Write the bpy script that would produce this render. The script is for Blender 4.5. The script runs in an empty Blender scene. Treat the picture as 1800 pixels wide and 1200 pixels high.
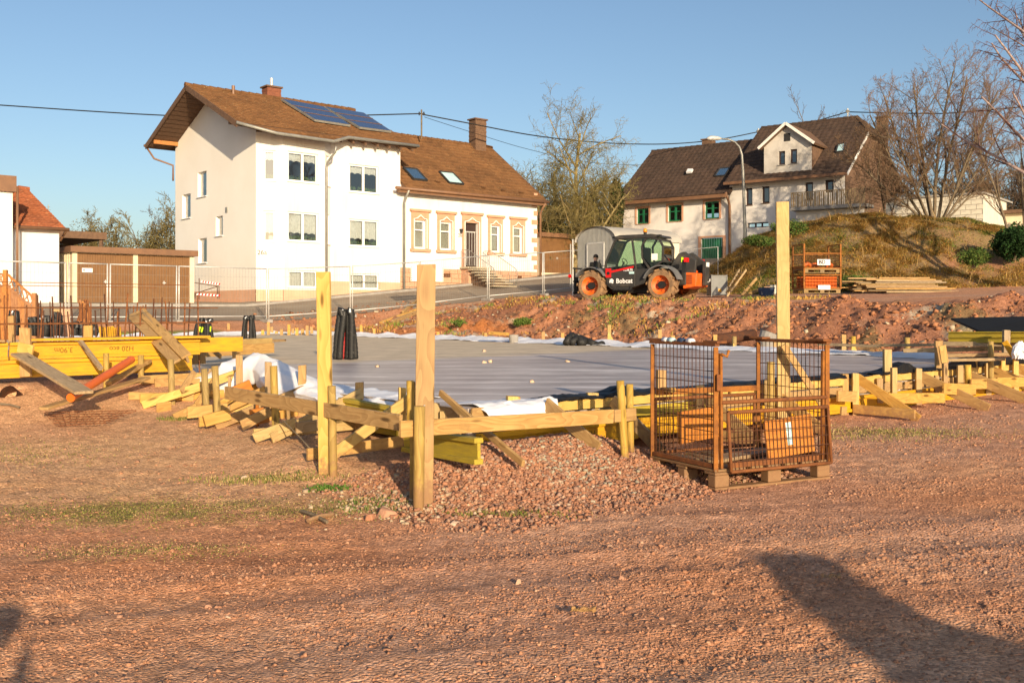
import bpy, math, random
import numpy as np
from mathutils import Vector, Matrix, Euler
random.seed(7); RNG = np.random.default_rng(7)
sc = bpy.context.scene
col = sc.collection
R = math.radians

# ---------------------------------------------------------------- camera, light
CAMZ = 1.45
F = 1750.0
cam_d = bpy.data.cameras.new('camera'); cam = bpy.data.objects.new('camera', cam_d); col.objects.link(cam)
cam.location = (0, 0, CAMZ); cam.rotation_euler = (R(90), 0, 0)
cam_d.sensor_width = 36; cam_d.lens = 35; cam_d.shift_y = -0.0306
cam_d.clip_start = 0.05; cam_d.clip_end = 3000
sc.camera = cam
SUN_A, SUN_E = 18.5, 14.5      # degrees to the right behind the camera, elevation
world = bpy.data.worlds.new('World'); sc.world = world; world.use_nodes = True
wn = world.node_tree.nodes; wl = world.node_tree.links
sky = wn.new('ShaderNodeTexSky'); sky.sky_type = 'NISHITA'; sky.sun_disc = False
sky.sun_elevation = R(SUN_E); sky.sun_rotation = R(180 - SUN_A)
sky.altitude = 300; sky.air_density = 1.0; sky.dust_density = 1.8; sky.ozone_density = 2.2
wl.new(sky.outputs[0], wn['Background'].inputs[0]); wn['Background'].inputs[1].default_value = 0.10
sun_d = bpy.data.lights.new('sun', 'SUN'); sun_d.energy = 4.6; sun_d.angle = R(0.55); sun_d.color = (1.0, 0.79, 0.53)
sun = bpy.data.objects.new('sun', sun_d); col.objects.link(sun)
to_sun = Vector((math.sin(R(SUN_A))*math.cos(R(SUN_E)), -math.cos(R(SUN_A))*math.cos(R(SUN_E)), math.sin(R(SUN_E))))
sun.rotation_euler = to_sun.to_track_quat('Z', 'Y').to_euler()
sc.view_settings.view_transform = 'Standard'; sc.view_settings.look = 'None'
sc.view_settings.exposure = 0.56; sc.view_settings.gamma = 1.0; sc.view_settings.use_curve_mapping = False
sc.cycles.max_bounces = 6; sc.cycles.transparent_max_bounces = 16
try:
    sc.cycles.use_denoising = True
except Exception: pass

# ---------------------------------------------------------------- helpers
def W(px, py, d): return Vector(((px-900)/F*d, d, CAMZ+(545-py)/F*d))
UX, UY = 0.7604, 0.6494
OX, OY = -11.57, 45.0
def HP(a, b, z=0.0):      # street frame: a along the street, b away from the site
    return Vector((OX+UX*a-UY*b, OY+UY*a+UX*b, z))
def AB(x, y):
    return (x-OX)*UX+(y-OY)*UY, -(x-OX)*UY+(y-OY)*UX
def ss(t): t = np.clip(t, 0, 1); return t*t*(3-2*t)
def lerp(a, b, t): return a+(b-a)*t

def _h(ix, iy, seed):
    n = (ix.astype(np.int64)*374761393 + iy.astype(np.int64)*668265263 + seed*1442695041) & 0x7fffffff
    n = ((n ^ (n >> 13))*1274126177) & 0x7fffffff
    n = n ^ (n >> 16)
    return (n & 0xffff)/65535.0
def vnoise(x, y, seed=0):
    ix = np.floor(x); iy = np.floor(y); fx = x-ix; fy = y-iy
    fx = fx*fx*(3-2*fx); fy = fy*fy*(3-2*fy)
    a = _h(ix, iy, seed); b = _h(ix+1, iy, seed); c = _h(ix, iy+1, seed); d = _h(ix+1, iy+1, seed)
    return (a*(1-fx)+b*fx)*(1-fy)+(c*(1-fx)+d*fx)*fy
def fbm(x, y, oct=4, seed=0, lac=2.03, gain=.5):
    s = 0; amp = 1; tot = 0
    for i in range(oct):
        s = s+amp*(vnoise(x, y, seed+i)-.5); tot += amp; amp *= gain; x = x*lac+13.7; y = y*lac+7.1
    return s/tot

SLAB_Z = 0.59
A0, A1, B0, B1 = -15.1, -2.6, -34.9, -8.9     # slab rectangle in the street frame
def terr(x, y, detail=False):
    x = np.asarray(x, float); y = np.asarray(y, float)
    a, b = AB(x, y)
    right = .03*np.clip(y-8, 0, 6)
    left = np.interp(y, [6.6, 8, 9.3, 10.5, 12, 13.5], [0, .08, .19, .30, .44, .64])
    w = ss((-x+.1)/1.7)
    base = right*(1-w)+left*w
    low = ss((b+31)/2.2)*ss((-14.6-a)/.8)
    base = lerp(base, .64, low)
    # rubble heap at the corner
    dx, dy = x-.25, y-8.3
    p = dx*UX+dy*UY; q = -dx*UY+dy*UX
    base = base+.30*np.exp(-np.abs((p-.15)/1.25)**4-np.where(q > .35, ((q-.35)/.5)**2, ((q-.35)/.75)**2))
    # berm in front of the left edge
    dx, dy = x+1.9, y-8.75
    p = dx*UX+dy*UY; q = -dx*UY+dy*UX
    base = base+.07*np.exp(-(p/.35)**2-np.abs(q/1.1)**3)
    inside = ss((a-A0-.05)/.25)*ss((A1-a-.05)/.25)*ss((b-B0-.05)/.25)*ss((B1-b-.05)/.25)
    base = lerp(base, np.minimum(base, .25), inside)
    wb = 4.3+.22*np.clip(b+28, 0, 22)
    q1 = ss((a-A1-.9)/wb); r1 = ss((b-B1-.2)/2.6)
    m = np.maximum(q1, r1)
    P = 1.78+.045*np.clip(a-6, -6, 30)
    Rd = 1.8+.09*np.clip(a, -1, 36)+.11*np.clip(b, -6.5, 0)+.012*np.clip(b, 0, 60)
    high = lerp(P, Rd, ss((b+11)/4))
    M = 3.12*ss((y-34.5)/10)*ss((x-7.6)/6.5)*(1-.75*ss((y-50)/7))*(1-.22*ss((x-17)/6))
    if detail:
        M = M*(1+.16*fbm(x*.35, y*.35, 3, 11))+ss(M)*fbm(x*1.1, y*1.1, 3, 12)*.35
    high = high+M
    return lerp(base, high, m)
def tz(x, y): return float(terr(x, y))
def G(px, py, dz=0.0):      # pixel -> point on the ground
    lo = 2.0
    d = lo
    while d < 120:
        p = W(px, py, d)
        if p.z < tz(p.x, p.y)+dz: break
        d += .05
    return Vector((p.x, p.y, tz(p.x, p.y)+dz))

# ---------------------------------------------------------------- materials
MATS = {}
def _new(name):
    m = bpy.data.materials.new(name); m.use_nodes = True
    MATS[name] = m
    return m, m.node_tree.nodes, m.node_tree.links, m.node_tree.nodes['Principled BSDF']
def _ramp(n, stops):
    r = n.new('ShaderNodeValToRGB'); e = r.color_ramp.elements
    e[0].position = stops[0][0]; e[0].color = (*stops[0][1], 1)
    e[1].position = stops[-1][0]; e[1].color = (*stops[-1][1], 1)
    for p, c in stops[1:-1]:
        k = e.new(p); k.color = (*c, 1)
    return r
def mk(name, c1, c2=None, scale=4, rough=.8, bump=0.0, bscale=None, stretch=(1,1,1), metal=0, spec=.3, detail=6, lo=.35, hi=.65, dist=.02, rnd=False):
    m, n, l, b = _new(name)
    b.inputs['Roughness'].default_value = rough; b.inputs['Metallic'].default_value = metal
    b.inputs['Specular IOR Level'].default_value = spec
    c2 = c2 or tuple(x*.82 for x in c1)
    tc = n.new('ShaderNodeTexCoord'); mp = n.new('ShaderNodeMapping'); mp.inputs['Scale'].default_value = stretch
    l.new(tc.outputs['Object'], mp.inputs[0])
    src = mp.outputs[0]
    if rnd:
        oi = n.new('ShaderNodeObjectInfo'); va = n.new('ShaderNodeVectorMath'); va.operation = 'SCALE'
        va.inputs[0].default_value = (17, 31, 23); l.new(oi.outputs['Random'], va.inputs['Scale'])
        ad = n.new('ShaderNodeVectorMath'); l.new(src, ad.inputs[0]); l.new(va.outputs[0], ad.inputs[1]); src = ad.outputs[0]
    no = n.new('ShaderNodeTexNoise'); no.inputs['Scale'].default_value = scale; no.inputs['Detail'].default_value = detail
    no.inputs['Roughness'].default_value = .62
    l.new(src, no.inputs['Vector'])
    r = _ramp(n, [(lo, c1), (hi, c2)]); l.new(no.outputs['Fac'], r.inputs[0]); l.new(r.outputs[0], b.inputs['Base Color'])
    if bump:
        nb = n.new('ShaderNodeTexNoise'); nb.inputs['Scale'].default_value = bscale or scale*3; nb.inputs['Detail'].default_value = 5
        l.new(src, nb.inputs['Vector'])
        bp = n.new('ShaderNodeBump'); bp.inputs['Strength'].default_value = bump; bp.inputs['Distance'].default_value = dist
        l.new(nb.outputs['Fac'], bp.inputs['Height']); l.new(bp.outputs[0], b.inputs['Normal'])
    return m
def wood(name, light, dark, grain=1.0, rough=.62, grey=None, var=.25):
    m, n, l, b = _new(name)
    b.inputs['Roughness'].default_value = rough; b.inputs['Specular IOR Level'].default_value = .25
    tc = n.new('ShaderNodeTexCoord'); oi = n.new('ShaderNodeObjectInfo')
    va = n.new('ShaderNodeVectorMath'); va.operation = 'SCALE'; va.inputs[0].default_value = (37, 11, 23)
    l.new(oi.outputs['Random'], va.inputs['Scale'])
    ad = n.new('ShaderNodeVectorMath'); l.new(tc.outputs['Object'], ad.inputs[0]); l.new(va.outputs[0], ad.inputs[1])
    # slow warp so the grain lines wander and form cathedrals
    mw = n.new('ShaderNodeMapping'); mw.inputs['Scale'].default_value = (1.6, 7, 7); l.new(ad.outputs[0], mw.inputs[0])
    nw = n.new('ShaderNodeTexNoise'); nw.inputs['Scale'].default_value = 1; nw.inputs['Detail'].default_value = 1; l.new(mw.outputs[0], nw.inputs['Vector'])
    ml = n.new('ShaderNodeMath'); ml.operation = 'MULTIPLY'; ml.inputs[1].default_value = 9*grain; l.new(nw.outputs['Fac'], ml.inputs[0])
    fr = n.new('ShaderNodeMath'); fr.operation = 'FRACT'; l.new(ml.outputs[0], fr.inputs[0])
    mf = n.new('ShaderNodeMapping'); mf.inputs['Scale'].default_value = (6, 170, 170); l.new(ad.outputs[0], mf.inputs[0])
    nf = n.new('ShaderNodeTexNoise'); nf.inputs['Scale'].default_value = 1; nf.inputs['Detail'].default_value = 3; l.new(mf.outputs[0], nf.inputs['Vector'])
    mx = n.new('ShaderNodeMath'); mx.operation = 'MULTIPLY_ADD'; mx.inputs[1].default_value = .45; l.new(fr.outputs[0], mx.inputs[0])
    m3 = n.new('ShaderNodeMath'); m3.operation = 'MULTIPLY'; m3.inputs[1].default_value = .6; l.new(nf.outputs['Fac'], m3.inputs[0]); l.new(m3.outputs[0], mx.inputs[2])
    r = _ramp(n, [(.15, light), (.85, dark)]); l.new(mx.outputs[0], r.inputs[0])
    # knots
    mk_ = n.new('ShaderNodeMapping'); mk_.inputs['Scale'].default_value = (2.2, 9, 9); l.new(ad.outputs[0], mk_.inputs[0])
    vo = n.new('ShaderNodeTexVoronoi'); vo.inputs['Scale'].default_value = 1; l.new(mk_.outputs[0], vo.inputs['Vector'])
    rk = _ramp(n, [(.09, (1, 1, 1)), (.19, (0, 0, 0))]); l.new(vo.outputs['Distance'], rk.inputs[0])
    mix = n.new('ShaderNodeMixRGB'); l.new(rk.outputs[0], mix.inputs[0]); l.new(r.outputs[0], mix.inputs[1]); mix.inputs[2].default_value = (*[x*.35 for x in dark], 1)
    # blotches and per-piece tone
    nb = n.new('ShaderNodeTexNoise'); nb.inputs['Scale'].default_value = 5; nb.inputs['Detail'].default_value = 5; l.new(ad.outputs[0], nb.inputs['Vector'])
    mr = n.new('ShaderNodeMapRange'); mr.inputs['To Min'].default_value = 1-var*.9; mr.inputs['To Max'].default_value = 1+var*.5; l.new(nb.outputs['Fac'], mr.inputs[0])
    m5 = n.new('ShaderNodeMapRange'); m5.inputs['To Min'].default_value = 1-var; m5.inputs['To Max'].default_value = 1+var*.4; l.new(oi.outputs['Random'], m5.inputs[0])
    mm = n.new('ShaderNodeMath'); mm.operation = 'MULTIPLY'; l.new(mr.outputs[0], mm.inputs[0]); l.new(m5.outputs[0], mm.inputs[1])
    hv = n.new('ShaderNodeHueSaturation'); l.new(mix.outputs[0], hv.inputs['Color']); l.new(mm.outputs[0], hv.inputs['Value'])
    m6 = n.new('ShaderNodeMapRange'); m6.inputs['To Min'].default_value = .82; m6.inputs['To Max'].default_value = 1.0; l.new(oi.outputs['Random'], m6.inputs[0]); l.new(m6.outputs[0], hv.inputs['Saturation'])
    # mud splashed up from the ground and dark damp stains
    ge = n.new('ShaderNodeNewGeometry'); sx = n.new('ShaderNodeSeparateXYZ'); l.new(ge.outputs['Position'], sx.inputs[0])
    mz = n.new('ShaderNodeMapRange'); mz.inputs['From Min'].default_value = .55; mz.inputs['From Max'].default_value = .0; mz.inputs['To Min'].default_value = -.42; mz.inputs['To Max'].default_value = .35; l.new(sx.outputs['Z'], mz.inputs[0])
    ns = n.new('ShaderNodeTexNoise'); ns.inputs['Scale'].default_value = 22; ns.inputs['Detail'].default_value = 6; ns.inputs['Roughness'].default_value = .7; l.new(ad.outputs[0], ns.inputs['Vector'])
    am = n.new('ShaderNodeMath'); l.new(mz.outputs[0], am.inputs[0]); l.new(ns.outputs['Fac'], am.inputs[1])
    rm_ = _ramp(n, [(.48, (0, 0, 0)), (.66, (.75, .75, .75))]); l.new(am.outputs[0], rm_.inputs[0])
    mm2 = n.new('ShaderNodeMixRGB'); l.new(rm_.outputs[0], mm2.inputs[0]); l.new(hv.outputs[0], mm2.inputs[1]); mm2.inputs[2].default_value = (.27, .145, .075, 1)
    nst = n.new('ShaderNodeTexNoise'); nst.inputs['Scale'].default_value = 3.2; nst.inputs['Detail'].default_value = 7; nst.inputs['Roughness'].default_value = .75; l.new(ad.outputs[0], nst.inputs['Vector'])
    rs_ = _ramp(n, [(.56, (0, 0, 0)), (.72, (.55, .55, .55))]); l.new(nst.outputs['Fac'], rs_.inputs[0])
    mm3 = n.new('ShaderNodeMixRGB'); l.new(rs_.outputs[0], mm3.inputs[0]); l.new(mm2.outputs[0], mm3.inputs[1]); mm3.inputs[2].default_value = (*[x*.55+.02 for x in dark], 1)
    l.new(mm3.outputs[0], b.inputs['Base Color'])
    bp = n.new('ShaderNodeBump'); bp.inputs['Strength'].default_value = .5; bp.inputs['Distance'].default_value = .003
    l.new(mx.outputs[0], bp.inputs['Height']); l.new(bp.outputs[0], b.inputs['Normal'])
    return m
wood('pine', (.60, .355, .085), (.42, .215, .042))
wood('pine_fresh', (.64, .44, .13), (.50, .30, .07), .9)
wood('pine_green', (.54, .36, .065), (.34, .20, .03), 1.0)
wood('pine_grey', (.54, .34, .125), (.34, .19, .06), 1.2)
wood('weathered', (.52, .38, .21), (.30, .20, .10), 1.3)
wood('pallet_wood', (.36, .235, .085), (.18, .11, .04), 1.2)
wood('fence_wood', (.50, .22, .06), (.30, .11, .03), 1.0)
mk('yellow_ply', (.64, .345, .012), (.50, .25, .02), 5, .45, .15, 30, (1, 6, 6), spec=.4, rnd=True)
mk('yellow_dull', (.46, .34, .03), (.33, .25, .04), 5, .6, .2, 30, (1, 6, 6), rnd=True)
mk('black_sheet', (.006, .006, .007), (.012, .012, .012), 6, .55, .3, 8)
mk('black_board', (.004, .004, .004), (.007, .007, .006), 6, .8)
m = mk('white_sheet', (.84, .84, .86), (.76, .78, .84), 5, .42, .5, 14, dist=.01, spec=.45)
mk('render_white', (.75, .735, .71), (.60, .57, .52), 1.1, .9, .2, 60, stretch=(1.4, 1.4, .16), dist=.005, lo=.48, hi=.8)
mk('render_cream', (.88, .85, .79), (.83, .79, .72), .35, .9, .15, 60, dist=.004)
mk('render_grey', (.74, .71, .68), (.62, .59, .55), .9, .9, .3, 30, dist=.01)
mk('render_old', (.58, .55, .50), (.38, .35, .31), 1.3, .9, .3, 30, dist=.01, lo=.4, hi=.7)
mk('peach', (.66, .41, .28), (.60, .36, .24), 2, .85, .2, 40, dist=.005)
mk('stone_peach', (.60, .37, .24), (.46, .27, .17), 5, .9, .5, 30, dist=.015, rnd=True)
mk('trim_peach', (.58, .32, .20), (.50, .27, .17), 4, .8, .2)
mk('trim_white', (.80, .78, .74), (.72, .70, .66), 4, .6)
mk('pvc_white', (.82, .82, .80), (.78, .78, .76), 4, .35, spec=.5)
mk('slate_brown', (.17, .10, .06), (.12, .07, .045), 6, .8, .5, 20, dist=.03)
mk('brown_metal', (.22, .115, .06), (.17, .09, .05), 3, .5, spec=.4)
mk('brown_door', (.205, .105, .04), (.17, .085, .034), 3, .5, spec=.4)
mk('cream_wall', (.72, .62, .45), (.62, .52, .37), 2, .8, .2)
def tile_mat(name, c1, c2, c3):
    m, n, l, b = _new(name)
    b.inputs['Roughness'].default_value = .85; b.inputs['Specular IOR Level'].default_value = .2
    tc = n.new('ShaderNodeTexCoord')
    n1 = n.new('ShaderNodeTexNoise'); n1.inputs['Scale'].default_value = .7; n1.inputs['Detail'].default_value = 5; l.new(tc.outputs['Object'], n1.inputs['Vector'])
    n2 = n.new('ShaderNodeTexVoronoi'); n2.inputs['Scale'].default_value = 3.6; l.new(tc.outputs['Object'], n2.inputs['Vector'])
    r = _ramp(n, [(.3, c1), (.7, c2)]); l.new(n1.outputs['Fac'], r.inputs[0])
    mx = n.new('ShaderNodeMixRGB'); mx.blend_type = 'MULTIPLY'; mx.inputs[0].default_value = .55; l.new(r.outputs[0], mx.inputs[1]); 
    bw = n.new('ShaderNodeRGBToBW'); l.new(n2.outputs['Color'], bw.inputs[0])
    r3 = _ramp(n, [(.1, (.55, .55, .55)), (.9, (1.25, 1.2, 1.15))]); l.new(bw.outputs[0], r3.inputs[0]); l.new(r3.outputs[0], mx.inputs[2])
    n3 = n.new('ShaderNodeTexNoise'); n3.inputs['Scale'].default_value = 14; n3.inputs['Detail'].default_value = 4; l.new(tc.outputs['Object'], n3.inputs['Vector'])
    r2 = _ramp(n, [(.62, (0, 0, 0)), (.74, (1, 1, 1))]); l.new(n3.outputs['Fac'], r2.inputs[0])
    m2 = n.new('ShaderNodeMixRGB'); l.new(r2.outputs[0], m2.inputs[0]); l.new(mx.outputs[0], m2.inputs[1]); m2.inputs[2].default_value = (*c3, 1)
    l.new(m2.outputs[0], b.inputs['Base Color'])
    bp = n.new('ShaderNodeBump'); bp.inputs['Strength'].default_value = .4; bp.inputs['Distance'].default_value = .02
    l.new(n3.outputs['Fac'], bp.inputs['Height']); l.new(bp.outputs[0], b.inputs['Normal'])
    return m
tile_mat('tiles_brown', (.18, .09, .038), (.125, .062, .028), (.28, .21, .11))
tile_mat('tiles_dark', (.085, .055, .042), (.06, .042, .034), (.14, .11, .07))
tile_mat('tiles_red', (.34, .11, .045), (.25, .085, .04), (.42, .29, .16))
mk('chimney_brick', (.24, .09, .05), (.17, .065, .04), 8, .85, .4)
mk('green_paint', (.015, .15, .065), (.012, .12, .05), 4, .4, spec=.5)
mk('dark_frame', (.05, .03, .025), (.04, .022, .02), 4, .5)
mk('galvanised', (.62, .62, .60), (.50, .50, .48), 6, .5, .1, metal=.3, spec=.5)
mk('zinc', (.33, .33, .30), (.25, .25, .23), 3, .5, metal=.4)
mk('rust', (.27, .10, .03), (.13, .05, .022), 14, .85, .6, 60, dist=.004, lo=.3, hi=.7, rnd=True)
mk('rust_orange', (.36, .135, .022), (.14, .052, .018), 9, .8, .6, 50, dist=.004, lo=.35, hi=.7, rnd=True)
mk('rust_dark', (.12, .045, .02), (.06, .03, .02), 14, .9, .5, 60, dist=.003)
mk('rebar_mat', (.26, .10, .04), (.16, .06, .025), 10, .9)
mk('orange_pvc', (.68, .14, .015), (.60, .12, .015), 3, .4, spec=.5)
mk('orange_paint', (.74, .12, .01), (.42, .17, .07), 4, .5, spec=.4, lo=.45, hi=.8)
mk('charcoal_paint', (.035, .034, .033), (.10, .08, .06), 3, .5, spec=.4, lo=.5, hi=.85)
mk('black_plastic', (.012, .012, .013), (.02, .02, .02), 12, .5, spec=.4)
mk('conduit_black', (.018, .018, .018), (.13, .12, .11), 30, .6, .2, lo=.58, hi=.75)
mk('conduit_red', (.38, .02, .02), (.25, .02, .02), 12, .5)
mk('neon_tape', (.55, .85, .02), (.5, .75, .03), 4, .5)
mk('tyre_mud', (.33, .20, .10), (.16, .10, .06), 7, .95, .8, 40, dist=.02)
mk('grey_steel', (.16, .165, .17), (.12, .12, .125), 3, .6)
mk('container_grey', (.23, .24, .24), (.19, .20, .20), 3, .7)
mk('red_light', (.65, .01, .01), (.55, .01, .01), 4, .25, spec=.6)
mk('amber', (.85, .28, .01), (.8, .25, .01), 4, .25, spec=.6)
mk('corrugated_grey', (.47, .47, .44), (.38, .38, .36), 3, .55, metal=.3)
mk('cream_panel', (.70, .66, .50), (.62, .58, .45), 2, .7)
mk('shed_roof', (.44, .42, .37), (.36, .34, .31), 2, .7)
mk('concrete', (.36, .34, .31), (.27, .25, .23), 3, .9, .4)
mk('block_white', (.70, .66, .56), (.58, .54, .46), 2, .9, .4)
mk('step_stone', (.50, .42, .29), (.40, .34, .24), 6, .9, .4)
mk('plastic_blue', (.03, .06, .13), (.03, .05, .10), 4, .5)
mk('paper_white', (.82, .82, .82), (.74, .74, .74), 2, .6)
mk('ink', (.02, .02, .02), (.03, .03, .03), 3, .7)
mk('ink_brown', (.16, .09, .01), (.2, .11, .01), 40, .7)
mk('sticker_blue', (.5, .72, .74), (.42, .62, .66), 3, .5)
mk('orange_board', (.52, .20, .035), (.42, .15, .03), 5, .6, .1, 30, (1, 5, 5))
mk('cable_black', (.015, .015, .015), None, 4, .6)
mk('skin', (.50, .28, .19), (.45, .24, .17), 6, .6)
mk('hair_dark', (.012, .010, .009), None, 20, .7)
mk('cloth_dark', (.03, .028, .03), (.045, .04, .04), 10, .9, .3)
mk('cloth_trousers', (.05, .055, .07), None, 10, .9, .3)
mk('tarp_green', (.05, .09, .05), None, 4, .6, .3)
mk('curtain', (.74, .73, .70), (.52, .52, .50), 14, .9, stretch=(3, 3, .6))
mk('blind_grey', (.45, .43, .37), (.38, .36, .31), 12, .9)
mk('plant_leaf', (.05, .13, .02), (.12, .16, .03), 12, .6)
mk('bark_grey', (.20, .155, .10), (.11, .085, .06), 8, .9, .6)
mk('bark_lichen', (.33, .26, .11), (.17, .13, .065), 5, .9, .6)
mk('bark_birch', (.42, .34, .32), (.20, .13, .12), 5, .8, .4)
mk('twig_brown', (.16, .105, .07), (.10, .07, .05), 3, .9)
mk('twig_olive', (.26, .21, .075), (.15, .12, .05), 2, .9)
mk('twig_red', (.20, .11, .095), (.14, .08, .07), 3, .9)
mk('orange_sand', (.42, .17, .05), (.34, .13, .04), 4, 1, 1, 20, dist=.05)
def glass(name, tint, refl=1.0):
    m, n, l, b = _new(name); n.remove(b)
    out = n['Material Output']
    tr = n.new('ShaderNodeBsdfTransparent'); tr.inputs[0].default_value = (*tint, 1)
    gl = n.new('ShaderNodeBsdfGlossy'); gl.inputs['Roughness'].default_value = .03
    lw = n.new('ShaderNodeFresnel'); lw.inputs['IOR'].default_value = 1.55
    mu = n.new('ShaderNodeMath'); mu.operation = 'MULTIPLY_ADD'; mu.inputs[1].default_value = 1.2*refl; mu.inputs[2].default_value = .06*refl; l.new(lw.outputs[0], mu.inputs[0])
    mx = n.new('ShaderNodeMixShader'); l.new(mu.outputs[0], mx.inputs[0]); l.new(tr.outputs[0], mx.inputs[1]); l.new(gl.outputs[0], mx.inputs[2])
    l.new(mx.outputs[0], out.inputs[0])
    return m
glass('glass', (.78, .82, .82), 1.7); glass('glass_cab', (.50, .66, .56), .8); glass('glass_sky', (.25, .3, .35), 3.0)
# solar collector glass
m, n_, l_, b_ = _new('solar'); b_.inputs['Base Color'].default_value = (.03, .045, .11, 1); b_.inputs['Roughness'].default_value = .12; b_.inputs['Specular IOR Level'].default_value = 1.0
m, n_, l_, b_ = _new('velux'); b_.inputs['Base Color'].default_value = (.05, .10, .18, 1); b_.inputs['Roughness'].default_value = .04; b_.inputs['Specular IOR Level'].default_value = 1.0
b_.inputs['Coat Weight'].default_value = 1.0

def attr_mat(name, attr, rough=.9, bump=0, bscale=40, transl=0):
    m, n, l, b = _new(name)
    b.inputs['Roughness'].default_value = rough; b.inputs['Specular IOR Level'].default_value = .15
    at = n.new('ShaderNodeAttribute'); at.attribute_name = attr
    l.new(at.outputs['Color'], b.inputs['Base Color'])
    if bump:
        tc = n.new('ShaderNodeTexCoord'); nb = n.new('ShaderNodeTexNoise'); nb.inputs['Scale'].default_value = bscale
        l.new(tc.outputs['Object'], nb.inputs['Vector']); bp = n.new('ShaderNodeBump'); bp.inputs['Strength'].default_value = bump
        bp.inputs['Distance'].default_value = .01; l.new(nb.outputs['Fac'], bp.inputs['Height']); l.new(bp.outputs[0], b.inputs['Normal'])
    return m
attr_mat('blades', 'Col', .85); attr_mat('stones', 'Col', .9, .5, 60)

# ---------------------------------------------------------------- object builders
WM = {}
def wm(o): return WM.get(o.name, Matrix.Identity(4)) if o else Matrix.Identity(4)
def tag(o, label=None, cat=None, group=None, kind=None):
    if label: o['label'] = label
    if cat: o['category'] = cat
    if group: o['group'] = group
    if kind: o['kind'] = kind
    return o
def link(name, data, M=None, parent=None):
    o = bpy.data.objects.new(name, data); col.objects.link(o)
    M = M or Matrix.Identity(4)
    WM[o.name] = M.copy()
    if parent:
        o.parent = parent; o.matrix_basis = wm(parent).inverted() @ M
    else: o.matrix_basis = M
    return o
def thing(name, loc, label, cat, group=None, rotz=0):
    M = Matrix.Translation(Vector(loc)) @ Matrix.Rotation(rotz, 4, 'Z')
    o = link(name, None, M); o.empty_display_size = .2
    return tag(o, label, cat, group)
class MB:
    def __init__(s): s.v = []; s.f = []; s.m = []; s.mats = []
    def mi(s, mat):
        if mat not in s.mats: s.mats.append(mat)
        return s.mats.index(mat)
    def add(s, vs, fs, mat=None):
        o = len(s.v); s.v += [tuple(v) for v in vs]; k = s.mi(mat) if mat else 0
        for f in fs: s.f.append(tuple(o+i for i in f)); s.m.append(k)
        return s
    def box(s, lo, hi, mat=None, M=None):
        x0, y0, z0 = lo; x1, y1, z1 = hi
        vs = [Vector(p) for p in ((x0,y0,z0),(x1,y0,z0),(x1,y1,z0),(x0,y1,z0),(x0,y0,z1),(x1,y0,z1),(x1,y1,z1),(x0,y1,z1))]
        if M: vs = [M @ v for v in vs]
        return s.add(vs, [(0,3,2,1),(4,5,6,7),(0,1,5,4),(1,2,6,5),(2,3,7,6),(3,0,4,7)], mat)
    def hexa(s, p, mat=None):      # 8 points bottom 4, top 4
        return s.add(p, [(0,3,2,1),(4,5,6,7),(0,1,5,4),(1,2,6,5),(2,3,7,6),(3,0,4,7)], mat)
    def beam(s, p0, p1, w, t, up=(0,0,1), mat=None):
        p0 = Vector(p0); p1 = Vector(p1); X = (p1-p0).normalized(); Z = Vector(up); Y = Z.cross(X)
        if Y.length < 1e-4: Y = Vector((0,1,0)).cross(X)
        Y.normalize(); Z = X.cross(Y)
        vs = [p+Y*(sy*t/2)+Z*(sz*w/2) for p in (p0, p1) for sy, sz in ((-1,-1),(1,-1),(1,1),(-1,1))]
        return s.add(vs, [(0,1,2,3),(7,6,5,4),(0,4,5,1),(1,5,6,2),(2,6,7,3),(3,7,4,0)], mat)
    def tube(s, pts, r, n=8, mat=None, cap=True):
        pts = [Vector(p) for p in pts]; rs = r if isinstance(r, (list, tuple)) else [r]*len(pts)
        vs = []; fs = []
        T0 = None
        for i, p in enumerate(pts):
            a = pts[max(0, i-1)]; b = pts[min(len(pts)-1, i+1)]; t = (b-a).normalized()
            if T0 is None:
                ref = Vector((0,0,1)) if abs(t.z) < .9 else Vector((1,0,0)); X = ref.cross(t).normalized()
            else: X = (X-t*X.dot(t)).normalized()
            T0 = t; Y = t.cross(X)
            for k in range(n):
                an = 2*math.pi*k/n; vs.append(p+(X*math.cos(an)+Y*math.sin(an))*rs[i])
        for i in range(len(pts)-1):
            for k in range(n): fs.append((i*n+k, i*n+(k+1)%n, (i+1)*n+(k+1)%n, (i+1)*n+k))
        if cap: fs.append(tuple(range(n))[::-1]); fs.append(tuple((len(pts)-1)*n+k for k in range(n)))
        return s.add(vs, fs, mat)
    def prism(s, poly, ext, mat=None):      # closed polygon of points, extruded by vector
        e = Vector(ext); a = [Vector(p) for p in poly]; n = len(a)
        return s.add(a+[p+e for p in a], [tuple(range(n))[::-1], tuple(range(n, 2*n))]+[(i, (i+1)%n, n+(i+1)%n, n+i) for i in range(n)], mat)
    def quad(s, a, b, c, d, mat=None): return s.add([a,b,c,d], [(0,1,2,3)], mat)
    def build(s, name, mat=None, parent=None, smooth=False, local=False, bevel=0):
        if not s.v: return None
        v = np.array(s.v, float); c = (v.min(0)+v.max(0))/2
        me = bpy.data.meshes.new(name); me.from_pydata([tuple(p) for p in v-c], [], s.f)
        if s.mats:
            for mn in s.mats: me.materials.append(MATS[mn])
            me.polygons.foreach_set('material_index', s.m)
        else: me.materials.append(MATS[mat])
        if smooth: me.polygons.foreach_set('use_smooth', [True]*len(me.polygons))
        M = Matrix.Translation(Vector(c))
        if local: M = wm(parent) @ M
        o = link(name, me, M, parent)
        if bevel:
            b = o.modifiers.new('bevel', 'BEVEL'); b.width = bevel; b.segments = 1; b.limit_method = 'ANGLE'
        return o
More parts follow.
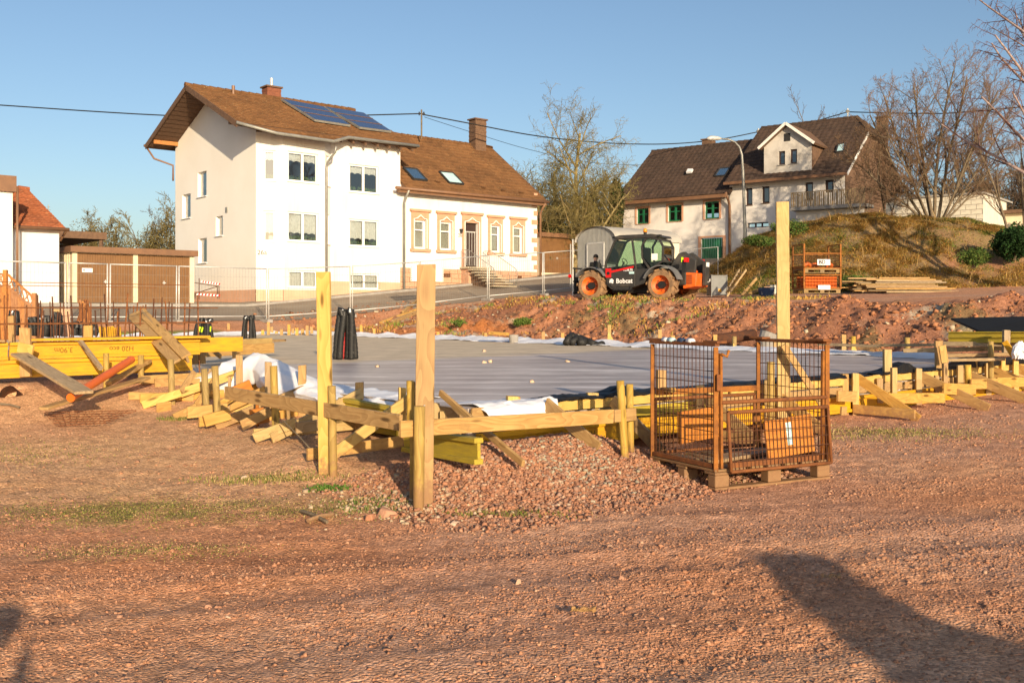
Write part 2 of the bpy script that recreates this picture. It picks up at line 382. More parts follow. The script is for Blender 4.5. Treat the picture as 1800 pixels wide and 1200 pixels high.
def mesh_np(name, v, f, mat, parent=None, cols=None, smooth=False, M=None):
    me = bpy.data.meshes.new(name); nv = len(v); nf, k = f.shape
    me.vertices.add(nv); me.vertices.foreach_set('co', np.ascontiguousarray(v, dtype=np.float32).ravel())
    me.loops.add(nf*k); me.loops.foreach_set('vertex_index', np.ascontiguousarray(f, dtype=np.int32).ravel())
    me.polygons.add(nf); me.polygons.foreach_set('loop_start', np.arange(0, nf*k, k, dtype=np.int32))
    try: me.polygons.foreach_set('loop_total', np.full(nf, k, dtype=np.int32))
    except Exception: pass
    if smooth: me.polygons.foreach_set('use_smooth', np.ones(nf, bool))
    me.update(calc_edges=True)
    me.materials.append(MATS[mat])
    if cols is not None:
        ca = me.color_attributes.new('Col', 'FLOAT_COLOR', 'POINT')
        c4 = np.ones((nv, 4), np.float32); c4[:, :3] = cols; ca.data.foreach_set('color', c4.ravel())
    return link(name, me, M, parent)
def frame(p0, p1, roll=0, up=(0,0,1)):
    p0 = Vector(p0); p1 = Vector(p1); X = (p1-p0).normalized(); Z = Vector(up); Y = Z.cross(X)
    if Y.length < 1e-3: Y = Vector((0,1,0)).cross(X)
    Y.normalize(); Z = X.cross(Y)
    M = Matrix((X, Y, Z)).transposed().to_4x4(); M.translation = (p0+p1)/2
    return M @ Matrix.Rotation(roll, 4, 'X')
def plank(name, p0, p1, w, t, mat='pine', parent=None, up=(0,0,1), roll=0, bevel=.003, warp=0, chip=True):
    """a board from p0 to p1: w is its height across, t its thickness; its grain runs along local X"""
    L = (Vector(p1)-Vector(p0)).length; n = 5
    vs = []; ph = random.uniform(0, 6)
    for i in range(n):
        x = -L/2+L*i/(n-1); bz = warp*math.sin(math.pi*i/(n-1)); by = warp*.5*math.sin(ph+i)
        e0 = random.uniform(-.004, .004) if chip and i in (0, n-1) else 0
        for sy, sz in ((-1,-1),(1,-1),(1,1),(-1,1)):
            vs.append((x+e0*sz, sy*t/2+by, sz*w/2+bz+random.uniform(-1, 1)*w*.008))
    fs = [(0,1,2,3), tuple((n-1)*4+k for k in (3,2,1,0))]
    for i in range(n-1):
        for k in range(4): fs.append((i*4+k, (i+1)*4+k, (i+1)*4+(k+1)%4, i*4+(k+1)%4))
    me = bpy.data.meshes.new(name); me.from_pydata(vs, [], fs); me.materials.append(MATS[mat])
    o = link(name, me, frame(p0, p1, roll, up), parent)
    if bevel:
        b = o.modifiers.new('bevel', 'BEVEL'); b.width = bevel; b.segments = 1; b.limit_method = 'ANGLE'
    return o
def pole(name, p0, p1, r, mat='pine_green', parent=None, n=12):
    L = (Vector(p1)-Vector(p0)).length; vs = []; fs = []
    rings = [(-L/2, r), (-L/6, r*1.0), (L/6, r*1.02), (L/2-.012, r), (L/2, r*.82)]
    for i, (x, rr) in enumerate(rings):
        for k in range(n):
            a = 2*math.pi*k/n; q = rr*(1+.04*math.sin(a*3+i)); vs.append((x, q*math.cos(a), q*math.sin(a)))
    for i in range(len(rings)-1):
        for k in range(n): fs.append((i*n+k, i*n+(k+1)%n, (i+1)*n+(k+1)%n, (i+1)*n+k))
    fs += [tuple(range(n))[::-1], tuple((len(rings)-1)*n+k for k in range(n))]
    me = bpy.data.meshes.new(name); me.from_pydata(vs, [], fs); me.materials.append(MATS[mat])
    me.polygons.foreach_set('use_smooth', [len(p.vertices) == 4 for p in me.polygons])
    return link(name, me, frame(p0, p1), parent)
def text(name, s, size, M, mat, parent, ext=.001, align='CENTER', bold=0):
    c = bpy.data.curves.new(name, 'FONT'); c.body = s; c.size = size; c.extrude = ext; c.align_x = align; c.align_y = 'CENTER'; c.offset = bold; c.resolution_u = 3
    o = bpy.data.objects.new('t', c); col.objects.link(o); dg = bpy.context.evaluated_depsgraph_get(); dg.update()
    me = bpy.data.meshes.new_from_object(o.evaluated_get(dg)); bpy.data.objects.remove(o); bpy.data.curves.remove(c); me.materials.clear(); me.materials.append(MATS[mat])
    return link(name, me, M, parent)
def face_M(p, right, up):
    X = Vector(right).normalized(); Z = X.cross(Vector(up)).normalized(); Y = Z.cross(X)
    M = Matrix((X, Y, Z)).transposed().to_4x4(); M.translation = Vector(p); return M
# ---------------------------------------------------------------- ground
def grid_lines(spec):
    out = [spec[0][0]]
    for s, e, st in spec:
        n = max(1, int(round((e-s)/st))); out += list(s+(e-s)*np.arange(1, n+1)/n)
    return np.array(out)
gx = grid_lines([(-400,-120,40),(-120,-40,6),(-40,-14,.8),(-14,-6,.12),(-6,-3.4,.05),(-3.4,4.6,.036),(4.6,9,.06),(9,20,.13),(20,32,.5),(32,90,5),(90,400,40)])
gy = grid_lines([(-60,-8,6),(-8,1.5,.6),(1.5,3.3,.1),(3.3,10.5,.034),(10.5,16,.07),(16,36,.14),(36,50,.3),(50,90,1.5),(90,150,8),(150,600,50)])
GX, GY = np.meshgrid(gx, gy)
gz = terr(GX, GY, True)
ga, gb = AB(GX, GY)
near = 1-ss((GY-12)/6)
# tyre ruts of the haul road, running along the site edge
rutq = (GX*.30-(GY-5.2)*.954)
ruts = np.zeros_like(gz)
for c, w_, d_ in ((-.25, .16, .010), (.55, .2, .008), (1.25, .14, .007), (-.95, .22, .008), (2.0, .2, .006)):
    q = rutq-c+.12*fbm(GX*.5, GY*.5, 2, int(c*10)+40)
    ruts += -d_*np.exp(-(q/w_)**2)+d_*.8*np.exp(-((np.abs(q)-w_*1.7)/.09)**2)
along = GX*.954+GY*.30
for c, w_ in ((-.25, .15), (.55, .17), (1.25, .13)):
    q = rutq-c+.12*fbm(GX*.5, GY*.5, 2, int(c*10)+40); ruts += .007*np.sin(along*2*np.pi/.17+np.abs(q)*26)*np.exp(-(q/w_)**4)*ss(.5+3*fbm(GX*.6, GY*.6, 2, 44))
gz += ruts*near*ss((9.5-GY)/2)
slabmask = ss((ga-A0+.3)/.2)*ss((A1-ga+.3)/.2)*ss((gb-B0+.3)/.2)*ss((B1-gb+.3)/.2)
crushed = ss(.5+2.4*fbm(GX*.8, GY*.8, 3, 77))
rough_n = near*(.028*fbm(GX*2.2, GY*2.2, 3, 5)+(.014+.014*crushed)*fbm(GX*8, GY*8, 4, 6)+(.008+.014*crushed)*fbm(GX*24, GY*24, 2, 8))
# embankment: clods and gullies
wb = 4.3+.22*np.clip(gb+28, 0, 22)
bq = (ga-A1-.9)/wb
bank = ss((bq+.05)/.2)*ss((1.35-bq)/.3)*ss((B1+4-gb)/3)
cl = fbm(GX*1.1, GY*1.1, 4, 21); cl2 = np.abs(fbm(GX*2.6, GY*2.6, 4, 22)); gul = fbm(gb*1.6, ga*.35, 3, 23)
gz += bank*(.34*cl+.34*(cl2-.1)+.28*gul)
gz += bank*(.20*fbm(GX*3.7, GY*3.7, 4, 29)+.10*np.clip(fbm(GX*7, GY*7, 2, 30), -.1, .3))
mound = ss((GY-34.5)/3)*ss((GX-8)/3)*(1-ss((GY-58)/5))
gz += mound*.3*fbm(GX*.9, GY*.9, 3, 31)
far_n = (1-near)*(1-bank)*.05*fbm(GX*1.5, GY*1.5, 3, 9)
road_m = ss((gb+7.4)/.5)*(1-ss((gb-14)/1))
gz += (rough_n+far_n*(1-road_m))*(1-slabmask)
# the drain hole at the left
hp = G(18, 690); hd = np.hypot((GX-hp.x), (GY-hp.y)*.8); gz -= .22*np.exp(-(hd/.12)**4)
TERR_FINE = (gx, gy, gz)
def fine_z(x, y):
    i = np.clip(np.searchsorted(gx, x)-1, 0, len(gx)-2); j = np.clip(np.searchsorted(gy, y)-1, 0, len(gy)-2)
    fx = (x-gx[i])/(gx[i+1]-gx[i]); fy = (y-gy[j])/(gy[j+1]-gy[j])
    return (gz[j, i]*(1-fx)+gz[j, i+1]*fx)*(1-fy)+(gz[j+1, i]*(1-fx)+gz[j+1, i+1]*fx)*fy
red = np.array([.62, .28, .135]); pale = np.array([.70, .40, .23]); sand = np.array([.68, .41, .20]); dark = np.array([.27, .115, .065])
olive = np.array([.20, .17, .055]); straw = np.array([.42, .32, .15]); green = np.array([.11, .17, .03]); clay = np.array([.40, .18, .10])
def mixc(c, t, k): return c*(1-t[..., None])+k*t[..., None]
c = np.ones(GX.shape+(3,))*red
c = mixc(c, ss(.5+1.8*fbm(GX*.55+GY*.1, GY*1.1-GX*.3, 4, 50))*.7, pale)
c = mixc(c, ss(.2+2.4*fbm(GX*2.6, GY*2.6, 4, 51))*.3, dark)
c = mixc(c, ss(2.6*fbm(GX*.45+3, GY*.9-GX*.25, 4, 52)-.1)*.35, dark)
pinkgrey = np.array([.54, .32, .22])
c = mixc(c, ss(.35+2.2*fbm(GX*.5+9, GY*.8, 4, 63)+.25*ss((GX-.5)/3))*.55, pinkgrey)
# sandy strip in front of the left brackets
sd = ss((-GX-.6)/.9)*ss((GY-6.8)/.9)*ss((12.5-GY)/1.5)
c = mixc(c, sd*(.55+.6*fbm(GX*1.4, GY*1.4, 3, 53)), sand)
def blob(px, py, rx, ry):
    p = G(px, py); return np.exp(-((GX-p.x)/rx)**2-((GY-p.y)/ry)**2)
moss = np.clip(blob(190, 905, .75, .33)+blob(300, 900, .8, .3)+.7*blob(560, 900, .7, .25)+.6*blob(240, 975, .7, .2)+.5*blob(700, 890, .4, .25)+.4*blob(1540, 760, .9, .35)+.5*blob(1240, 835, .5, .3)+.4*blob(40, 800, .6, .4), 0, 1)
moss = moss*.8*ss(.55+3.4*fbm(GX*4, GY*4, 4, 55))
c = mixc(c, moss*.8, olive)
c = mixc(c, moss*ss(.1+3*fbm(GX*9, GY*9, 3, 56))*.5, green)
mud = np.clip(blob(520, 985, .9, .16)+blob(1240, 900, .6, .12), 0, 1)
c = mixc(c, mud*.5, dark)
c = mixc(c, bank*.75, clay)
c = mixc(c, bank*ss(.45+2.6*fbm(GX*.8, GY*.8, 4, 57))*.6*ss((ga+6)/3), dark*1.15)
wh = bank*ss((fbm(GX*.7, GY*.9, 4, 58)-.10)/.08)*ss((fbm(GX*5, GY*5, 3, 59)+.12)/.1)
c = mixc(c, wh*.75, np.array([.52, .45, .33]))
c = mixc(c, bank*ss((fbm(GX*.9, GY*.5, 3, 60)-.06)/.12)*.5*ss((GX+1)/2)*ss((14-GX)/2), olive*1.1)
p_ = blob(775, 581, 3.2, .9)+blob(690, 575, 2.0, .9)
c = mixc(c, np.clip(p_, 0, 1), np.array([.44, .16, .045]))
c = mixc(c, mound*.85, straw*.55)
bare = np.clip(np.exp(-((GX-17.6)/2.0)**2-((GY-37.4)/2.6)**2), 0, 1)*ss(.5+2.5*fbm(GX*1.2, GY*1.2, 3, 61))
c = mixc(c, bare*.9, clay*1.15)
c = mixc(c, ss((gb-14)/2)*.9*(1-mound), olive*.8)
c = mixc(c, ss((ga-30)/4)*.8*(1-mound), olive*.8)
lawn = ss((gb+10.5)/.6)*ss((-7.6-gb)/.5)*ss((-5-ga)/.5)
c = mixc(c, lawn*.7, green)
nx, ny = len(gx), len(gy)
idx = np.arange(nx*ny).reshape(ny, nx)
f = np.stack([idx[:-1, :-1], idx[:-1, 1:], idx[1:, 1:], idx[1:, :-1]], -1).reshape(-1, 4)
v = np.stack([GX, GY, gz], -1).reshape(-1, 3)
m, n, l, b = _new('soil')
b.inputs['Roughness'].default_value = .95; b.inputs['Specular IOR Level'].default_value = .12
tc = n.new('ShaderNodeTexCoord'); at = n.new('ShaderNodeAttribute'); at.attribute_name = 'Col'
vo = n.new('ShaderNodeTexVoronoi'); vo.inputs['Scale'].default_value = 62; vo.inputs['Randomness'].default_value = 1; l.new(tc.outputs['Object'], vo.inputs['Vector'])
no = n.new('ShaderNodeTexNoise'); no.inputs['Scale'].default_value = 9; no.inputs['Detail'].default_value = 9; no.inputs['Roughness'].default_value = .7; l.new(tc.outputs['Object'], no.inputs['Vector'])
n2 = n.new('ShaderNodeTexNoise'); n2.inputs['Scale'].default_value = 55; n2.inputs['Detail'].default_value = 4; l.new(tc.outputs['Object'], n2.inputs['Vector'])
r1 = _ramp(n, [(.3, (.66, .62, .60)), (.7, (1.2, 1.22, 1.25))]); l.new(no.outputs['Fac'], r1.inputs[0])
bw = n.new('ShaderNodeRGBToBW'); l.new(vo.outputs['Color'], bw.inputs[0])
r2 = _ramp(n, [(.1, (.62, .60, .58)), (.45, (.95, .95, .95)), (.9, (1.35, 1.38, 1.42))]); l.new(bw.outputs[0], r2.inputs[0])
x1 = n.new('ShaderNodeMixRGB'); x1.blend_type = 'MULTIPLY'; x1.inputs[0].default_value = 1; l.new(at.outputs['Color'], x1.inputs[1]); l.new(r1.outputs[0], x1.inputs[2])
x2 = n.new('ShaderNodeMixRGB'); x2.blend_type = 'MULTIPLY'; x2.inputs[0].default_value = .8; l.new(x1.outputs[0], x2.inputs[1]); l.new(r2.outputs[0], x2.inputs[2])
l.new(x2.outputs[0], b.inputs['Base Color'])
b1 = n.new('ShaderNodeBump'); b1.inputs['Strength'].default_value = .7; b1.inputs['Distance'].default_value = .011; l.new(vo.outputs['Distance'], b1.inputs['Height']); b1.invert = True
b2 = n.new('ShaderNodeBump'); b2.inputs['Strength'].default_value = .5; b2.inputs['Distance'].default_value = .014; l.new(no.outputs['Fac'], b2.inputs['Height']); l.new(b1.outputs[0], b2.inputs['Normal'])
b3 = n.new('ShaderNodeBump'); b3.inputs['Strength'].default_value = .7; b3.inputs['Distance'].default_value = .008; l.new(n2.outputs['Fac'], b3.inputs['Height']); l.new(b2.outputs[0], b3.inputs['Normal'])
l.new(b3.outputs[0], b.inputs['Normal'])
gnd = mesh_np('ground', v, f, 'soil', cols=c.reshape(-1, 3).astype(np.float32), smooth=True); tag(gnd, kind='structure')

# road and forecourts (asphalt sheet just above the ground)
m, n, l, b = _new('asphalt')
b.inputs['Roughness'].default_value = .9; b.inputs['Specular IOR Level'].default_value = .15
tc = n.new('ShaderNodeTexCoord'); no = n.new('ShaderNodeTexNoise'); no.inputs['Scale'].default_value = .5; no.inputs['Detail'].default_value = 8; l.new(tc.outputs['Object'], no.inputs['Vector'])
r = _ramp(n, [(.3, (.24, .19, .145)), (.7, (.34, .28, .21))]); l.new(no.outputs['Fac'], r.inputs[0]); l.new(r.outputs[0], b.inputs['Base Color'])
def drape(name, a_lines, b_lines, mat, dz=.03, kind='structure', hole=None):
    A, B = np.meshgrid(a_lines, b_lines); X = OX+UX*A-UY*B; Y = OY+UY*A+UX*B
    Z = fine_z(X, Y)+dz; na, nb = len(a_lines), len(b_lines); idx = np.arange(na*nb).reshape(nb, na)
    f = np.stack([idx[:-1, :-1], idx[:-1, 1:], idx[1:, 1:], idx[1:, :-1]], -1).reshape(-1, 4)
    return tag(mesh_np(name, np.stack([X, Y, Z], -1).reshape(-1, 3), f, mat, smooth=True), kind=kind)
drape('road', np.arange(-60, 45, .5), np.arange(-6.1, -.9, .25), 'asphalt', .012)
m, n, l, b = _new('paving'); b.inputs['Roughness'].default_value = .95
tc = n.new('ShaderNodeTexCoord'); br = n.new('ShaderNodeTexBrick'); mp = n.new('ShaderNodeMapping'); mp.inputs['Rotation'].default_value = (0, 0, R(40.5)); br.inputs['Scale'].default_value = 1.0
br.inputs['Brick Width'].default_value = .2; br.inputs['Row Height'].default_value = .1; br.inputs['Mortar Size'].default_value = .008
br.inputs['Color1'].default_value = (.34, .28, .20, 1); br.inputs['Color2'].default_value = (.27, .22, .16, 1); br.inputs['Mortar'].default_value = (.15, .12, .09, 1)
l.new(tc.outputs['Object'], mp.inputs[0]); l.new(mp.outputs[0], br.inputs['Vector']); l.new(br.outputs['Color'], b.inputs['Base Color'])
drape('pavement', np.arange(-60, 45, .5), np.arange(-.9, .36, .25), 'paving', .05)
drape('forecourt', np.arange(-20, -.3, .4), np.arange(.3, 14, .4), 'paving', .03)
mb = MB()
for k in range(100):
    a = -50+k; p0 = HP(a+.004, -.98); p1 = HP(a+.996, -.98)
    z0 = fine_z(np.array([p0.x]), np.array([p0.y]))[0]; z1 = fine_z(np.array([p1.x]), np.array([p1.y]))[0]
    mb.beam((p0.x, p0.y, z0+.02), (p1.x, p1.y, z1+.02), .16, .14, mat='concrete')
tag(mb.build('kerb'), kind='structure')

# slab: film of water on the near half, dry and pale further back
m, n, l, b = _new('slab_concrete')
tc = n.new('ShaderNodeTexCoord'); mp = n.new('ShaderNodeMapping'); mp.inputs['Rotation'].default_value = (0, 0, R(-2)); mp.inputs['Scale'].default_value = (.16, 1.5, 1); l.new(tc.outputs['Object'], mp.inputs[0])
no = n.new('ShaderNodeTexNoise'); no.inputs['Scale'].default_value = 1.6; no.inputs['Detail'].default_value = 7; no.inputs['Roughness'].default_value = .6; l.new(mp.outputs[0], no.inputs['Vector'])
ge = n.new('ShaderNodeSeparateXYZ'); l.new(tc.outputs['Object'], ge.inputs[0])
ma = n.new('ShaderNodeMath'); ma.operation = 'MULTIPLY_ADD'; ma.inputs[1].default_value = .18; l.new(ge.outputs['Y'], ma.inputs[0])      # world y
mc = n.new('ShaderNodeMath'); mc.operation = 'MULTIPLY_ADD'; mc.inputs[1].default_value = -.16; mc.inputs[2].default_value = -3.35; l.new(ge.outputs['X'], mc.inputs[0]); l.new(mc.outputs[0], ma.inputs[2])
md = n.new('ShaderNodeMath'); md.operation = 'ADD'; l.new(ma.outputs[0], md.inputs[0]); 
mn_ = n.new('ShaderNodeMath'); mn_.operation = 'MULTIPLY_ADD'; mn_.inputs[1].default_value = .7; mn_.inputs[2].default_value = -.35; l.new(no.outputs['Fac'], mn_.inputs[0]); l.new(mn_.outputs[0], md.inputs[1])
rw = _ramp(n, [(.0, (1, 1, 1)), (.12, (0, 0, 0))]); l.new(md.outputs[0], rw.inputs[0])      # 1 = wet
rc = _ramp(n, [(.36, (.36, .30, .275)), (.47, (.46, .40, .37)), (.55, (.51, .45, .42)), (.62, (.74, .68, .65))]); l.new(no.outputs['Fac'], rc.inputs[0])
rd = _ramp(n, [(.3, (.56, .45, .31)), (.7, (.70, .58, .42))]); l.new(no.outputs['Fac'], rd.inputs[0])
mx = n.new('ShaderNodeMixRGB'); l.new(rw.outputs[0], mx.inputs[0]); l.new(rd.outputs[0], mx.inputs[1]); l.new(rc.outputs[0], mx.inputs[2]); nd_ = n.new('ShaderNodeTexNoise'); nd_.inputs['Scale'].default_value = 1.7; nd_.inputs['Detail'].default_value = 9; nd_.inputs['Roughness'].default_value = .72; l.new(tc.outputs['Object'], nd_.inputs['Vector'])
rdd = _ramp(n, [(.38, (.84, .82, .80)), (.62, (1.12, 1.12, 1.12))]); l.new(nd_.outputs['Fac'], rdd.inputs[0])
mxd = n.new('ShaderNodeMixRGB'); mxd.blend_type = 'MULTIPLY'; mxd.inputs[0].default_value = 1; l.new(mx.outputs[0], mxd.inputs[1]); l.new(rdd.outputs[0], mxd.inputs[2]); l.new(mxd.outputs[0], b.inputs['Base Color'])
rr = n.new('ShaderNodeMapRange'); rr.inputs['To Min'].default_value = .8; rr.inputs['To Max'].default_value = .42; l.new(rw.outputs[0], rr.inputs[0]); l.new(rr.outputs[0], b.inputs['Roughness'])
b.inputs['Specular IOR Level'].default_value = .35
mb = MB()
def slabpt(a, b, z): return HP(a, b, z)
n_a, n_b = 12, 26
mb.hexa([slabpt(A0+.03, B0+.03, .30), slabpt(A1-.03, B0+.03, .30), slabpt(A1-.03, B1-.03, .30), slabpt(A0+.03, B1-.03, .30),
         slabpt(A0+.03, B0+.03, SLAB_Z), slabpt(A1-.03, B0+.03, SLAB_Z), slabpt(A1-.03, B1-.03, SLAB_Z), slabpt(A0+.03, B1-.03, SLAB_Z)], 'slab_concrete')
slab = mb.build('slab'); tag(slab, kind='structure')
# world-aligned coordinates for the material
me = slab.data; off = slab.location.copy(); me.transform(Matrix.Translation(off)); slab.location = (0, 0, 0)

# ---------------------------------------------------------------- walls, windows, roofs
class Wall:
    def __init__(s, p, d, out):
        s.p = Vector((p[0], p[1], 0)); s.d = Vector((d[0], d[1], 0)).normalized(); s.o = Vector((out[0], out[1], 0)).normalized()
    def pt(s, u, z, o=0): q = s.p+s.d*u+s.o*o; return Vector((q.x, q.y, z))
    def hit(s, px, py=None):
        k = (px-900)/F     # x = k*y
        u = (k*s.p.y-s.p.x)/(s.d.x-k*s.d.y); y = s.p.y+s.d.y*u
        return (u, None if py is None else CAMZ+(545-py)/F*y)
    def rect(s, x0, y0, x1, y1):      # pixel rect: y0/y1 measured at the left edge
        u0, zt = s.hit(x0, y0); _, zb = s.hit(x0, y1); u1, _ = s.hit(x1)
        if u1 < u0: u0, u1 = u1, u0
        return (u0, u1, zb, zt)
def wall_panel(mb, w, u0, u1, z0, z1, holes, mat, depth=.16, top=None, out=0):
    """wall sheet with rectangular openings and their reveals; top: function u -> z for gables"""
    us = sorted({u0, u1, *[h[0] for h in holes], *[h[1] for h in holes]}); zs = sorted({z0, z1, *[h[2] for h in holes], *[h[3] for h in holes]})
    us = [u for u in us if u0 <= u <= u1]; zs = [z for z in zs if z0 <= z <= z1]
    for i in range(len(us)-1):
        for j in range(len(zs)-1):
            cu, cz = (us[i]+us[i+1])/2, (zs[j]+zs[j+1])/2
            if any(h[0] < cu < h[1] and h[2] < cz < h[3] for h in holes): continue
            mb.quad(w.pt(us[i], zs[j], out), w.pt(us[i+1], zs[j], out), w.pt(us[i+1], zs[j+1], out), w.pt(us[i], zs[j+1], out), mat)
    for a, b_, c_, d_ in holes:
        mb.quad(w.pt(a, c_, out), w.pt(a, d_, out), w.pt(a, d_, -depth), w.pt(a, c_, -depth), mat)
        mb.quad(w.pt(b_, c_, out), w.pt(b_, d_, out), w.pt(b_, d_, -depth), w.pt(b_, c_, -depth), mat)
        mb.quad(w.pt(a, d_, out), w.pt(b_, d_, out), w.pt(b_, d_, -depth), w.pt(a, d_, -depth), mat)
        mb.quad(w.pt(a, c_, out), w.pt(b_, c_, out), w.pt(b_, c_, -depth), w.pt(a, c_, -depth), mat)
def bar(mb, w, u0, u1, z0, z1, o0, o1, mat=None):
    mb.hexa([w.pt(u0, z0, o0), w.pt(u1, z0, o0), w.pt(u1, z0, o1), w.pt(u0, z0, o1), w.pt(u0, z1, o0), w.pt(u1, z1, o0), w.pt(u1, z1, o1), w.pt(u0, z1, o1)], mat)
def window(w, rect, house, leaves=2, mat='pvc_white', fw=.075, inset=.07, curtain=None, sill='pvc_white', cross=False, surround=None, gls='glass', plants=False, name='window', blind=None):
    a, b_, c_, d_ = rect; mb = MB(); e = .004
    a1, b1, c1, d1 = a+e, b_-e, c_+e, d_-e
    bar(mb, w, a1, a1+fw, c1, d1, -inset-.06, -inset); bar(mb, w, b1-fw, b1, c1, d1, -inset-.06, -inset)
    bar(mb, w, a1+fw, b1-fw, c1, c1+fw, -inset-.06, -inset); bar(mb, w, a1+fw, b1-fw, d1-fw, d1, -inset-.06, -inset)
    xs = [a1+fw]; lw = (b1-a1-2*fw)
    panes = []
    for k in range(1, leaves):
        x = a1+fw+lw*k/leaves; bar(mb, w, x-fw*.75, x+fw*.75, c1+fw, d1-fw, -inset-.055, -inset+.004); 
    for k in range(leaves):
        x0 = a1+fw+lw*k/leaves+(fw*.75 if k else 0); x1 = a1+fw+lw*(k+1)/leaves-(fw*.75 if k < leaves-1 else 0)
        panes.append((x0, x1))
    if cross:
        zc = c1+(d1-c1)*cross
        for x0, x1 in panes: bar(mb, w, x0, x1, zc-.03, zc+.03, -inset-.05, -inset+.002)
    win = mb.build(name, mat, house)
    for x0, x1 in panes:
        MB().quad(w.pt(x0, c1+fw, -inset-.03), w.pt(x1, c1+fw, -inset-.03), w.pt(x1, d1-fw, -inset-.03), w.pt(x0, d1-fw, -inset-.03)).build('pane', gls, win)
        if curtain:
            z0 = c1+fw; z1 = d1-fw; H = z1-z0
            kind = curtain; zb = {'top': z1-H*.3, 'long': z0+H*.24, 'full': z0+.01, 'sill': z0+H*.3}[kind]
            nn = 28; vs = []; fs = []
            for i in range(nn+1):
                u = x0+(x1-x0)*i/nn; o = -inset-.12+.018*math.sin(i*2.1)+.01*math.sin(i*.9)
                sc_ = .05*abs(math.sin(i/nn*math.pi*2)) if kind in ('long', 'top') else 0
                vs += [w.pt(u, zb+sc_, o), w.pt(u, z1, o)]
            for i in range(nn): fs.append((2*i, 2*i+2, 2*i+3, 2*i+1))
            MB().add(vs, fs).build('curtain', 'curtain' if not blind else blind, win, smooth=True)
        if plants:
            mp = MB()
            for q in range(5):
                u = x0+(x1-x0)*(q+.5+random.uniform(-.2, .2))/5
                for k in range(9):
                    p = w.pt(u+random.uniform(-.06, .06), c1+fw+random.uniform(.0, .16), -inset-.09+random.uniform(-.02, .02))
                    mp.beam(p, p+Vector((random.uniform(-.05, .05), random.uniform(-.02, .02), random.uniform(.03, .09))), .03, .01)
            mp.build('potted_plants', 'plant_leaf', win)
    if sill:
        s = MB(); bar(s, w, a-.05, b_+.05, c_-.035, c_-.004, -inset, .07); s.build('sill', sill, win)
    if surround:
        sw, sm, pr = surround; s = MB()
        bar(s, w, a-sw, a-.003, c_-.0, d_+sw, .003, pr); bar(s, w, b_+.003, b_+sw, c_-.0, d_+sw, .003, pr); bar(s, w, a-.003, b_+.003, d_+.003, d_+sw, .003, pr)
        s.build('surround', sm, win)
    return win
class Plane:
    """roof plane: origin, s axis (along eave), t axis (up the slope)"""
    def __init__(s, o, sd, td): s.o = Vector(o); s.s = Vector(sd).normalized(); t = Vector(td); s.t = (t-s.s*t.dot(s.s)).normalized(); s.n = s.s.cross(s.t).normalized(); s.n *= 1 if s.n.z > 0 else -1
    def pt(p, a, b, h=0): return p.o+p.s*a+p.t*b+p.n*h
    def inv(p, q): d = Vector(q)-p.o; return d.dot(p.s), d.dot(p.t)
    def hit(p, px, py):
        r = Vector(((px-900)/F, 1, (545-py)/F)); c = Vector((0, 0, CAMZ)); k = (p.o-c).dot(p.n)/r.dot(p.n); return c+r*k
def tiles(pl, poly, mat, parent, tw=.30, rh=.34, amp=.022, lift=.03, name='roof_tiles'):
    P = [pl.inv(q) for q in poly]; xs = [q[0] for q in P]; ys = [q[1] for q in P]
    def inside(X, Y):
        r = np.zeros(X.shape, bool); n = len(P)
        for i in range(n):
            x0, y0 = P[i]; x1, y1 = P[(i+1) % n]
            if y0 == y1: continue
            cnd = ((y0 > Y) != (y1 > Y)) & (X < (x1-x0)*(Y-y0)/(y1-y0)+x0); r ^= cnd
        return r
    k = 5; ds = tw/k; ns = int((max(xs)-min(xs))/ds)+2; nt = int((max(ys)-min(ys))/rh)+1
    S = min(xs)+np.arange(ns+1)*ds; V = []; Fc = []; off = 0
    prof = np.array([0, .35, 1, 1, .35])[np.arange(ns+1) % k]*amp
    o = np.array(pl.o); sd = np.array(pl.s); td = np.array(pl.t); nd = np.array(pl.n)
    tile_i = np.arange(ns+1)//k
    for j in range(nt):
        t0 = min(ys)+j*rh; jit = (_h(tile_i, np.full_like(tile_i, j), 3)-.5)*.012
        lines = [(t0+.0, lift*.15+prof*.3), (t0, lift+prof+jit), (t0+rh+.03, prof*.8+jit*.3)]
        for t, h in lines: V.append(o+np.outer(S, sd)+td*t+np.outer(h, nd))
        cx = (S[:-1]+S[1:])/2; ok = inside(cx, np.full_like(cx, t0+rh*.5)); ii = np.nonzero(ok)[0]
        for q in (0, 1):
            Fc.append(np.stack([off+q*(ns+1)+ii, off+q*(ns+1)+ii+1, off+(q+1)*(ns+1)+ii+1, off+(q+1)*(ns+1)+ii], -1))
        off += 3*(ns+1)
    ob = mesh_np(name, np.concatenate(V), np.concatenate(Fc), mat, parent); ob['kind'] = 'stuff'
    return ob
def ridge_caps(p0, p1, mat, parent, r=.11, step=.4):
    p0 = Vector(p0); p1 = Vector(p1); L = (p1-p0).length; n = int(L/step); mb = MB(); d = (p1-p0)/n
    for i in range(n): mb.tube([p0+d*i+Vector((0,0,.02)), p0+d*(i+1.08)], [r*1.05, r*.92], 10)
    o = mb.build('ridge_caps', mat, parent, smooth=False); o['kind'] = 'stuff'; return o
def slab_poly(name, pts, th, mat, parent):
    a = [Vector(p) for p in pts]; n = (a[1]-a[0]).cross(a[2]-a[0]).normalized(); n = n if n.z > 0 else -n
    return MB().prism([p-n*th-n*.01 for p in a], n*th).build(name, mat, parent)
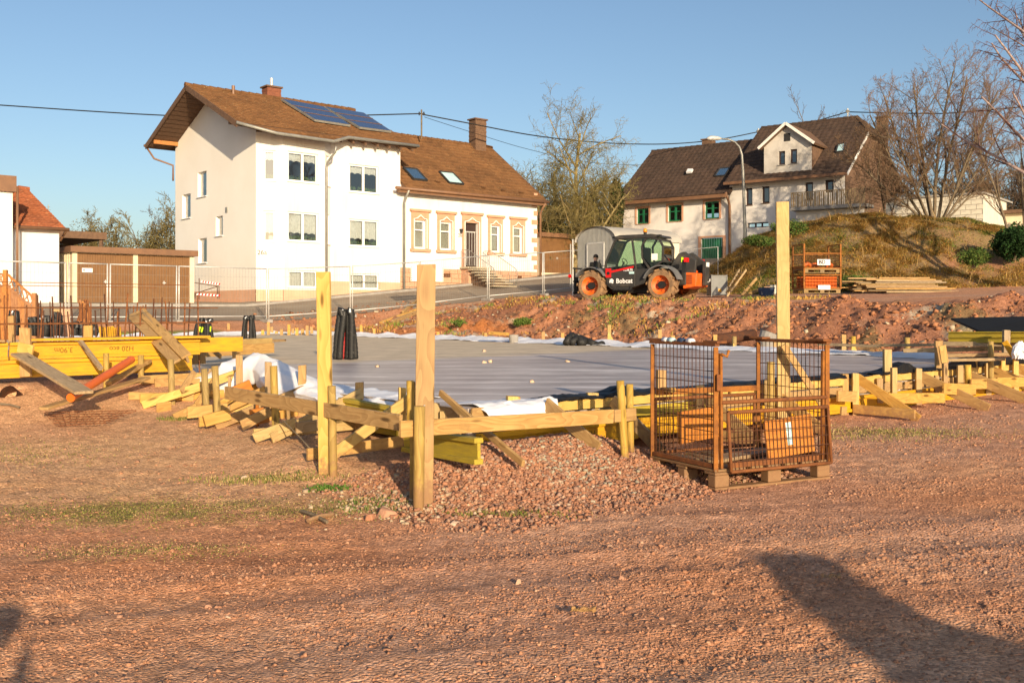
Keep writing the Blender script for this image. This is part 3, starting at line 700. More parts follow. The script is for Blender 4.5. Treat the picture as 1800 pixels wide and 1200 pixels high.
def chimney(c, sx, sy, z0, z1, mat, parent, ang, pot=0):
    M = Matrix.Translation(Vector((c[0], c[1], 0))) @ Matrix.Rotation(ang, 4, 'Z')
    mb = MB(); h = .12; z = z0; k = 0
    while z < z1-.05:
        e = .0 if k % 2 else .012
        mb.box((-sx/2-e, -sy/2-e, z), (sx/2+e, sy/2+e, min(z+h, z1)), M=M); z += h; k += 1
    ch = mb.build('chimney', mat, parent)
    MB().box((-sx/2-.08, -sy/2-.08, z1+.002), (sx/2+.08, sy/2+.08, z1+.08), M=M).build('chimney_cap', mat if mat != 'chimney_brick' else 'slate_brown', ch)
    if pot: MB().tube([(c[0], c[1], z1+.08), (c[0], c[1], z1+.08+pot)], .07, 10).build('flue_pipe', 'galvanised', ch)
    return ch
ANG_U = math.atan2(UY, UX)
# ---------------------------------------------------------------- house with the bay and solar panels
H1 = thing('house', HP(4, 2, 1.9), 'tall white rendered house with angled bay, brown tiled roof and two solar collectors', 'house')
cor = [(0, 0), (1.05, -.59), (3.19, -.59), (3.65, -.3), (7.62, -.3)]
def sw(p, q):
    P, Q = HP(*p), HP(*q); d = Vector((Q.x-P.x, Q.y-P.y)); L = d.length; d.normalize()
    o = Vector((d.y, -d.x)); return Wall((P.x, P.y), d, o), L
wL, LL = sw((0, 9.3), (0, 0)); wC, LC = sw(cor[0], cor[1]); wB, LB = sw(cor[1], cor[2]); wR, LR = sw(cor[2], cor[3]); wM, LM = sw(cor[3], cor[4])
wE, LE = sw((7.62, -.3), (7.62, 9.3)); wK, LK = sw((7.62, 9.3), (0, 9.3))
zb, BZ, MZ = 1.2, 2.38, 2.82
rL = [wL.rect(347.5, 304, 363, 347.5), wL.rect(320.5, 343, 335, 385), wL.rect(379.5, 381, 391.5, 415.5), wL.rect(348.5, 420, 363.5, 463)]
rC = [wC.rect(463, 264, 484, 317), wC.rect(463, 370.5, 484, 424)]
rB = [wB.rect(506, 265.5, 559, 318), wB.rect(506, 371.5, 560, 423.5), wB.rect(507, 475, 558, 505)]
rR = [(.12, .44, rB[0][2]-.05, rB[0][3]-.0), (.12, .44, rB[1][2]-.05, rB[1][3])]
rM = [wM.rect(614, 288, 665.5, 337), wM.rect(614, 384.5, 666, 432.5), wM.rect(615, 480.5, 666.5, 508)]
mb = MB()
wall_panel(mb, wL, 0, LL, BZ, 9.9, rL, 'render_cream'); mb.add([wL.pt(0, 9.9), wL.pt(LL, 9.9), wL.pt(LL, 9.98), wL.pt(4.65, 12.1), wL.pt(0, 10.1)], [(0, 1, 2, 3, 4)], 'render_cream')
wall_panel(mb, wC, 0, LC, BZ, 9.5, rC, 'render_white'); wall_panel(mb, wB, 0, LB, BZ, 9.5, rB, 'render_white')
wall_panel(mb, wR, 0, LR, BZ, 9.5, rR, 'render_white'); wall_panel(mb, wM, 0, LM, MZ, 9.85, rM[:2]+[(rM[2][0], rM[2][1], MZ, rM[2][3])] if rM[2][2] < MZ else rM, 'render_white')
wall_panel(mb, wE, 0, LE, 1, 9.9, [], 'slate_brown'); mb.add([wE.pt(0, 9.9), wE.pt(LE, 9.9), wE.pt(4.95, 12.1)], [(0, 1, 2)], 'slate_brown')
wall_panel(mb, wK, 0, LK, 1, 10.1, [], 'render_cream')
mb.build('wall', None, H1)
mb = MB()
wall_panel(mb, wL, 0, LL, .9, BZ, [], 'peach', out=.03); wall_panel(mb, wC, 0, LC, .9, BZ, [], 'peach', out=.03)
wall_panel(mb, wB, 0, LB, .9, BZ, [(rB[2][0], rB[2][1], rB[2][2], BZ)] if rB[2][2] < BZ else [], 'peach', out=.03); wall_panel(mb, wR, 0, LR, .9, BZ, [], 'peach', out=.03)
wall_panel(mb, wM, 0, LM, .9, MZ, [(rM[2][0], rM[2][1], rM[2][2], MZ)] if rM[2][2] < MZ else [], 'peach', out=.03)
for w_, L_, z_ in ((wL, LL, BZ), (wC, LC, BZ), (wB, LB, BZ), (wR, LR, BZ), (wM, LM, MZ)): mb.quad(w_.pt(0, z_, .03), w_.pt(L_, z_, .03), w_.pt(L_, z_, 0), w_.pt(0, z_, 0), 'peach')
mb.build('plinth', None, H1)
for i, r_ in enumerate(rL): window(wL, r_, H1, 1, curtain='sill' if i != 3 else 'full', blind=None if i < 3 else 'blind_grey', inset=.12, fw=.06)
window(wC, rC[0], H1, 1, curtain='top', plants=True); window(wC, rC[1], H1, 1, curtain='long')
window(wB, rB[0], H1, 2, curtain='top', plants=True); window(wB, rB[1], H1, 2, curtain='long', plants=True); window(wB, rB[2], H1, 2, curtain='full', blind='curtain')
window(wR, rR[0], H1, 1, curtain='top'); window(wR, rR[1], H1, 1, curtain='long')
window(wM, rM[0], H1, 2, curtain='top', plants=True); window(wM, rM[1], H1, 2, curtain='long', plants=True); window(wM, rM[2], H1, 2, curtain='full')
mb = MB(); u_, z_ = wL.hit(399, 369); bar(mb, wL, u_-.09, u_+.09, z_-.12, z_+.12, .002, .05); mb.build('wall_vent', 'zinc', H1)
u_, z_ = wC.hit(456, 444); text('house_number', '26a', .30, face_M(wC.pt(u_+.12, z_, .012), wC.d, (0, 0, 1)), 'ink', H1)
# roof
SL = .458
o_ = HP(-1.35, -.95, 12.2-SL*5.6); pf = Plane(o_, HP(1, 0)-HP(0, 0), HP(0, 1, SL)-HP(0, 0, 0))
rz = lambda b_: 12.2-SL*(4.65-b_)
front = [HP(-1.35, -.95, rz(-.95)), HP(8.2, -.95, rz(-.95)), HP(7.97, 4.65, 12.2), HP(-1.35, 4.65, 12.2)]
kick = [HP(.3, -1.38, rz(-.95)-.33), HP(3.1, -1.45, rz(-.95)-.38), HP(4.2, -.95, rz(-.95)), HP(-1.35, -.95, rz(-.95))]
back = [HP(-1.35, 4.65, 12.2), HP(7.97, 4.65, 12.2), HP(7.97, 9.9, 12.2-.42*5.25), HP(-1.35, 9.9, 12.2-.42*5.25)]
tiles(pf, front, 'tiles_brown', H1)
pk = Plane(kick[3], HP(1, 0)-HP(0, 0), HP(0, .45, .36)-HP(0, 0, 0)); tiles(pk, kick, 'tiles_brown', H1, rh=.26)
pb = Plane(back[2], HP(-1, 0)-HP(0, 0), HP(0, -1, .42)-HP(0, 0, 0)); tiles(pb, back, 'tiles_brown', H1)
slab_poly('roof', front, .16, 'slate_brown', H1); slab_poly('roof', back, .16, 'slate_brown', H1); slab_poly('roof', kick, .12, 'slate_brown', H1)
ridge_caps(HP(-1.4, 4.65, 12.22), HP(8.0, 4.65, 12.22), 'tiles_brown', H1)
# verge boards, purlin ends and soffit boards under the gable overhang
for p, q in ((front[0], front[3]), (back[0], back[3])):
    plank('verge_board', p+Vector((0, 0, -.1)), q+Vector((0, 0, -.1)), .26, .04, 'slate_brown', H1)
for b_, z_ in ((4.65, 11.9), (0.1, rz(.1)-.3), (9.0, 12.2-.42*4.35-.3)):
    plank('purlin', HP(-1.25, b_, z_), HP(.1, b_, z_), .2, .14, 'fence_wood' if b_ > 8 else 'slate_brown', H1)
for k in range(14):
    for s_, bb in ((1, 4.55-.36*k), (-1, 4.75+.36*k)):
        z_ = 12.2-(SL if s_ > 0 else .42)*abs(4.65-bb)-.205
        if -.9 < bb < 9.8: plank('soffit_board', HP(-1.3, bb, z_), HP(-.02, bb, z_), .02, .35, 'slate_brown', H1, bevel=0, up=(UY*SL*s_, -UX*SL*s_, 1))
for k in range(13):
    a_ = -.2+.68*k
    plank('rafter_end', HP(a_, -.9, rz(-.9)-.26), HP(a_, .0, rz(0)-.26), .12, .09, 'slate_brown', H1, bevel=0)
gp = [HP(-1.4, -.98, rz(-.95)-.02), HP(.28, -1.44, rz(-.95)-.36), HP(3.12, -1.52, rz(-.95)-.42), HP(4.2, -1.03, rz(-.95)-.05), HP(8.25, -1.02, rz(-.95)-.03)]
MB().tube([p+Vector((0, 0, .0)) for p in gp], .075, 8).build('gutter', 'zinc', H1, smooth=True)
dpx = [wR.pt(.1, 0, .62), wR.pt(.12, 0, .2)]
MB().tube([HP(3.25, -1.50, 8.98+.02), HP(3.25, -1.42, 8.75), HP(3.22, -.78, 8.35), HP(3.21, -.72, 8.1), HP(3.21, -.72, 2.0)], .055, 8).build('downpipe', 'zinc', H1, smooth=True)
MB().tube([HP(-1.3, 9.95, 9.95), HP(-1.0, 9.6, 9.3), HP(-.1, 9.35, 9.0), HP(-.1, 9.35, 8.2)], .05, 8).build('downpipe', 'brown_metal', H1, smooth=True)
MB().tube([HP(-1.4, 9.95, 12.2-.42*5.3), HP(8, 9.95, 12.2-.42*5.3)], .07, 8).build('gutter', 'brown_metal', H1, smooth=True)
p_ = pf.hit(464.5, 169); a_, b_ = AB(p_.x, p_.y)
chimney(HP(3.25, 4.9), .75, .6, 11.6, 12.75, 'chimney_brick', H1, ANG_U, pot=.45)
MB().tube([HP(.9, 4.3, 12.0), HP(.9, 4.3, 12.45)], .08, 10).build('roof_vent', 'brown_metal', H1)
for q in (((493, 179.5), (568, 193.5), (615, 226), (552, 216.5)), ((568.5, 193), (638, 204), (687, 236.5), (631, 229.5))):
    P = [pf.hit(*z_) for z_ in q]; n_ = pf.n; e_ = [p+n_*.08 for p in P]
    fr = MB().prism(e_, n_*.1).build('solar_collector', 'zinc', H1)
    c_ = sum(P, Vector())/4
    for k in range(3):
        A_ = e_[0].lerp(e_[3], (k+.03)/3); B_ = e_[1].lerp(e_[2], (k+.03)/3); C_ = e_[1].lerp(e_[2], (k+.97)/3); D_ = e_[0].lerp(e_[3], (k+.97)/3)
        ins = lambda p, o: p.lerp(o, .02)+n_*.106
        MB().quad(ins(A_, B_), ins(B_, A_), ins(C_, D_), ins(D_, C_)).build('collector_pane', 'solar', fr)
    for k in range(1, 3): MB().beam(e_[0].lerp(e_[3], k/3)+n_*.11, e_[1].lerp(e_[2], k/3)+n_*.11, .02, .05, mat='slate_brown').build('pane_joint', None, fr)

# ---------------------------------------------------------------- older house with the sandstone plinth
H2 = thing('house', HP(12, 2, 2.8), 'lower white house with brown tiled roof, peach window surrounds and outside stone stairs', 'house')
wF, LF = sw((7.63, -.25), (16.85, -.25)); wG, LG = sw((16.85, -.25), (16.85, 8.7))
PZ0 = wF.hit(711, 472)[1]; PZ1 = wF.hit(940, 478)[1]; PZ = (PZ0+PZ1)/2+.02
r2 = [wF.rect(727.5, 387.5, 748, 436.5), wF.rect(773, 389.5, 793.5, 438.5), wF.rect(862, 395, 878.5, 443.5), wF.rect(901, 398.5, 918, 445)]
zt_ = sum(r[3] for r in r2)/4; zb_ = sum(r[2] for r in r2)/4; r2 = [(r[0], r[1], zb_, zt_) for r in r2]
rd_ = wF.rect(816.5, 391, 834, 468); rd_ = (rd_[0], rd_[1]+.25, PZ+.15, zt_+.05)
rv = [wF.rect(779, 481.5, 792, 489)[:2]+(PZ-.42, PZ-.12), wF.rect(905, 484, 917.5, 491)[:2]+(PZ-.42, PZ-.12), wF.rect(867, 484, 877, 491)[:2]+(PZ-.42, PZ-.12)]
mb = MB(); wall_panel(mb, wF, 0, LF, PZ, 7.75, r2+[rd_], 'render_white', depth=.2)
wall_panel(mb, wG, 0, LG, 1.5, 7.75, [], 'render_white'); mb.add([wG.pt(0, 7.75), wG.pt(LG, 7.75), wG.pt(4.45, 11.0)], [(0, 1, 2)], 'render_white')
mb.build('wall', None, H2)
# sandstone plinth: single blocks with recessed joints
mb = MB(); wall_panel(mb, wF, 0, LF, 1.6, PZ, [], 'stone_peach', out=-.03); pl_ = mb.build('plinth', None, H2)
blk = MB().box((-.5, -.05, -.5), (.5, .05, .5)).build('stone_block', 'stone_peach', pl_, bevel=.02); bme = blk.data; bpy.data.objects.remove(blk)
zz = PZ; row = 0
while zz > 2.2:
    h = .24; u = (row % 2)*-.2
    while u < LF:
        L = .5+random.uniform(-.08, .1); c0, c1 = max(u, 0)+.012, min(u+L, LF)-.012
        if c1-c0 > .08 and not any(r[0] < (c0+c1)/2 < r[1] and r[2] < zz-h/2 < r[3] for r in rv) and zz > fine_z(np.array([wF.pt(u, 0).x]), np.array([wF.pt(u, 0).y]))[0]-.1:
            M = face_M(wF.pt((c0+c1)/2, zz-h/2, -.012+random.uniform(0, .012)), wF.d, (0, 0, 1)); M = M @ Matrix.Diagonal((c1-c0, (h-.02), .6, 1))
            me_ = bme
            o = bpy.data.objects.new('stone_block', me_); col.objects.link(o); o.parent = pl_; o.matrix_basis = wm(pl_).inverted() @ M @ Matrix.Rotation(R(90), 4, 'X')
        u += L
    zz -= h; row += 1
for r_ in rv:
    mb = MB(); bar(mb, wF, r_[0], r_[1], r_[2], r_[3], -.02, .0, 'rust_dark'); bar(mb, wF, r_[0]-.03, r_[1]+.03, r_[3], r_[3]+.05, -.02, .04, 'trim_peach')
    for k in range(6): 
        x = r_[0]+(r_[1]-r_[0])*(k+.5)/6; bar(mb, wF, x-.01, x+.01, r_[2], r_[3], .005, .02, 'rust')
    mb.build('cellar_grille', None, H2)
def ornate(w, r, parent, door=False):
    a, b_, c_, d_ = r; s = MB(); t = .17
    bar(s, w, a-t, a-.003, c_, d_+.12, .003, .06, 'trim_peach'); bar(s, w, b_+.003, b_+t, c_, d_+.12, .003, .06, 'trim_peach')
    bar(s, w, a-t, b_+t, d_+.12, d_+.42, .003, .07, 'trim_peach'); bar(s, w, a-t-.1, b_+t+.1, d_+.42, d_+.54, .003, .16, 'trim_peach')
    # white moulding rising to a small pediment
    m_ = (a+b_)/2; q = [(a-.03, c_), (a-.03, d_+.05), (a+(m_-a)*.45, d_+.09), (m_, d_+.26), (b_-(b_-m_)*.45, d_+.09), (b_+.03, d_+.05), (b_+.03, c_)]
    for i in range(6): s.beam(w.pt(q[i][0], q[i][1], .08), w.pt(q[i+1][0], q[i+1][1], .08), .045, .04, up=w.o, mat='trim_white')
    if not door: bar(s, w, a-t-.08, b_+t+.08, c_-.16, c_-.02, .003, .14, 'trim_peach')
    s.add([w.pt(a, d_, .02), w.pt(b_, d_, .02), w.pt(b_, d_+.12, .02), w.pt(a, d_+.12, .02)], [(0, 1, 2, 3)], 'trim_peach')
    s.build('surround', None, parent)
for r_ in r2:
    wi = window(wF, r_, H2, 1, curtain='full', blind='blind_grey', cross=.66, sill=None, inset=.1, fw=.08); ornate(wF, r_, wi)
mb = MB(); a, b_, c_, d_ = rd_; bar(mb, wF, a+.004, b_-.004, c_+.004, d_-.004, -.26, -.2, 'dark_frame')
dr = mb.build('door', None, H2)
mb = MB()
for k in range(5): x = a+.1+(b_-a-.2)*k/4; bar(mb, wF, x-.012, x+.012, c_+.1, d_-.5, -.195, -.18)
bar(mb, wF, a+.06, b_-.06, d_-.5, d_-.44, -.195, -.17); mb.build('door_grille', 'galvanised', dr)
ornate(wF, rd_, dr, True)
u_, z_ = wF.hit(808.5, 414); text('house_number', '26', .26, face_M(wF.pt(u_, z_, .012), wF.d, (0, 0, 1)), 'ink', H2)
mb = MB(); mb.tube([wF.pt(u_, z_+.3, .0), wF.pt(u_, z_+.3, .14)], .05, 8, 'ink').tube([wF.pt(u_, z_+.32, .14), wF.pt(u_, z_+.12, .16)], [.09, .05], 8, 'ink'); mb.build('wall_lamp', None, H2)
for k in range(9):       # quoins on the right corner
    z_ = PZ+.15+k*.5; bar(mb := MB(), wF, LF-(.42 if k % 2 else .26), LF-.002, z_, z_+.25, .003, .04); mb.build('quoin', 'trim_peach', H2)
# roof
S2 = (11.1-7.5)/4.95; rz2 = lambda b_: 11.1-S2*abs(4.2-b_)
f2 = [HP(7.7, -.75, rz2(-.75)), HP(17.15, -.75, rz2(-.75)), HP(17.15, 4.2, 11.1), HP(7.7, 4.2, 11.1)]
k2 = [HP(7.7, 4.2, 11.1), HP(17.15, 4.2, 11.1), HP(17.15, 9.1, rz2(9.1)), HP(7.7, 9.1, rz2(9.1))]
p2 = Plane(f2[0], HP(1, 0)-HP(0, 0), HP(0, 1, S2)-HP(0, 0, 0)); tiles(p2, f2, 'tiles_brown', H2, rh=.36)
p2b = Plane(k2[3], HP(1, 0)-HP(0, 0), HP(0, -1, S2)-HP(0, 0, 0)); tiles(p2b, k2, 'tiles_brown', H2)
slab_poly('roof', f2, .14, 'slate_brown', H2); slab_poly('roof', k2, .14, 'slate_brown', H2); ridge_caps(HP(7.9, 4.2, 11.12), HP(17.2, 4.2, 11.12), 'tiles_brown', H2)
plank('verge_board', f2[1]+Vector((0, 0, -.09)), f2[2]+Vector((0, 0, -.09)), .24, .04, 'slate_brown', H2)
mb = MB(); mb.beam(HP(7.3, -.62, 7.38), HP(17.1, -.62, 7.38), .22, .3, mat='brown_metal'); mb.build('eaves_box', None, H2)
MB().tube([HP(7.0, -.84, 7.46), HP(17.2, -.84, 7.46)], .08, 8).build('gutter', 'brown_metal', H2, smooth=True)
MB().tube([HP(7.78, -.84, 7.4), HP(7.78, -.6, 7.1), HP(7.78, -.42, 6.8), HP(7.78, -.42, 2.0)], .06, 8).build('downpipe', 'zinc', H2, smooth=True)
MB().tube([HP(16.95, -.84, 7.4), HP(16.95, -.5, 7.0), HP(16.95, -.42, 6.8), HP(16.95, -.42, 2.6)], .06, 8).build('downpipe', 'brown_metal', H2, smooth=True)
a_, b_ = 15.0, 4.0
for a_ in np.arange(11, 16, .02):
    p = HP(a_, 4.0)
    if 900+F*p.x/p.y > 841: break
chimney(HP(a_, 4.0), .8, .62, 9.9, 12.55, 'slate_brown', H2, ANG_U)
chimney(HP(9.3, 5.2), .6, .5, 10.2, 11.55, 'chimney_brick', H2, ANG_U, pot=.35)
def rooflight(pl, q, parent, mat='velux', open_=0):
    P = [pl.hit(*z_) for z_ in q]; n_ = pl.n; mb = MB(); 
    for i in range(4): mb.beam(P[i]+n_*.09, P[(i+1) % 4]+n_*.09, .09, .08, up=n_)
    fr = mb.build('rooflight', 'charcoal_paint', parent); MB().quad(*[p+n_*.1 for p in P]).build('pane', mat, fr)
rooflight(p2, ((708, 297.5), (731.5, 300), (750, 320), (726, 317.5)), H2); rooflight(p2, ((771, 304.5), (795, 307), (814, 326.5), (789, 324)), H2, 'sticker_blue')
for i, (px, py) in enumerate(((768, 321), (848, 331), (883, 336), (915, 340))):
    mb = MB(); p = p2.hit(px, py); mb.hexa([p+p2.s*x+p2.t*y+p2.n*z for x, y, z in ((-.12, -.1, 0), (.12, -.1, 0), (.12, .15, 0), (-.12, .15, 0), (-.12, -.1, .12), (.12, -.1, .12), (.1, .15, .03), (-.1, .15, .03))], 'tiles_brown')
    mb.build('roof_vent', None, H2)
# outside stairs, coming down towards the street
zt_, n_st = PZ+.13, 7
aD = 7.63+rd_[0]-.35; aE = 7.63+rd_[1]+.30; bF = -1.0
gz0 = tz(*HP(aE, bF-n_st*.29).xy)+.06; st = thing('stone_stairs', HP((aD+aE)/2, -1.6, gz0), 'pale stone outside stairs with thin railings leading up to the house door', 'stairs')
def blk3(a0, a1, b0, b1, z0, z1, mat, nm, par, bev=.008):
    m_ = MB(); m_.hexa([HP(x, y, z) for z in (z0, z1) for x, y in ((a0, b0), (a1, b0), (a1, b1), (a0, b1))]); return m_.build(nm, mat, par, bevel=bev)
blk3(aD, aE, bF, -.32, zt_-.1, zt_, 'step_stone', 'landing', st)
blk3(aD+.12, aE-.12, bF+.1, -.3, gz0-.5, zt_-.102, 'stone_peach', 'stair_wall', st)
hh = (zt_-gz0)/n_st
for k in range(n_st):
    z = zt_-hh*(k+1)+.0; b_ = bF-k*.29
    blk3(aD, aE, b_-.33, b_+.03, z-.065, z, 'step_stone', 'step', st)
    if k < n_st-1: blk3(aD+.25, aE-.25, b_-.24, b_+.0, gz0-.4, z-.067, 'slate_brown', 'riser', st, 0)
for aa in (aD+.04, aE-.04):
    mb = MB(); bE = bF-n_st*.29
    for k in range(16):
        bb = -.4+(bE+.4)*k/15; zf = zt_ if bb > bF else zt_-(bF-bb)/.29*hh
        mb.tube([HP(aa, bb, zf-.05), HP(aa, bb, zf+.85)], .010, 5)
    mb.tube([HP(aa, -.4, zt_+.87), HP(aa, bF, zt_+.87), HP(aa, bE, gz0+.87), HP(aa, bE-.15, gz0+.6), HP(aa, bE-.05, gz0+.1)], .016, 6); mb.build('railing', 'zinc', st, smooth=True)

# ---------------------------------------------------------------- garages, left buildings
def garage(a0, b0, wid, n_d, h, label, side=5.0, post=.28, gdepth=5.5, fh=.25, doormat='brown_door', sign=False):
    zg = tz(*HP(a0+wid/2, b0).xy)+.03; g = thing('garage', HP(a0+wid/2, b0+1, zg), label, 'garage')
    w, L = sw((a0, b0), (a0+wid, b0)); ws, Ls = sw((a0, b0+gdepth), (a0, b0)); we, _ = sw((a0+wid, b0), (a0+wid, b0+gdepth))
    dw = (wid-post*(n_d+1))/n_d; ho = [(post+k*(dw+post), post+k*(dw+post)+dw, zg, zg+h-.02) for k in range(n_d)]
    mb = MB(); wall_panel(mb, w, 0, L, zg-.6, zg+h, [(x0, x1, zg, z1) for x0, x1, _, z1 in ho], 'cream_wall', depth=.1)
    wall_panel(mb, ws, 0, Ls, zg-.6, zg+h, [], 'cream_wall'); wall_panel(mb, we, 0, Ls, zg-.6, zg+h, [], 'cream_wall')
    for k in range(int(Ls/.22)): bar(mb, ws, k*.22, k*.22+.1, zg-.5, zg+h, .002, .035, 'cream_wall')
    mb.build('wall', None, g)
    mb = MB(); e = .12; z0, z1 = zg+h+.003, zg+h+fh
    mb.hexa([HP(a0-e, b0-.18, z0), HP(a0+wid+e, b0-.18, z0), HP(a0+wid+e, b0+gdepth, z0), HP(a0-e, b0+gdepth, z0), HP(a0-e, b0-.18, z1), HP(a0+wid+e, b0-.18, z1), HP(a0+wid+e, b0+gdepth, z1), HP(a0-e, b0+gdepth, z1)]); mb.build('roof', 'brown_metal', g)
    for i, (x0, x1, _, z1) in enumerate(ho):
        mb = MB(); n = int(dw/.1)
        for k in range(n):
            u0 = x0+.01+(dw-.02)*k/n; u1 = x0+.01+(dw-.02)*(k+1)/n; bar(mb, w, u0+.006, u1-.006, zg+.02, z1-.01, -.07, -.05)
        bar(mb, w, x0+.01, x1-.01, zg+.01, z1-.005, -.09, -.071); d = mb.build('garage_door', doormat, g)
        mb = MB(); c = (x0+x1)/2; bar(mb, w, c-.07, c+.07, zg+.85, zg+.89, -.05, -.01); bar(mb, w, c-.02, c+.02, zg+.8, zg+.95, -.05, -.03); mb.build('handle', 'galvanised', d)
        if sign and i == 0:
            mb = MB(); bar(mb, w, x0+.2, x0+.62, zg+1.25, zg+1.42, -.045, -.035, 'paper_white'); sg = mb.build('door_sign', None, d)
            mb = MB(); bar(mb, w, x0+.25, x0+.3, zg+1.3, zg+1.37, -.034, -.03, 'plastic_blue'); mb.build('sign_print', None, sg)
    return g
garage(-7.78, .5, 5.1, 2, 2.05, 'flat roofed double garage with two brown ribbed doors left of the tall house', sign=True, post=.19)
a_g = 19.0
for a_g in np.arange(16.9, 22, .02):
    p = HP(a_g, 1.5)
    if 900+F*p.x/p.y > 948: break
garage(a_g, 1.5, 2.9, 1, 2.1, 'single garage with brown door beside the stone stairs house', post=.16, gdepth=5)
L1 = thing('house', HP(-9, 2, 1.8), 'white rendered outbuilding with mossy red clay tiled roof beside the double garage', 'house')
wa, La = sw((-16, -.2), (-8.49, -.2)); wb_, Lb = sw((-8.49, -.2), (-8.49, 9)); 
mb = MB(); wall_panel(mb, wa, 0, La, .9, 4.72, [], 'render_white'); wall_panel(mb, wb_, 0, Lb, .9, 4.72, [], 'render_white'); mb.add([wb_.pt(0, 4.72), wb_.pt(Lb, 4.72), wb_.pt(5, 6.65)], [(0, 1, 2)], 'render_white'); mb.build('wall', None, L1)
s1 = 2.0/5.3; f1 = [HP(-16, -.45, 4.68), HP(-8.3, -.45, 4.68), HP(-8.3, 4.85, 6.68), HP(-16, 4.85, 6.68)]
p1_ = Plane(f1[0], HP(1, 0)-HP(0, 0), HP(0, 1, s1)-HP(0, 0, 0)); tiles(p1_, f1, 'tiles_red', L1, tw=.24, rh=.32, amp=.035)
slab_poly('roof', f1, .12, 'tiles_red', L1); slab_poly('roof', [f1[3], f1[2], HP(-8.3, 9.2, 4.9), HP(-16, 9.2, 4.9)], .12, 'tiles_red', L1); ridge_caps(f1[3], f1[2], 'tiles_red', L1, r=.13)
MB().tube([HP(-16, -.52, 4.62), HP(-8.2, -.52, 4.62)], .07, 8).build('gutter', 'brown_metal', L1, smooth=True)
MB().tube([HP(-8.3, -.52, 4.6), HP(-8.2, .1, 4.5), HP(-8.35, .15, 4.2)], .05, 8).build('downpipe', 'brown_metal', L1, smooth=True)
L2 = thing('house', HP(-14, 1, 1.8), 'cream white building end with brown flat roof edge at the left margin', 'house')
wa, La = sw((-24, -.9), (-10.35, -.9)); wb_, Lb = sw((-10.35, -.9), (-10.35, -.25)); mb = MB(); wall_panel(mb, wa, 0, La, .9, 5.9, [], 'render_white'); wall_panel(mb, wb_, 0, Lb+4, .9, 5.9, [], 'render_white'); mb.build('wall', None, L2)
mb = MB(); mb.hexa([HP(x, y, z) for z in (5.9, 6.5) for x, y in ((-24, -1.05), (-10.25, -1.05), (-10.25, 4), (-24, 4))]); mb.build('roof', 'brown_metal', L2)
MB().tube([HP(-10.2, -.95, 6.1), HP(-10.2, -.95, 2)], .05, 8).build('downpipe', 'brown_metal', L2, smooth=True)
cp = thing('carport', HP(-4, 12, 1.9), 'dark flat roofed carport standing behind the double garage', 'carport')
mb = MB(); mb.hexa([HP(x, y, z) for z in (4.95, 5.3) for x, y in ((-9.5, 9), (-3.6, 9), (-3.6, 14), (-9.5, 14))]); mb.build('roof', 'slate_brown', cp)
for x, y in ((-9.3, 9.2), (-3.8, 9.2), (-3.8, 13.8), (-9.3, 13.8)): plank('post', HP(x, y, 1.9), HP(x, y, 4.94), .14, .14, 'slate_brown', cp)
mb = MB(); mb.quad(HP(-9.4, 13.9, 1.9), HP(-3.7, 13.9, 1.9), HP(-3.7, 13.9, 4.94), HP(-9.4, 13.9, 4.94), 'slate_brown'); mb.build('rear_wall', None, cp)

# ---------------------------------------------------------------- long house on the right
H3 = thing('house', (14, 60, 4.0), 'long white house with green window frames, dark tiled roof and grey front gable', 'house')
V = Vector((.8, -.6))       # towards the right end and the camera
K0 = Vector((13.13, 60.0)); Wd = Vector((.6, .8))
def h3(u, w, z=0): p = K0+V*u+Wd*w; return Vector((p.x, p.y, z))
def wall3(u0, w0, u1, w1):
    P, Q = h3(u0, w0), h3(u1, w1); d = Vector((Q.x-P.x, Q.y-P.y)); L = d.length; d.normalize(); return Wall((P.x, P.y), d, (d.y, -d.x)), L
UL, UR = -7.4, 6.95
wl3, L3 = wall3(UL, 0, 0, 0); wr3, L3r = wall3(0, -.05, UR, -.05)
EZ = 8.55
g3 = [wl3.rect(1119.5, 367, 1140.5, 394), wl3.rect(1174.5, 361.5, 1198.5, 390), wl3.rect(1239, 355, 1264.5, 385.5)]
dg = wl3.rect(1232.5, 419, 1271, 465); cd = wl3.rect(1189, 421, 1193, 441)
mb = MB(); wall_panel(mb, wl3, 0, L3, 2.5, EZ, g3+[dg], 'render_grey', depth=.2); 
wx, Lx = wall3(UL, 9, UL, 0); wall_panel(mb, wx, 0, Lx, 2.5, EZ, [], 'render_grey'); mb.add([wx.pt(0, EZ), wx.pt(Lx, EZ), wx.pt(4.5, 12.3)], [(0, 1, 2)], 'render_grey')
b3 = [wr3.rect(1310.5, 331, 1322.5, 361), wr3.rect(1339, 328, 1352.5, 357.5), wr3.rect(1415, 321, 1429, 351.5), wr3.rect(1450, 316.5, 1465.5, 339), wr3.rect(1313, 392, 1351, 401)]
wall_panel(mb, wr3, 0, L3r, 2.5, 9.15, b3, 'render_grey', depth=.2)
mb.build('wall', None, H3)
for r_ in g3: window(wl3, r_, H3, 2, mat='green_paint', fw=.09, inset=.1, cross=.62, sill='trim_peach', surround=(.12, 'trim_peach', .04))
for r_ in b3[:3]: window(wr3, r_, H3, 1, mat='dark_frame', fw=.09, inset=.14, sill='slate_brown', curtain='full', blind='blind_grey')
window(wr3, b3[3], H3, 1, mat='dark_frame', fw=.12, inset=.14, sill=None)
window(wr3, b3[4], H3, 3, mat='dark_frame', fw=.06, inset=.18, sill=None)
mb = MB(); a, b_, c_, d_ = dg
for k in range(9): u = a+(b_-a)*k/9; bar(mb, wl3, u+.01, a+(b_-a)*(k+1)/9-.01, c_, d_-.02, -.15, -.12)
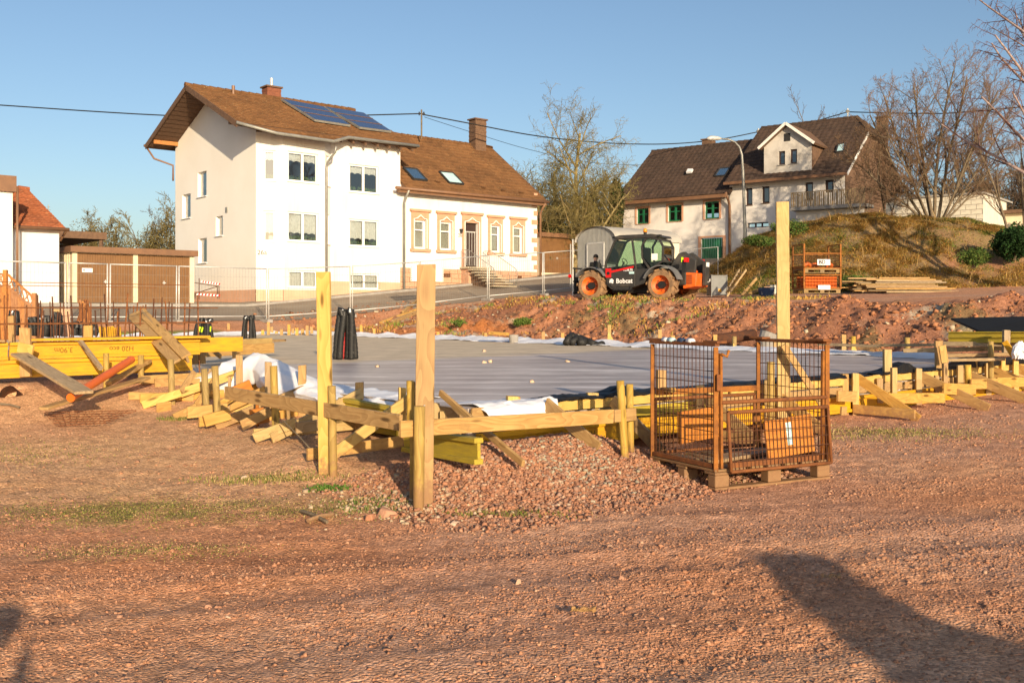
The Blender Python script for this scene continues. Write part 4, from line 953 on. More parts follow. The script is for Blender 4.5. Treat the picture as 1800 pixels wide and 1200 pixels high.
mb.build('gate_door', 'green_paint', H3); mb = MB(); bar(mb, wl3, a-.18, a-.003, c_, d_+.12, .003, .05); bar(mb, wl3, b_+.003, b_+.18, c_, d_+.12, .003, .05); bar(mb, wl3, a-.003, b_+.003, d_+.003, d_+.12, .003, .05); mb.build('surround', 'trim_peach', H3)
# left roof
sl3 = (12.3-8.5)/5.0
fL = [h3(UL-.5, -.5, 8.45), h3(0.3, -.5, 8.45), h3(6, 4.5, 12.3), h3(UL-.5+1.3, 4.5, 12.3)]
fL = [h3(UL-.5, -.5, 8.45), h3(.2, -.5, 8.45), h3(.2, 4.5, 12.3), h3(UL-.4, 4.5, 12.3)]
pL = Plane(fL[0], h3(1, 0)-h3(0, 0), h3(0, 5, 3.85)-h3(0, 0, 0)); tiles(pL, fL, 'tiles_dark', H3, tw=.34, rh=.38)
slab_poly('roof', fL, .15, 'tiles_dark', H3); slab_poly('roof', [fL[3], fL[2], h3(.2, 9.5, 8.45), h3(UL-.5, 9.5, 8.45)], .15, 'tiles_dark', H3); ridge_caps(fL[3], fL[2], 'tiles_dark', H3)
mb = MB(); mb.beam(h3(UL-.5, -.55, 8.3), h3(0, -.55, 8.3), .2, .2); mb.build('eaves_box', 'brown_metal', H3)
MB().tube([h3(0, -.6, 8.5), h3(.05, -.3, 8.0), h3(.05, -.15, 7.7), h3(.05, -.15, 3.0)], .08, 8).build('downpipe', 'brown_metal', H3, smooth=True)
# right roof, higher eaves
RZ = 13.1; fr_ = [h3(-.1, -.6, 9.05), h3(UR+.3, -.6, 9.05), h3(UR+.3, 3.2, 11.9), h3(UR-.9, 4.8, RZ), h3(-.1, 4.8, RZ)]
pR = Plane(fr_[0], h3(1, 0)-h3(0, 0), h3(0, 5.4, RZ-9.05)-h3(0, 0, 0)); tiles(pR, fr_, 'tiles_dark', H3, tw=.34, rh=.38)
slab_poly('roof', fr_, .15, 'tiles_dark', H3)
slab_poly('roof', [h3(-.1, 4.8, RZ), h3(UR-.9, 4.8, RZ), h3(UR+.3, 6.4, 11.9), h3(UR+.3, 10.2, 9.05), h3(-.1, 10.2, 9.05)], .15, 'tiles_dark', H3)
hip = [h3(UR+.3, 3.2, 11.9), h3(UR+.3, 6.4, 11.9), h3(UR-.9, 4.8, RZ)]
slab_poly('roof', hip, .12, 'tiles_dark', H3); ridge_caps(h3(0, 4.8, RZ), h3(UR-.9, 4.8, RZ), 'tiles_dark', H3)
ridge_caps(hip[2], hip[0], 'tiles_dark', H3); ridge_caps(hip[2], hip[1], 'tiles_dark', H3)
wg, Lg = wall3(UR, 0, UR, 9.6)
mb = MB(); mb.add([wg.pt(0, 2.5), wg.pt(Lg, 2.5), wg.pt(Lg, 9.2), wg.pt(6.4, 11.7), wg.pt(3.2, 11.7), wg.pt(0, 9.2)], [(0, 1, 2, 3, 4, 5)], 'slate_brown')
for k in range(24): bar(mb, wg, .02, Lg-.02, 4.0+k*.2, 4.0+k*.2+.17, .004, .03, 'slate_brown')
mb.build('gable_cladding', None, H3)
plank('verge_board', h3(UR+.32, -.6, 8.98), h3(UR+.32, 3.2, 11.82), .16, .04, 'trim_white', H3)
mb = MB(); mb.beam(h3(-.1, -.66, 9.0), h3(UR+.3, -.66, 9.0), .16, .14); mb.build('gutter', 'brown_metal', H3)
# front gable dormer
def dpt(px, py, w0): # point on plane w = w0
    w, _ = wall3(0, w0, UR, w0); u, z = w.hit(px, py); return u, z
ud0, zd0 = dpt(1343, 258, -.07); ud1, zd1 = dpt(1427, 247, -.07); ua, za = dpt(1384, 218, -.07)
wd, Ld = wall3(ud0, -.07, ud1, -.07); zlo = 9.18
rdm = [wd.rect(1368.5, 266.5, 1380, 290.5), wd.rect(1389, 263, 1401, 288)]
dm = link('front_gable', None, Matrix.Translation(h3(ud0, 0, zlo)), H3)
ze_ = (zd0+zd1)/2; mb = MB(); wall_panel(mb, wd, 0, Ld, zlo, ze_, rdm, 'render_old', depth=.15); mb.add([wd.pt(0, ze_), wd.pt(Ld, ze_), wd.pt(ua-ud0, za-.1)], [(0, 1, 2)], 'render_old')
ws_, Ls_ = wall3(ud1, -.07, ud1, 4.5); mb.add([ws_.pt(0, zlo), ws_.pt(4.4, ze_), ws_.pt(0, ze_)], [(0, 1, 2)], 'slate_brown')
ws2, _ = wall3(ud0, 4.5, ud0, -.07); mb.add([ws2.pt(4.57, zlo), ws2.pt(4.57, ze_), ws2.pt(.1, ze_)], [(0, 1, 2)], 'slate_brown')
mb.build('dormer_wall', None, H3)
bpy.data.objects.remove(dm)
for r_ in rdm: window(wd, r_, H3, 1, mat='dark_frame', fw=.08, inset=.1, curtain='top', sill='concrete')
mb = MB(); c_ = ua-ud0; bar(mb, wd, c_-.18, c_+.18, za-1.0, za-.55, .002, .03, 'ink'); mb.build('gable_vent', None, H3)
for s_, uu in ((1, ud1+.25), (-1, ud0-.25)):
    zz_ = ze_-.12; P = [h3(ua, -.35, za+.05), h3(ua, 4.2, za+.05), h3(uu, 4.2, zz_), h3(uu, -.35, zz_)]
    if s_ < 0: P = P[::-1]
    slab_poly('dormer_roof', P, .12, 'slate_brown', H3)
    plank('verge_board', h3(ua, -.38, za-.0), h3(uu, -.38, zz_-.05), .16, .03, 'trim_white', H3)
rooflight(pL, ((1266, 298.5), (1284, 297), (1275, 311), (1257, 312)), H3)
mb = MB(); q = [pL.hit(*z_) for z_ in ((1208, 309), (1217, 308), (1220, 303), (1211, 303))]; mb.prism([p+pL.n*.15 for p in q], pL.n*.12, 'paper_white'); mb.build('open_rooflight', None, H3)
rooflight(pR, ((1474, 257), (1487, 254), (1484, 268), (1470, 270)), H3, 'sticker_blue')
for px, py, w_, zt2 in ((1246, 247, 5.0, 13.0), (1354, 231, 6.0, 13.9), (1369, 233, 6.5, 14.0)):
    w, _ = wall3(0, w_, 5, w_); u, z = w.hit(px, py); chimney(h3(u, w_).xy, .7, .6, 11.5, z, 'slate_brown', H3, math.atan2(V.y, V.x))
w, _ = wall3(0, 7, 5, 7); u, z = w.hit(1551, 208); chimney(h3(u, 7).xy, .55, .55, 9.5, z, 'slate_brown', H3, math.atan2(V.y, V.x))
# balcony
bz = wr3.hit(1450, 366)[1]; bl = MB(); bl.hexa([h3(u, w_, z) for z in (bz-.18, bz) for u, w_ in ((4.35, -1.5), (UR+1.6, -1.5), (UR+1.6, -.1), (4.35, -.1))]); bo = bl.build('balcony', 'concrete', H3)
mb = MB(); nb_ = 34
for k in range(nb_): 
    u = 4.4+(UR+1.5-4.4)*k/(nb_-1); mb.beam(h3(u, -1.45, bz), h3(u, -1.45, bz+.78), .11 if k % 2 else .05, .03, up=(.8, -.6, 0))
mb.beam(h3(4.35, -1.45, bz+.82), h3(UR+1.55, -1.45, bz+.82), .05, .06); mb.beam(h3(4.4, -1.45, bz+.8), h3(4.4, -.1, bz+.8), .05, .05)
mb.build('balustrade', 'weathered', bo)
mb = MB(); w5, L5 = wall3(4.5, -1.0, UR+1.4, -1.0); wall_panel(mb, w5, 0, L5, 2.5, bz-.2, [], 'render_grey'); mb.build('balcony_wall', None, H3)
# block-built extension and low building further right
E1 = thing('outbuilding', (25, 50, 4), 'flat roofed outbuilding of unrendered pale blocks behind the bare multi-stemmed tree', 'building')
Pa = Vector((W(1557, 350, 53).x, 53)); Pb = Vector((W(1728, 350, 50).x, 50)); d_ = (Pb-Pa).normalized(); we_ = Wall(Pa, d_, (d_.y, -d_.x)); Le = (Pb-Pa).length
zt3 = we_.hit(1640, 347)[1]; mb = MB(); rw_ = we_.rect(1690, 386.5, 1706, 402); wall_panel(mb, we_, 0, Le, 3, zt3, [rw_], 'concrete', out=-.01)
wb2 = Wall(Pb, (-d_.y, d_.x), (d_.x, d_.y)); wall_panel(mb, wb2, 0, 5, 3, zt3, [], 'block_white'); mb.build('wall', None, E1)
bb_ = MB().box((-.5, -.05, -.5), (.5, .05, .5)).build('block', 'block_white', E1); bme2 = bb_.data; bpy.data.objects.remove(bb_)
zz = zt3; r_i = 0
while zz > 4.2:
    u = -(r_i % 2)*.25
    while u < Le:
        c0, c1 = max(0, u)+.01, min(Le, u+.5)-.01
        if c1-c0 > .05 and not (rw_[0] < (c0+c1)/2 < rw_[1] and rw_[2] < zz-.12 < rw_[3]):
            o = bpy.data.objects.new('block', bme2); col.objects.link(o); o.parent = E1
            o.matrix_basis = wm(E1).inverted() @ face_M(we_.pt((c0+c1)/2, zz-.125, .0), we_.d, (0, 0, 1)) @ Matrix.Diagonal((c1-c0, .23, .4, 1)) @ Matrix.Rotation(R(90), 4, 'X')
        u += .5
    zz -= .25; r_i += 1
window(we_, rw_, E1, 1, mat='dark_frame', fw=.07, sill=None)
slab_poly('roof', [we_.pt(-.1, zt3+.12, .1), we_.pt(Le+.1, zt3+.12, .1), we_.pt(Le+.1, zt3+.12, -6), we_.pt(-.1, zt3+.12, -6)], .1, 'concrete', E1)
E2 = thing('outbuilding', (30, 52, 4), 'low cream outbuilding with flat dark roof at the right edge', 'building')
Pa = Vector((W(1732, 350, 54).x, 54)); Pb = Vector((W(1850, 350, 52).x, 52)); d_ = (Pb-Pa).normalized(); w6 = Wall(Pa, d_, (d_.y, -d_.x)); L6 = (Pb-Pa).length
mb = MB(); z6 = w6.hit(1740, 378)[1]; r6 = w6.rect(1764, 392, 1776, 401); wall_panel(mb, w6, 0, L6, 3, z6, [r6], 'cream_wall'); mb.build('wall', None, E2); window(w6, r6, E2, 1, fw=.05, sill=None)
slab_poly('roof', [w6.pt(-.3, z6+.2, .3), w6.pt(L6, z6+.2, .3), w6.pt(L6, z6+.2, -5), w6.pt(-.3, z6+.2, -5)], .18, 'slate_brown', E2)
# ---------------------------------------------------------------- site shed
def face_thing(name, loc, ang, label, cat, group=None): return thing(name, loc, label, cat, group, rotz=ang)
zs = 2.25; C = Vector((4.4, 42.0)); SD = Vector((.8, .6)); FD = Vector((-.6, .8)); sw_, sl_ = 2.5, 3.8
def sp(l, w, z): p = C+SD*l+FD*w; return Vector((p.x, p.y, z))
SH = thing('site_shed', sp(1.9, 1.25, zs-.1), 'grey corrugated site shed with rounded roof and cream side, behind the telehandler', 'shed')
we4, z1s = 4.45, .0
mb = MB(); arc = [sp(-.02, sw_*(.5-.5*math.cos(math.pi*k/16)), we4+.58*math.sin(math.pi*k/16)) for k in range(17)]
mb.add([sp(0, 0, zs), sp(0, sw_, zs)]+[a+Vector((0.016, 0.012, 0)) for a in arc[::-1]], [tuple(range(19))], 'corrugated_grey')
for k in range(30):
    w0 = sw_*k/30; w1 = w0+sw_/60; zt = we4+.58*math.sin(math.acos(1-2*min(1, (w0+.02)/sw_)))-.03
    mb.hexa([sp(l, w, z) for z in (zs, zt) for l, w in ((-.035, w0), (-.0, w0), (0, w1), (-.035, w1))], 'corrugated_grey')
mb.build('front_wall', None, SH)
mb = MB(); mb.hexa([sp(l, w, z) for z in (zs+.1, we4-.15) for l, w in ((-.075, .75), (-.04, .75), (-.04, 1.75), (-.075, 1.75))]); dr = mb.build('door', 'corrugated_grey', SH)
mb = MB()
for a_, b_, c_, d_ in ((.69, .75, zs+.1, we4-.1), (1.75, 1.81, zs+.1, we4-.1), (.69, 1.81, we4-.15, we4-.09)): mb.hexa([sp(l, w, z) for z in (c_, d_) for l, w in ((-.09, a_), (-.04, a_), (-.04, b_), (-.09, b_))])
mb.build('door_frame', 'galvanised', dr); MB().tube([sp(-.12, .9, zs+1.2), sp(-.12, .9, zs+1.35)], .02, 6, 'black_plastic').build('handle', None, dr)
mb = MB(); mb.quad(sp(0, 0, zs), sp(sl_, 0, zs), sp(sl_, 0, we4), sp(0, 0, we4), 'cream_panel').quad(sp(0, sw_, zs), sp(sl_, sw_, zs), sp(sl_, sw_, we4), sp(0, sw_, we4), 'cream_panel').quad(sp(sl_, 0, zs), sp(sl_, sw_, zs), sp(sl_, sw_, we4+.5), sp(sl_, 0, we4), 'cream_panel')
mb.build('side_wall', None, SH)
vs = []; fs = []; nl = 60
for i in range(nl+1):
    l = -.12+(sl_+.24)*i/nl; q = .012*(i % 2)
    for k in range(17):
        an = math.pi*k/16; vs.append(sp(l, sw_*(.5-.53*math.cos(an)), we4-.02+(.62+q)*math.sin(an)))
for i in range(nl):
    for k in range(16): fs.append((i*17+k, i*17+k+1, (i+1)*17+k+1, (i+1)*17+k))
MB().add(vs, fs, 'shed_roof').build('roof', None, SH, smooth=False)
for l in (.7, 3.0):
    mb = MB()
    for w in (.25, 2.2): mb.tube([sp(l, w-.08, zs-.05), sp(l, w+.08, zs-.05)], .3, 14)
    mb.build('wheel_pair', 'tyre_mud', SH)
mb = MB(); mb.beam(sp(-.6, 1.25, zs-.02), sp(sl_, 1.25, zs-.02), .12, .12, mat='rust_dark'); mb.tube([sp(-.45, 2.3, zs-.3), sp(-.45, 2.3, zs+2.3)], .03, 8, 'galvanised').tube([sp(-.45, 2.45, zs+.2), sp(-.45, 2.45, zs+2.1)], .025, 8, 'corrugated_grey')
mb.build('drawbar', None, SH)

# ---------------------------------------------------------------- telehandler, local frame X forward, Y towards the cab side, Z up
tp = Vector((5.45, 36.0)); fdir = Vector((-.84, .5426)); T_ang = math.atan2(fdir.y, fdir.x); ldir = Vector((-fdir.y, fdir.x))
to = tp-ldir*.95; gzT = min(tz(to.x, to.y), 1.82)
T = thing('telehandler', (to.x, to.y, 1.80), 'black telehandler with orange wheels and green tinted cab parked on the embankment', 'telehandler', rotz=T_ang)
def lb(mbx, name, mat, parent=T, **k): return mbx.build(name, mat, parent, local=parent is T, **k) if parent is T else mbx.build(name, mat, parent, **k)
WMT = wm(T)
def LT(x, y, z): return WMT @ Vector((x, y, z))
def lpart(name, mb, mat, parent=None, smooth=False, bevel=0):
    """mesh given in the vehicle's own axes"""
    v = [tuple(p) for p in mb.v]; a = np.array(v); c = Vector((a.min(0)+a.max(0))/2); me = bpy.data.meshes.new(name)
    me.from_pydata([tuple(Vector(p)-c) for p in v], [], mb.f)
    if mb.mats:
        for q in mb.mats: me.materials.append(MATS[q])
        me.polygons.foreach_set('material_index', mb.m)
    else: me.materials.append(MATS[mat])
    if smooth: me.polygons.foreach_set('use_smooth', [True]*len(me.polygons))
    o = link(name, me, WMT @ Matrix.Translation(c), parent or T)
    if bevel: b = o.modifiers.new('bevel', 'BEVEL'); b.width = bevel; b.segments = 2; b.limit_method = 'ANGLE'
    return o
def wheel(x, y, side, steer=0):
    r, w = .56, .42; mb = MB(); prof = [(-w/2, r*.62), (-w/2, r*.86), (-w*.36, r*.97), (0, r), (w*.36, r*.97), (w/2, r*.86), (w/2, r*.62)]
    n = 36; vs = []; fs = []
    for i in range(n):
        a = 2*math.pi*i/n
        for yy, rr in prof: vs.append((x+rr*math.sin(a), y+yy, r+rr*math.cos(a)))
    m = len(prof)
    for i in range(n):
        for k in range(m-1): fs.append((i*m+k, i*m+k+1, ((i+1) % n)*m+k+1, ((i+1) % n)*m+k))
    mb.add(vs, fs)
    for i in range(24):       # chevron lugs
        a = 2*math.pi*i/24; s_ = 1 if i % 2 else -1
        p0 = Vector((x+(r+.02)*math.sin(a), y, r+(r+.02)*math.cos(a))); a2 = a+.20; p1 = Vector((x+(r-.0)*math.sin(a2), y+s_*w*.48, r+(r-.0)*math.cos(a2)))
        mb.beam(p0, p1, .05, .06, up=(math.sin(a), 0, math.cos(a)))
    ty = lpart('tyre', mb, 'tyre_mud', wh_ := lpart('wheel', MB().tube([(x, y-.1, r), (x, y+.1, r)], .12, 12), 'charcoal_paint'), smooth=False)
    mb = MB(); s = side; vs = []; fs = []; pr = [(s*w*.46, r*.66), (s*w*.40, r*.60), (s*w*.10, r*.50), (s*w*.06, r*.25), (s*w*.16, r*.24), (s*w*.16, 0.001)]
    for i in range(28):
        a = 2*math.pi*i/28
        for yy, rr in pr: vs.append((x+rr*math.sin(a), y+yy, r+rr*math.cos(a)))
    m = len(pr)
    for i in range(28):
        for k in range(m-1): fs.append((i*m+k, i*m+k+1, ((i+1) % 28)*m+k+1, ((i+1) % 28)*m+k))
    mb.add(vs, fs); lpart('rim', mb, 'orange_paint', wh_, smooth=True)
    mb = MB().tube([(x, y+s*.05, r), (x, y+s*.16, r)], [.15, .13], 16); lpart('hub', mb, 'black_plastic', wh_)
    mb = MB()
    for k in range(8): a = k*math.pi/4; mb.tube([(x+.2*math.sin(a), y+s*.05, r+.2*math.cos(a)), (x+.2*math.sin(a), y+s*.08, r+.2*math.cos(a))], .018, 6)
    lpart('wheel_nuts', mb, 'charcoal_paint', wh_)['kind'] = 'stuff'
for x, y, s in ((0, .95, 1), (0, -.95, -1), (2.87, .95, 1), (2.87, -.95, -1)): wheel(x, y, s)
mb = MB(); mb.prism([(-.75, -.62, .55), (3.2, -.62, .55), (3.35, -.62, .85), (2.2, -.62, 1.05), (-.75, -.62, 1.1)], (0, 1.24, 0)); lpart('chassis', mb, 'charcoal_paint', bevel=.03)
mb = MB(); mb.box((.5, -.5, .3), (2.3, .5, .56)); lpart('axle_guard', mb, 'black_plastic'); mb = MB(); mb.tube([(0, -.8, .56), (0, .8, .56)], .1, 10).tube([(2.87, -.8, .56), (2.87, .8, .56)], .1, 10); lpart('axles', mb, 'black_plastic')
# cab: outline in X,Z; body of the lower door and frame posts
cy0, cy1 = .02, 1.0
out = [(.72, .62), (1.35, .42), (2.05, .42), (2.3, .62), (2.36, 1.25), (2.26, 1.5), (1.92, 2.22), (1.72, 2.34), (.5, 2.34), (.12, 2.2), (-.02, 1.95), (.0, 1.42), (.45, 1.2)]
low = [(.72, .62), (1.35, .42), (2.05, .42), (2.3, .62), (2.34, 1.12), (2.2, 1.16), (1.1, 1.16), (.45, 1.16)]
mb = MB(); mb.prism([(x, cy0, z) for x, z in low], (0, cy1-cy0, 0)); cab = lpart('cab', mb, 'charcoal_paint', bevel=.02)
for y in (cy0+.02, cy1-.04):
    mb = MB(); o2 = [(.45, 1.14), (.0, 1.42), (-.02, 1.95), (.12, 2.2), (.5, 2.3), (1.75, 2.3), (1.92, 2.22), (2.3, 1.42), (2.34, 1.1)]
    for i in range(len(o2)-1): mb.beam((o2[i][0], y, o2[i][1]), (o2[i+1][0], y, o2[i+1][1]), .085, .06, up=(0, 1, 0))
    for a_, b_ in (((1.05, 1.1), (1.22, 2.3)), ((.5, 1.14), (.80, 1.55)), ((.80, 1.55), (.82, 2.0)), ((.82, 2.0), (.62, 2.3))): mb.beam((a_[0], y, a_[1]), (b_[0], y, b_[1]), .07, .06, up=(0, 1, 0))
    lpart('cab_frame', mb, 'charcoal_paint', cab)
mb = MB(); 
for x, z in ((2.3, 1.42), (1.92, 2.22), (-.02, 1.95), (.0, 1.42), (.12, 2.2)): mb.beam((x, cy0, z), (x, cy1, z), .07, .06, up=(0, 0, 1))
lpart('cross_members', mb, 'charcoal_paint', cab)
gy_ = cy1-.03
def cg(pts, y): 
    mb = MB(); mb.add([(x, y, z) for x, z in pts], [tuple(range(len(pts)))]); lpart('cab_glass', mb, 'glass_cab', cab)
for y in (gy_, cy0+.02):
    cg([(1.1, 1.16), (2.3, 1.3), (2.26, 1.45), (1.9, 2.2), (1.25, 2.26)], y); cg([(.85, 1.2), (1.02, 1.2), (1.18, 2.26), (.66, 2.28), (.84, 2.0)], y); cg([(.4, 1.2), (.04, 1.45), (.02, 1.95), (.14, 2.16), (.58, 2.26), (.78, 2.0), (.76, 1.58)], y)
mb = MB(); mb.quad((2.3, cy0, 1.42), (2.3, cy1, 1.42), (1.92, cy1, 2.22), (1.92, cy0, 2.22)); lpart('windscreen', mb, 'glass_cab', cab)
mb = MB(); mb.quad((-.01, cy0, 1.45), (-.01, cy1, 1.45), (0, cy1, 1.95), (0, cy0, 1.95)); lpart('rear_window', mb, 'glass_cab', cab)
mb = MB(); mb.prism([(.05, 0, 2.28), (1.9, 0, 2.28), (1.95, 0, 2.36), (1.7, 0, 2.42), (.4, 0, 2.42), (.1, 0, 2.36)], (0, 1.03, 0)); lpart('cab_roof', mb, 'charcoal_paint', cab, bevel=.02)
mb = MB(); mb.box((.75, .35, .9), (1.2, .85, 1.35)); mb.box((.72, .35, 1.3), (.86, .85, 1.95)); lpart('seat', mb, 'black_plastic', cab, bevel=.05)
mb = MB(); mb.tube([(1.9, .6, 1.1), (1.72, .6, 1.45)], .03, 8); 
for k in range(16): a = k*math.pi/8; a2 = a+math.pi/8; mb.tube([(1.7+.05*math.sin(a), .6+.19*math.cos(a), 1.46+.12*math.sin(a)), (1.7+.05*math.sin(a2), .6+.19*math.cos(a2), 1.46+.12*math.sin(a2))], .014, 5)
lpart('steering_wheel', mb, 'black_plastic', cab)
mb = MB(); mb.prism([(1.08, 1.0, .52), (2.0, 1.0, .50), (2.24, 1.0, .66), (2.3, 1.0, 1.12), (1.06, 1.0, 1.16)], (0, .035, 0)); door = lpart('door', mb, 'charcoal_paint', cab, bevel=.012)
mb = MB(); mb.prism([(2.24, 1.037, 1.14), (2.26, 1.037, 1.02), (2.05, 1.037, 1.03), (1.12, 1.037, 1.20), (1.12, 1.037, 1.27), (2.0, 1.037, 1.12)], (0, .012, 0)); mb.box((2.04, 1.037, .86), (2.27, 1.05, 1.2)); lpart('red_stripe', mb, 'red_light', door)
mb = MB(); mb.tube([(2.15, 1.05, 1.02), (2.15, 1.07, 1.02)], .06, 12); lpart('door_handle', mb, 'black_plastic', door)
tw = Matrix(((-1, 0, 0, 0), (0, 0, 1, 0), (0, 1, 0, 0), (0, 0, 0, 1)))
def ltext(s, size, x, y, z, mat, parent, bold=0): 
    M = WMT @ Matrix.Translation((x, y, z)) @ tw; return text('lettering', s, size, M, mat, parent, bold=bold)
ltext('Bobcat', .24, 1.50, 1.045, .72, 'paper_white', door, .006); ltext('TL38.70', .12, 1.35, 1.045, 1.12, 'paper_white', door, .002)
mb = MB(); hd_ = [(0, 0), (.05, .02), (.10, -.01), (.13, -.06), (.10, -.10), (.12, -.14), (.06, -.17), (.02, -.12), (-.03, -.15), (-.06, -.09), (-.03, -.05), (-.05, 0), (-.02, -.02)]
mb.prism([(2.06-x, 1.037, .80+z) for x, z in hd_], (0, .01, 0)); lpart('cat_head_emblem', mb, 'paper_white', door)
mb = MB(); mb.box((1.10, 1.037, .98), (1.3, 1.048, 1.06)); lpart('sticker', mb, 'sticker_blue', door)
mb = MB(); mb.box((.18, 1.0, 1.46), (.42, 1.01, 1.7)); lpart('notice', mb, 'paper_white', cab)
mb = MB(); mb.box((1.2, .95, .38), (1.95, 1.08, .44)); mb.beam((1.25, 1.02, .42), (1.3, 1.0, .62), .04, .04).beam((1.9, 1.02, .42), (1.85, 1.0, .62), .04, .04); lpart('step', mb, 'black_plastic')
lpart('beacon_base', MB().tube([(.72, .9, 2.42), (.72, .9, 2.5)], .06, 10), 'black_plastic', cab); lpart('beacon', MB().tube([(.72, .9, 2.5), (.72, .9, 2.58), (.72, .9, 2.64)], [.075, .07, .03], 12), 'amber', cab, smooth=True)
for x in (1.92, .1): lpart('work_light', MB().box((x-.04, .9, 2.3), (x+.06, 1.06, 2.38)), 'black_plastic', cab)
def guard(x, y0, y1, r=.68, a0=-70, a1=75):
    mb = MB(); n = 12; vs = []; fs = []
    for i in range(n+1):
        a = R(a0+(a1-a0)*i/n)
        for rr in (r, r+.035):
            for y in (y0, y1): vs.append((x-rr*math.sin(a), y, .56+rr*math.cos(a)))
    for i in range(n):
        o = i*4; p = o+4; fs += [(o, o+1, p+1, p), (o+2, p+2, p+3, o+3), (o, p, p+2, o+2), (o+1, o+3, p+3, p+1)]
    mb.add(vs, fs); mb.quad(*[vs[k] for k in (0, 1, 3, 2)]).quad(*[vs[n*4+k] for k in (0, 1, 3, 2)])
    return lpart('mudguard', mb, 'grey_steel')
guard(0, .72, 1.2); guard(0, -1.2, -.72); guard(2.87, .72, 1.2, a0=-60, a1=60); guard(2.87, -1.2, -.72)
# engine side, boom, rear
mb = MB(); mb.prism([(.1, -1.05, .7), (2.1, -1.05, .7), (2.1, -1.05, 1.15), (1.6, -1.05, 1.35), (.1, -1.05, 1.35)], (0, .55, 0)); lpart('engine_cover', mb, 'charcoal_paint', bevel=.04)
bm = lpart('boom', MB().hexa([(-.75, -.42, 1.25), (3.1, -.42, .95), (3.1, -.05, .95), (-.75, -.05, 1.25), (-.75, -.42, 1.62), (3.1, -.42, 1.25), (3.1, -.05, 1.25), (-.75, -.05, 1.62)]), 'charcoal_paint', bevel=.02)
lpart('boom_tip', MB().hexa([(3.1, -.38, .98), (3.6, -.38, .55), (3.6, -.09, .55), (3.1, -.09, .98), (3.1, -.38, 1.22), (3.75, -.38, .85), (3.75, -.09, .85), (3.1, -.09, 1.22)]), 'charcoal_paint', bm)
mb = MB(); mb.prism([(-.95, .25, .95), (.05, .25, .95), (.0, .25, 1.3), (-.3, .25, 1.72), (-.55, .25, 1.78), (-1.0, .25, 1.45)], (0, -.14, 0)); mb.prism([(-.95, -.46, .95), (.05, -.46, .95), (.0, -.46, 1.3), (-.3, -.46, 1.72), (-.55, -.46, 1.78), (-1.0, -.46, 1.45)], (0, -.14, 0)); lpart('boom_pivot', mb, 'charcoal_paint', bevel=.03)
mb = MB(); mb.beam((-.95, .1, 1.0), (-.15, .1, 1.52), .14, .12, up=(0, 0, 1)); lpart('orange_arm', mb, 'orange_paint'); lpart('boom_ram', MB().tube([(-.8, .16, 1.15), (.9, .0, 1.25)], .05, 10), 'galvanised', smooth=True)
mb = MB(); mb.prism([(-.62, -.58, .42), (-1.12, -.58, .50), (-1.16, -.58, .98), (-.62, -.58, 1.02)], (0, 1.16, 0)); cw = lpart('counterweight', mb, 'orange_paint', bevel=.03)
for k in range(5): lpart('vent_slat', MB().box((-.98, .585, .6+.07*k), (-.74, .6, .63+.07*k)), 'black_plastic', cw)
mb = MB(); mb.box((-1.30, -.28, .55), (-1.18, .1, 1.42)); rp = lpart('rear_hitch_plate', mb, 'charcoal_paint', bevel=.01); lpart('licence_plate', MB().box((-1.315, -.22, 1.22), (-1.301, .04, 1.38)), 'paper_white', rp)
lpart('tow_hook', MB().tube([(-1.3, -.1, .66), (-1.38, -.1, .70), (-1.38, -.1, .78)], .025, 8), 'galvanised', rp)
for y in (.85, -.62): 
    lpart('lamp_bracket', MB().box((-.85, y-.03, 1.0), (-.72, y+.03, 1.45)), 'black_plastic'); lpart('tail_light', MB().box((-.92, y-.14, 1.36), (-.82, y+.12, 1.52)), 'red_light', bevel=.01)
lpart('warning_label', MB().box((-.5, .252, 1.4), (-.42, .256, 1.58)), 'neon_tape')
# fork carriage at the front
mb = MB()
for y in (-.75, -.25, .25, .75): mb.beam((3.75, y, .25), (3.75, y, 1.25), .05, .05)
for z in (.3, .75, 1.25): mb.beam((3.78, -.8, z), (3.78, .8, z), .06, .05)
fk = lpart('fork_carriage', mb, 'black_plastic')
for y in (-.45, .45): lpart('fork', MB().beam((3.82, y, .3), (3.82, y, 1.0), .12, .05, up=(0, 1, 0)).beam((3.8, y, .12), (4.9, y, .1), .04, .12), 'black_plastic', fk)
lpart('mirror', MB().tube([(2.3, 1.0, 1.3), (2.5, 1.15, 1.32)], .015, 6).box((2.46, 1.1, 1.22), (2.5, 1.28, 1.42)), 'black_plastic'); lpart('head_lamp', MB().tube([(2.95, .8, 1.38), (3.03, .8, 1.38)], .09, 12), 'black_plastic')
lpart('side_marker', MB().tube([(3.85, .9, .95), (3.92, .9, .95)], .07, 12), 'red_light')

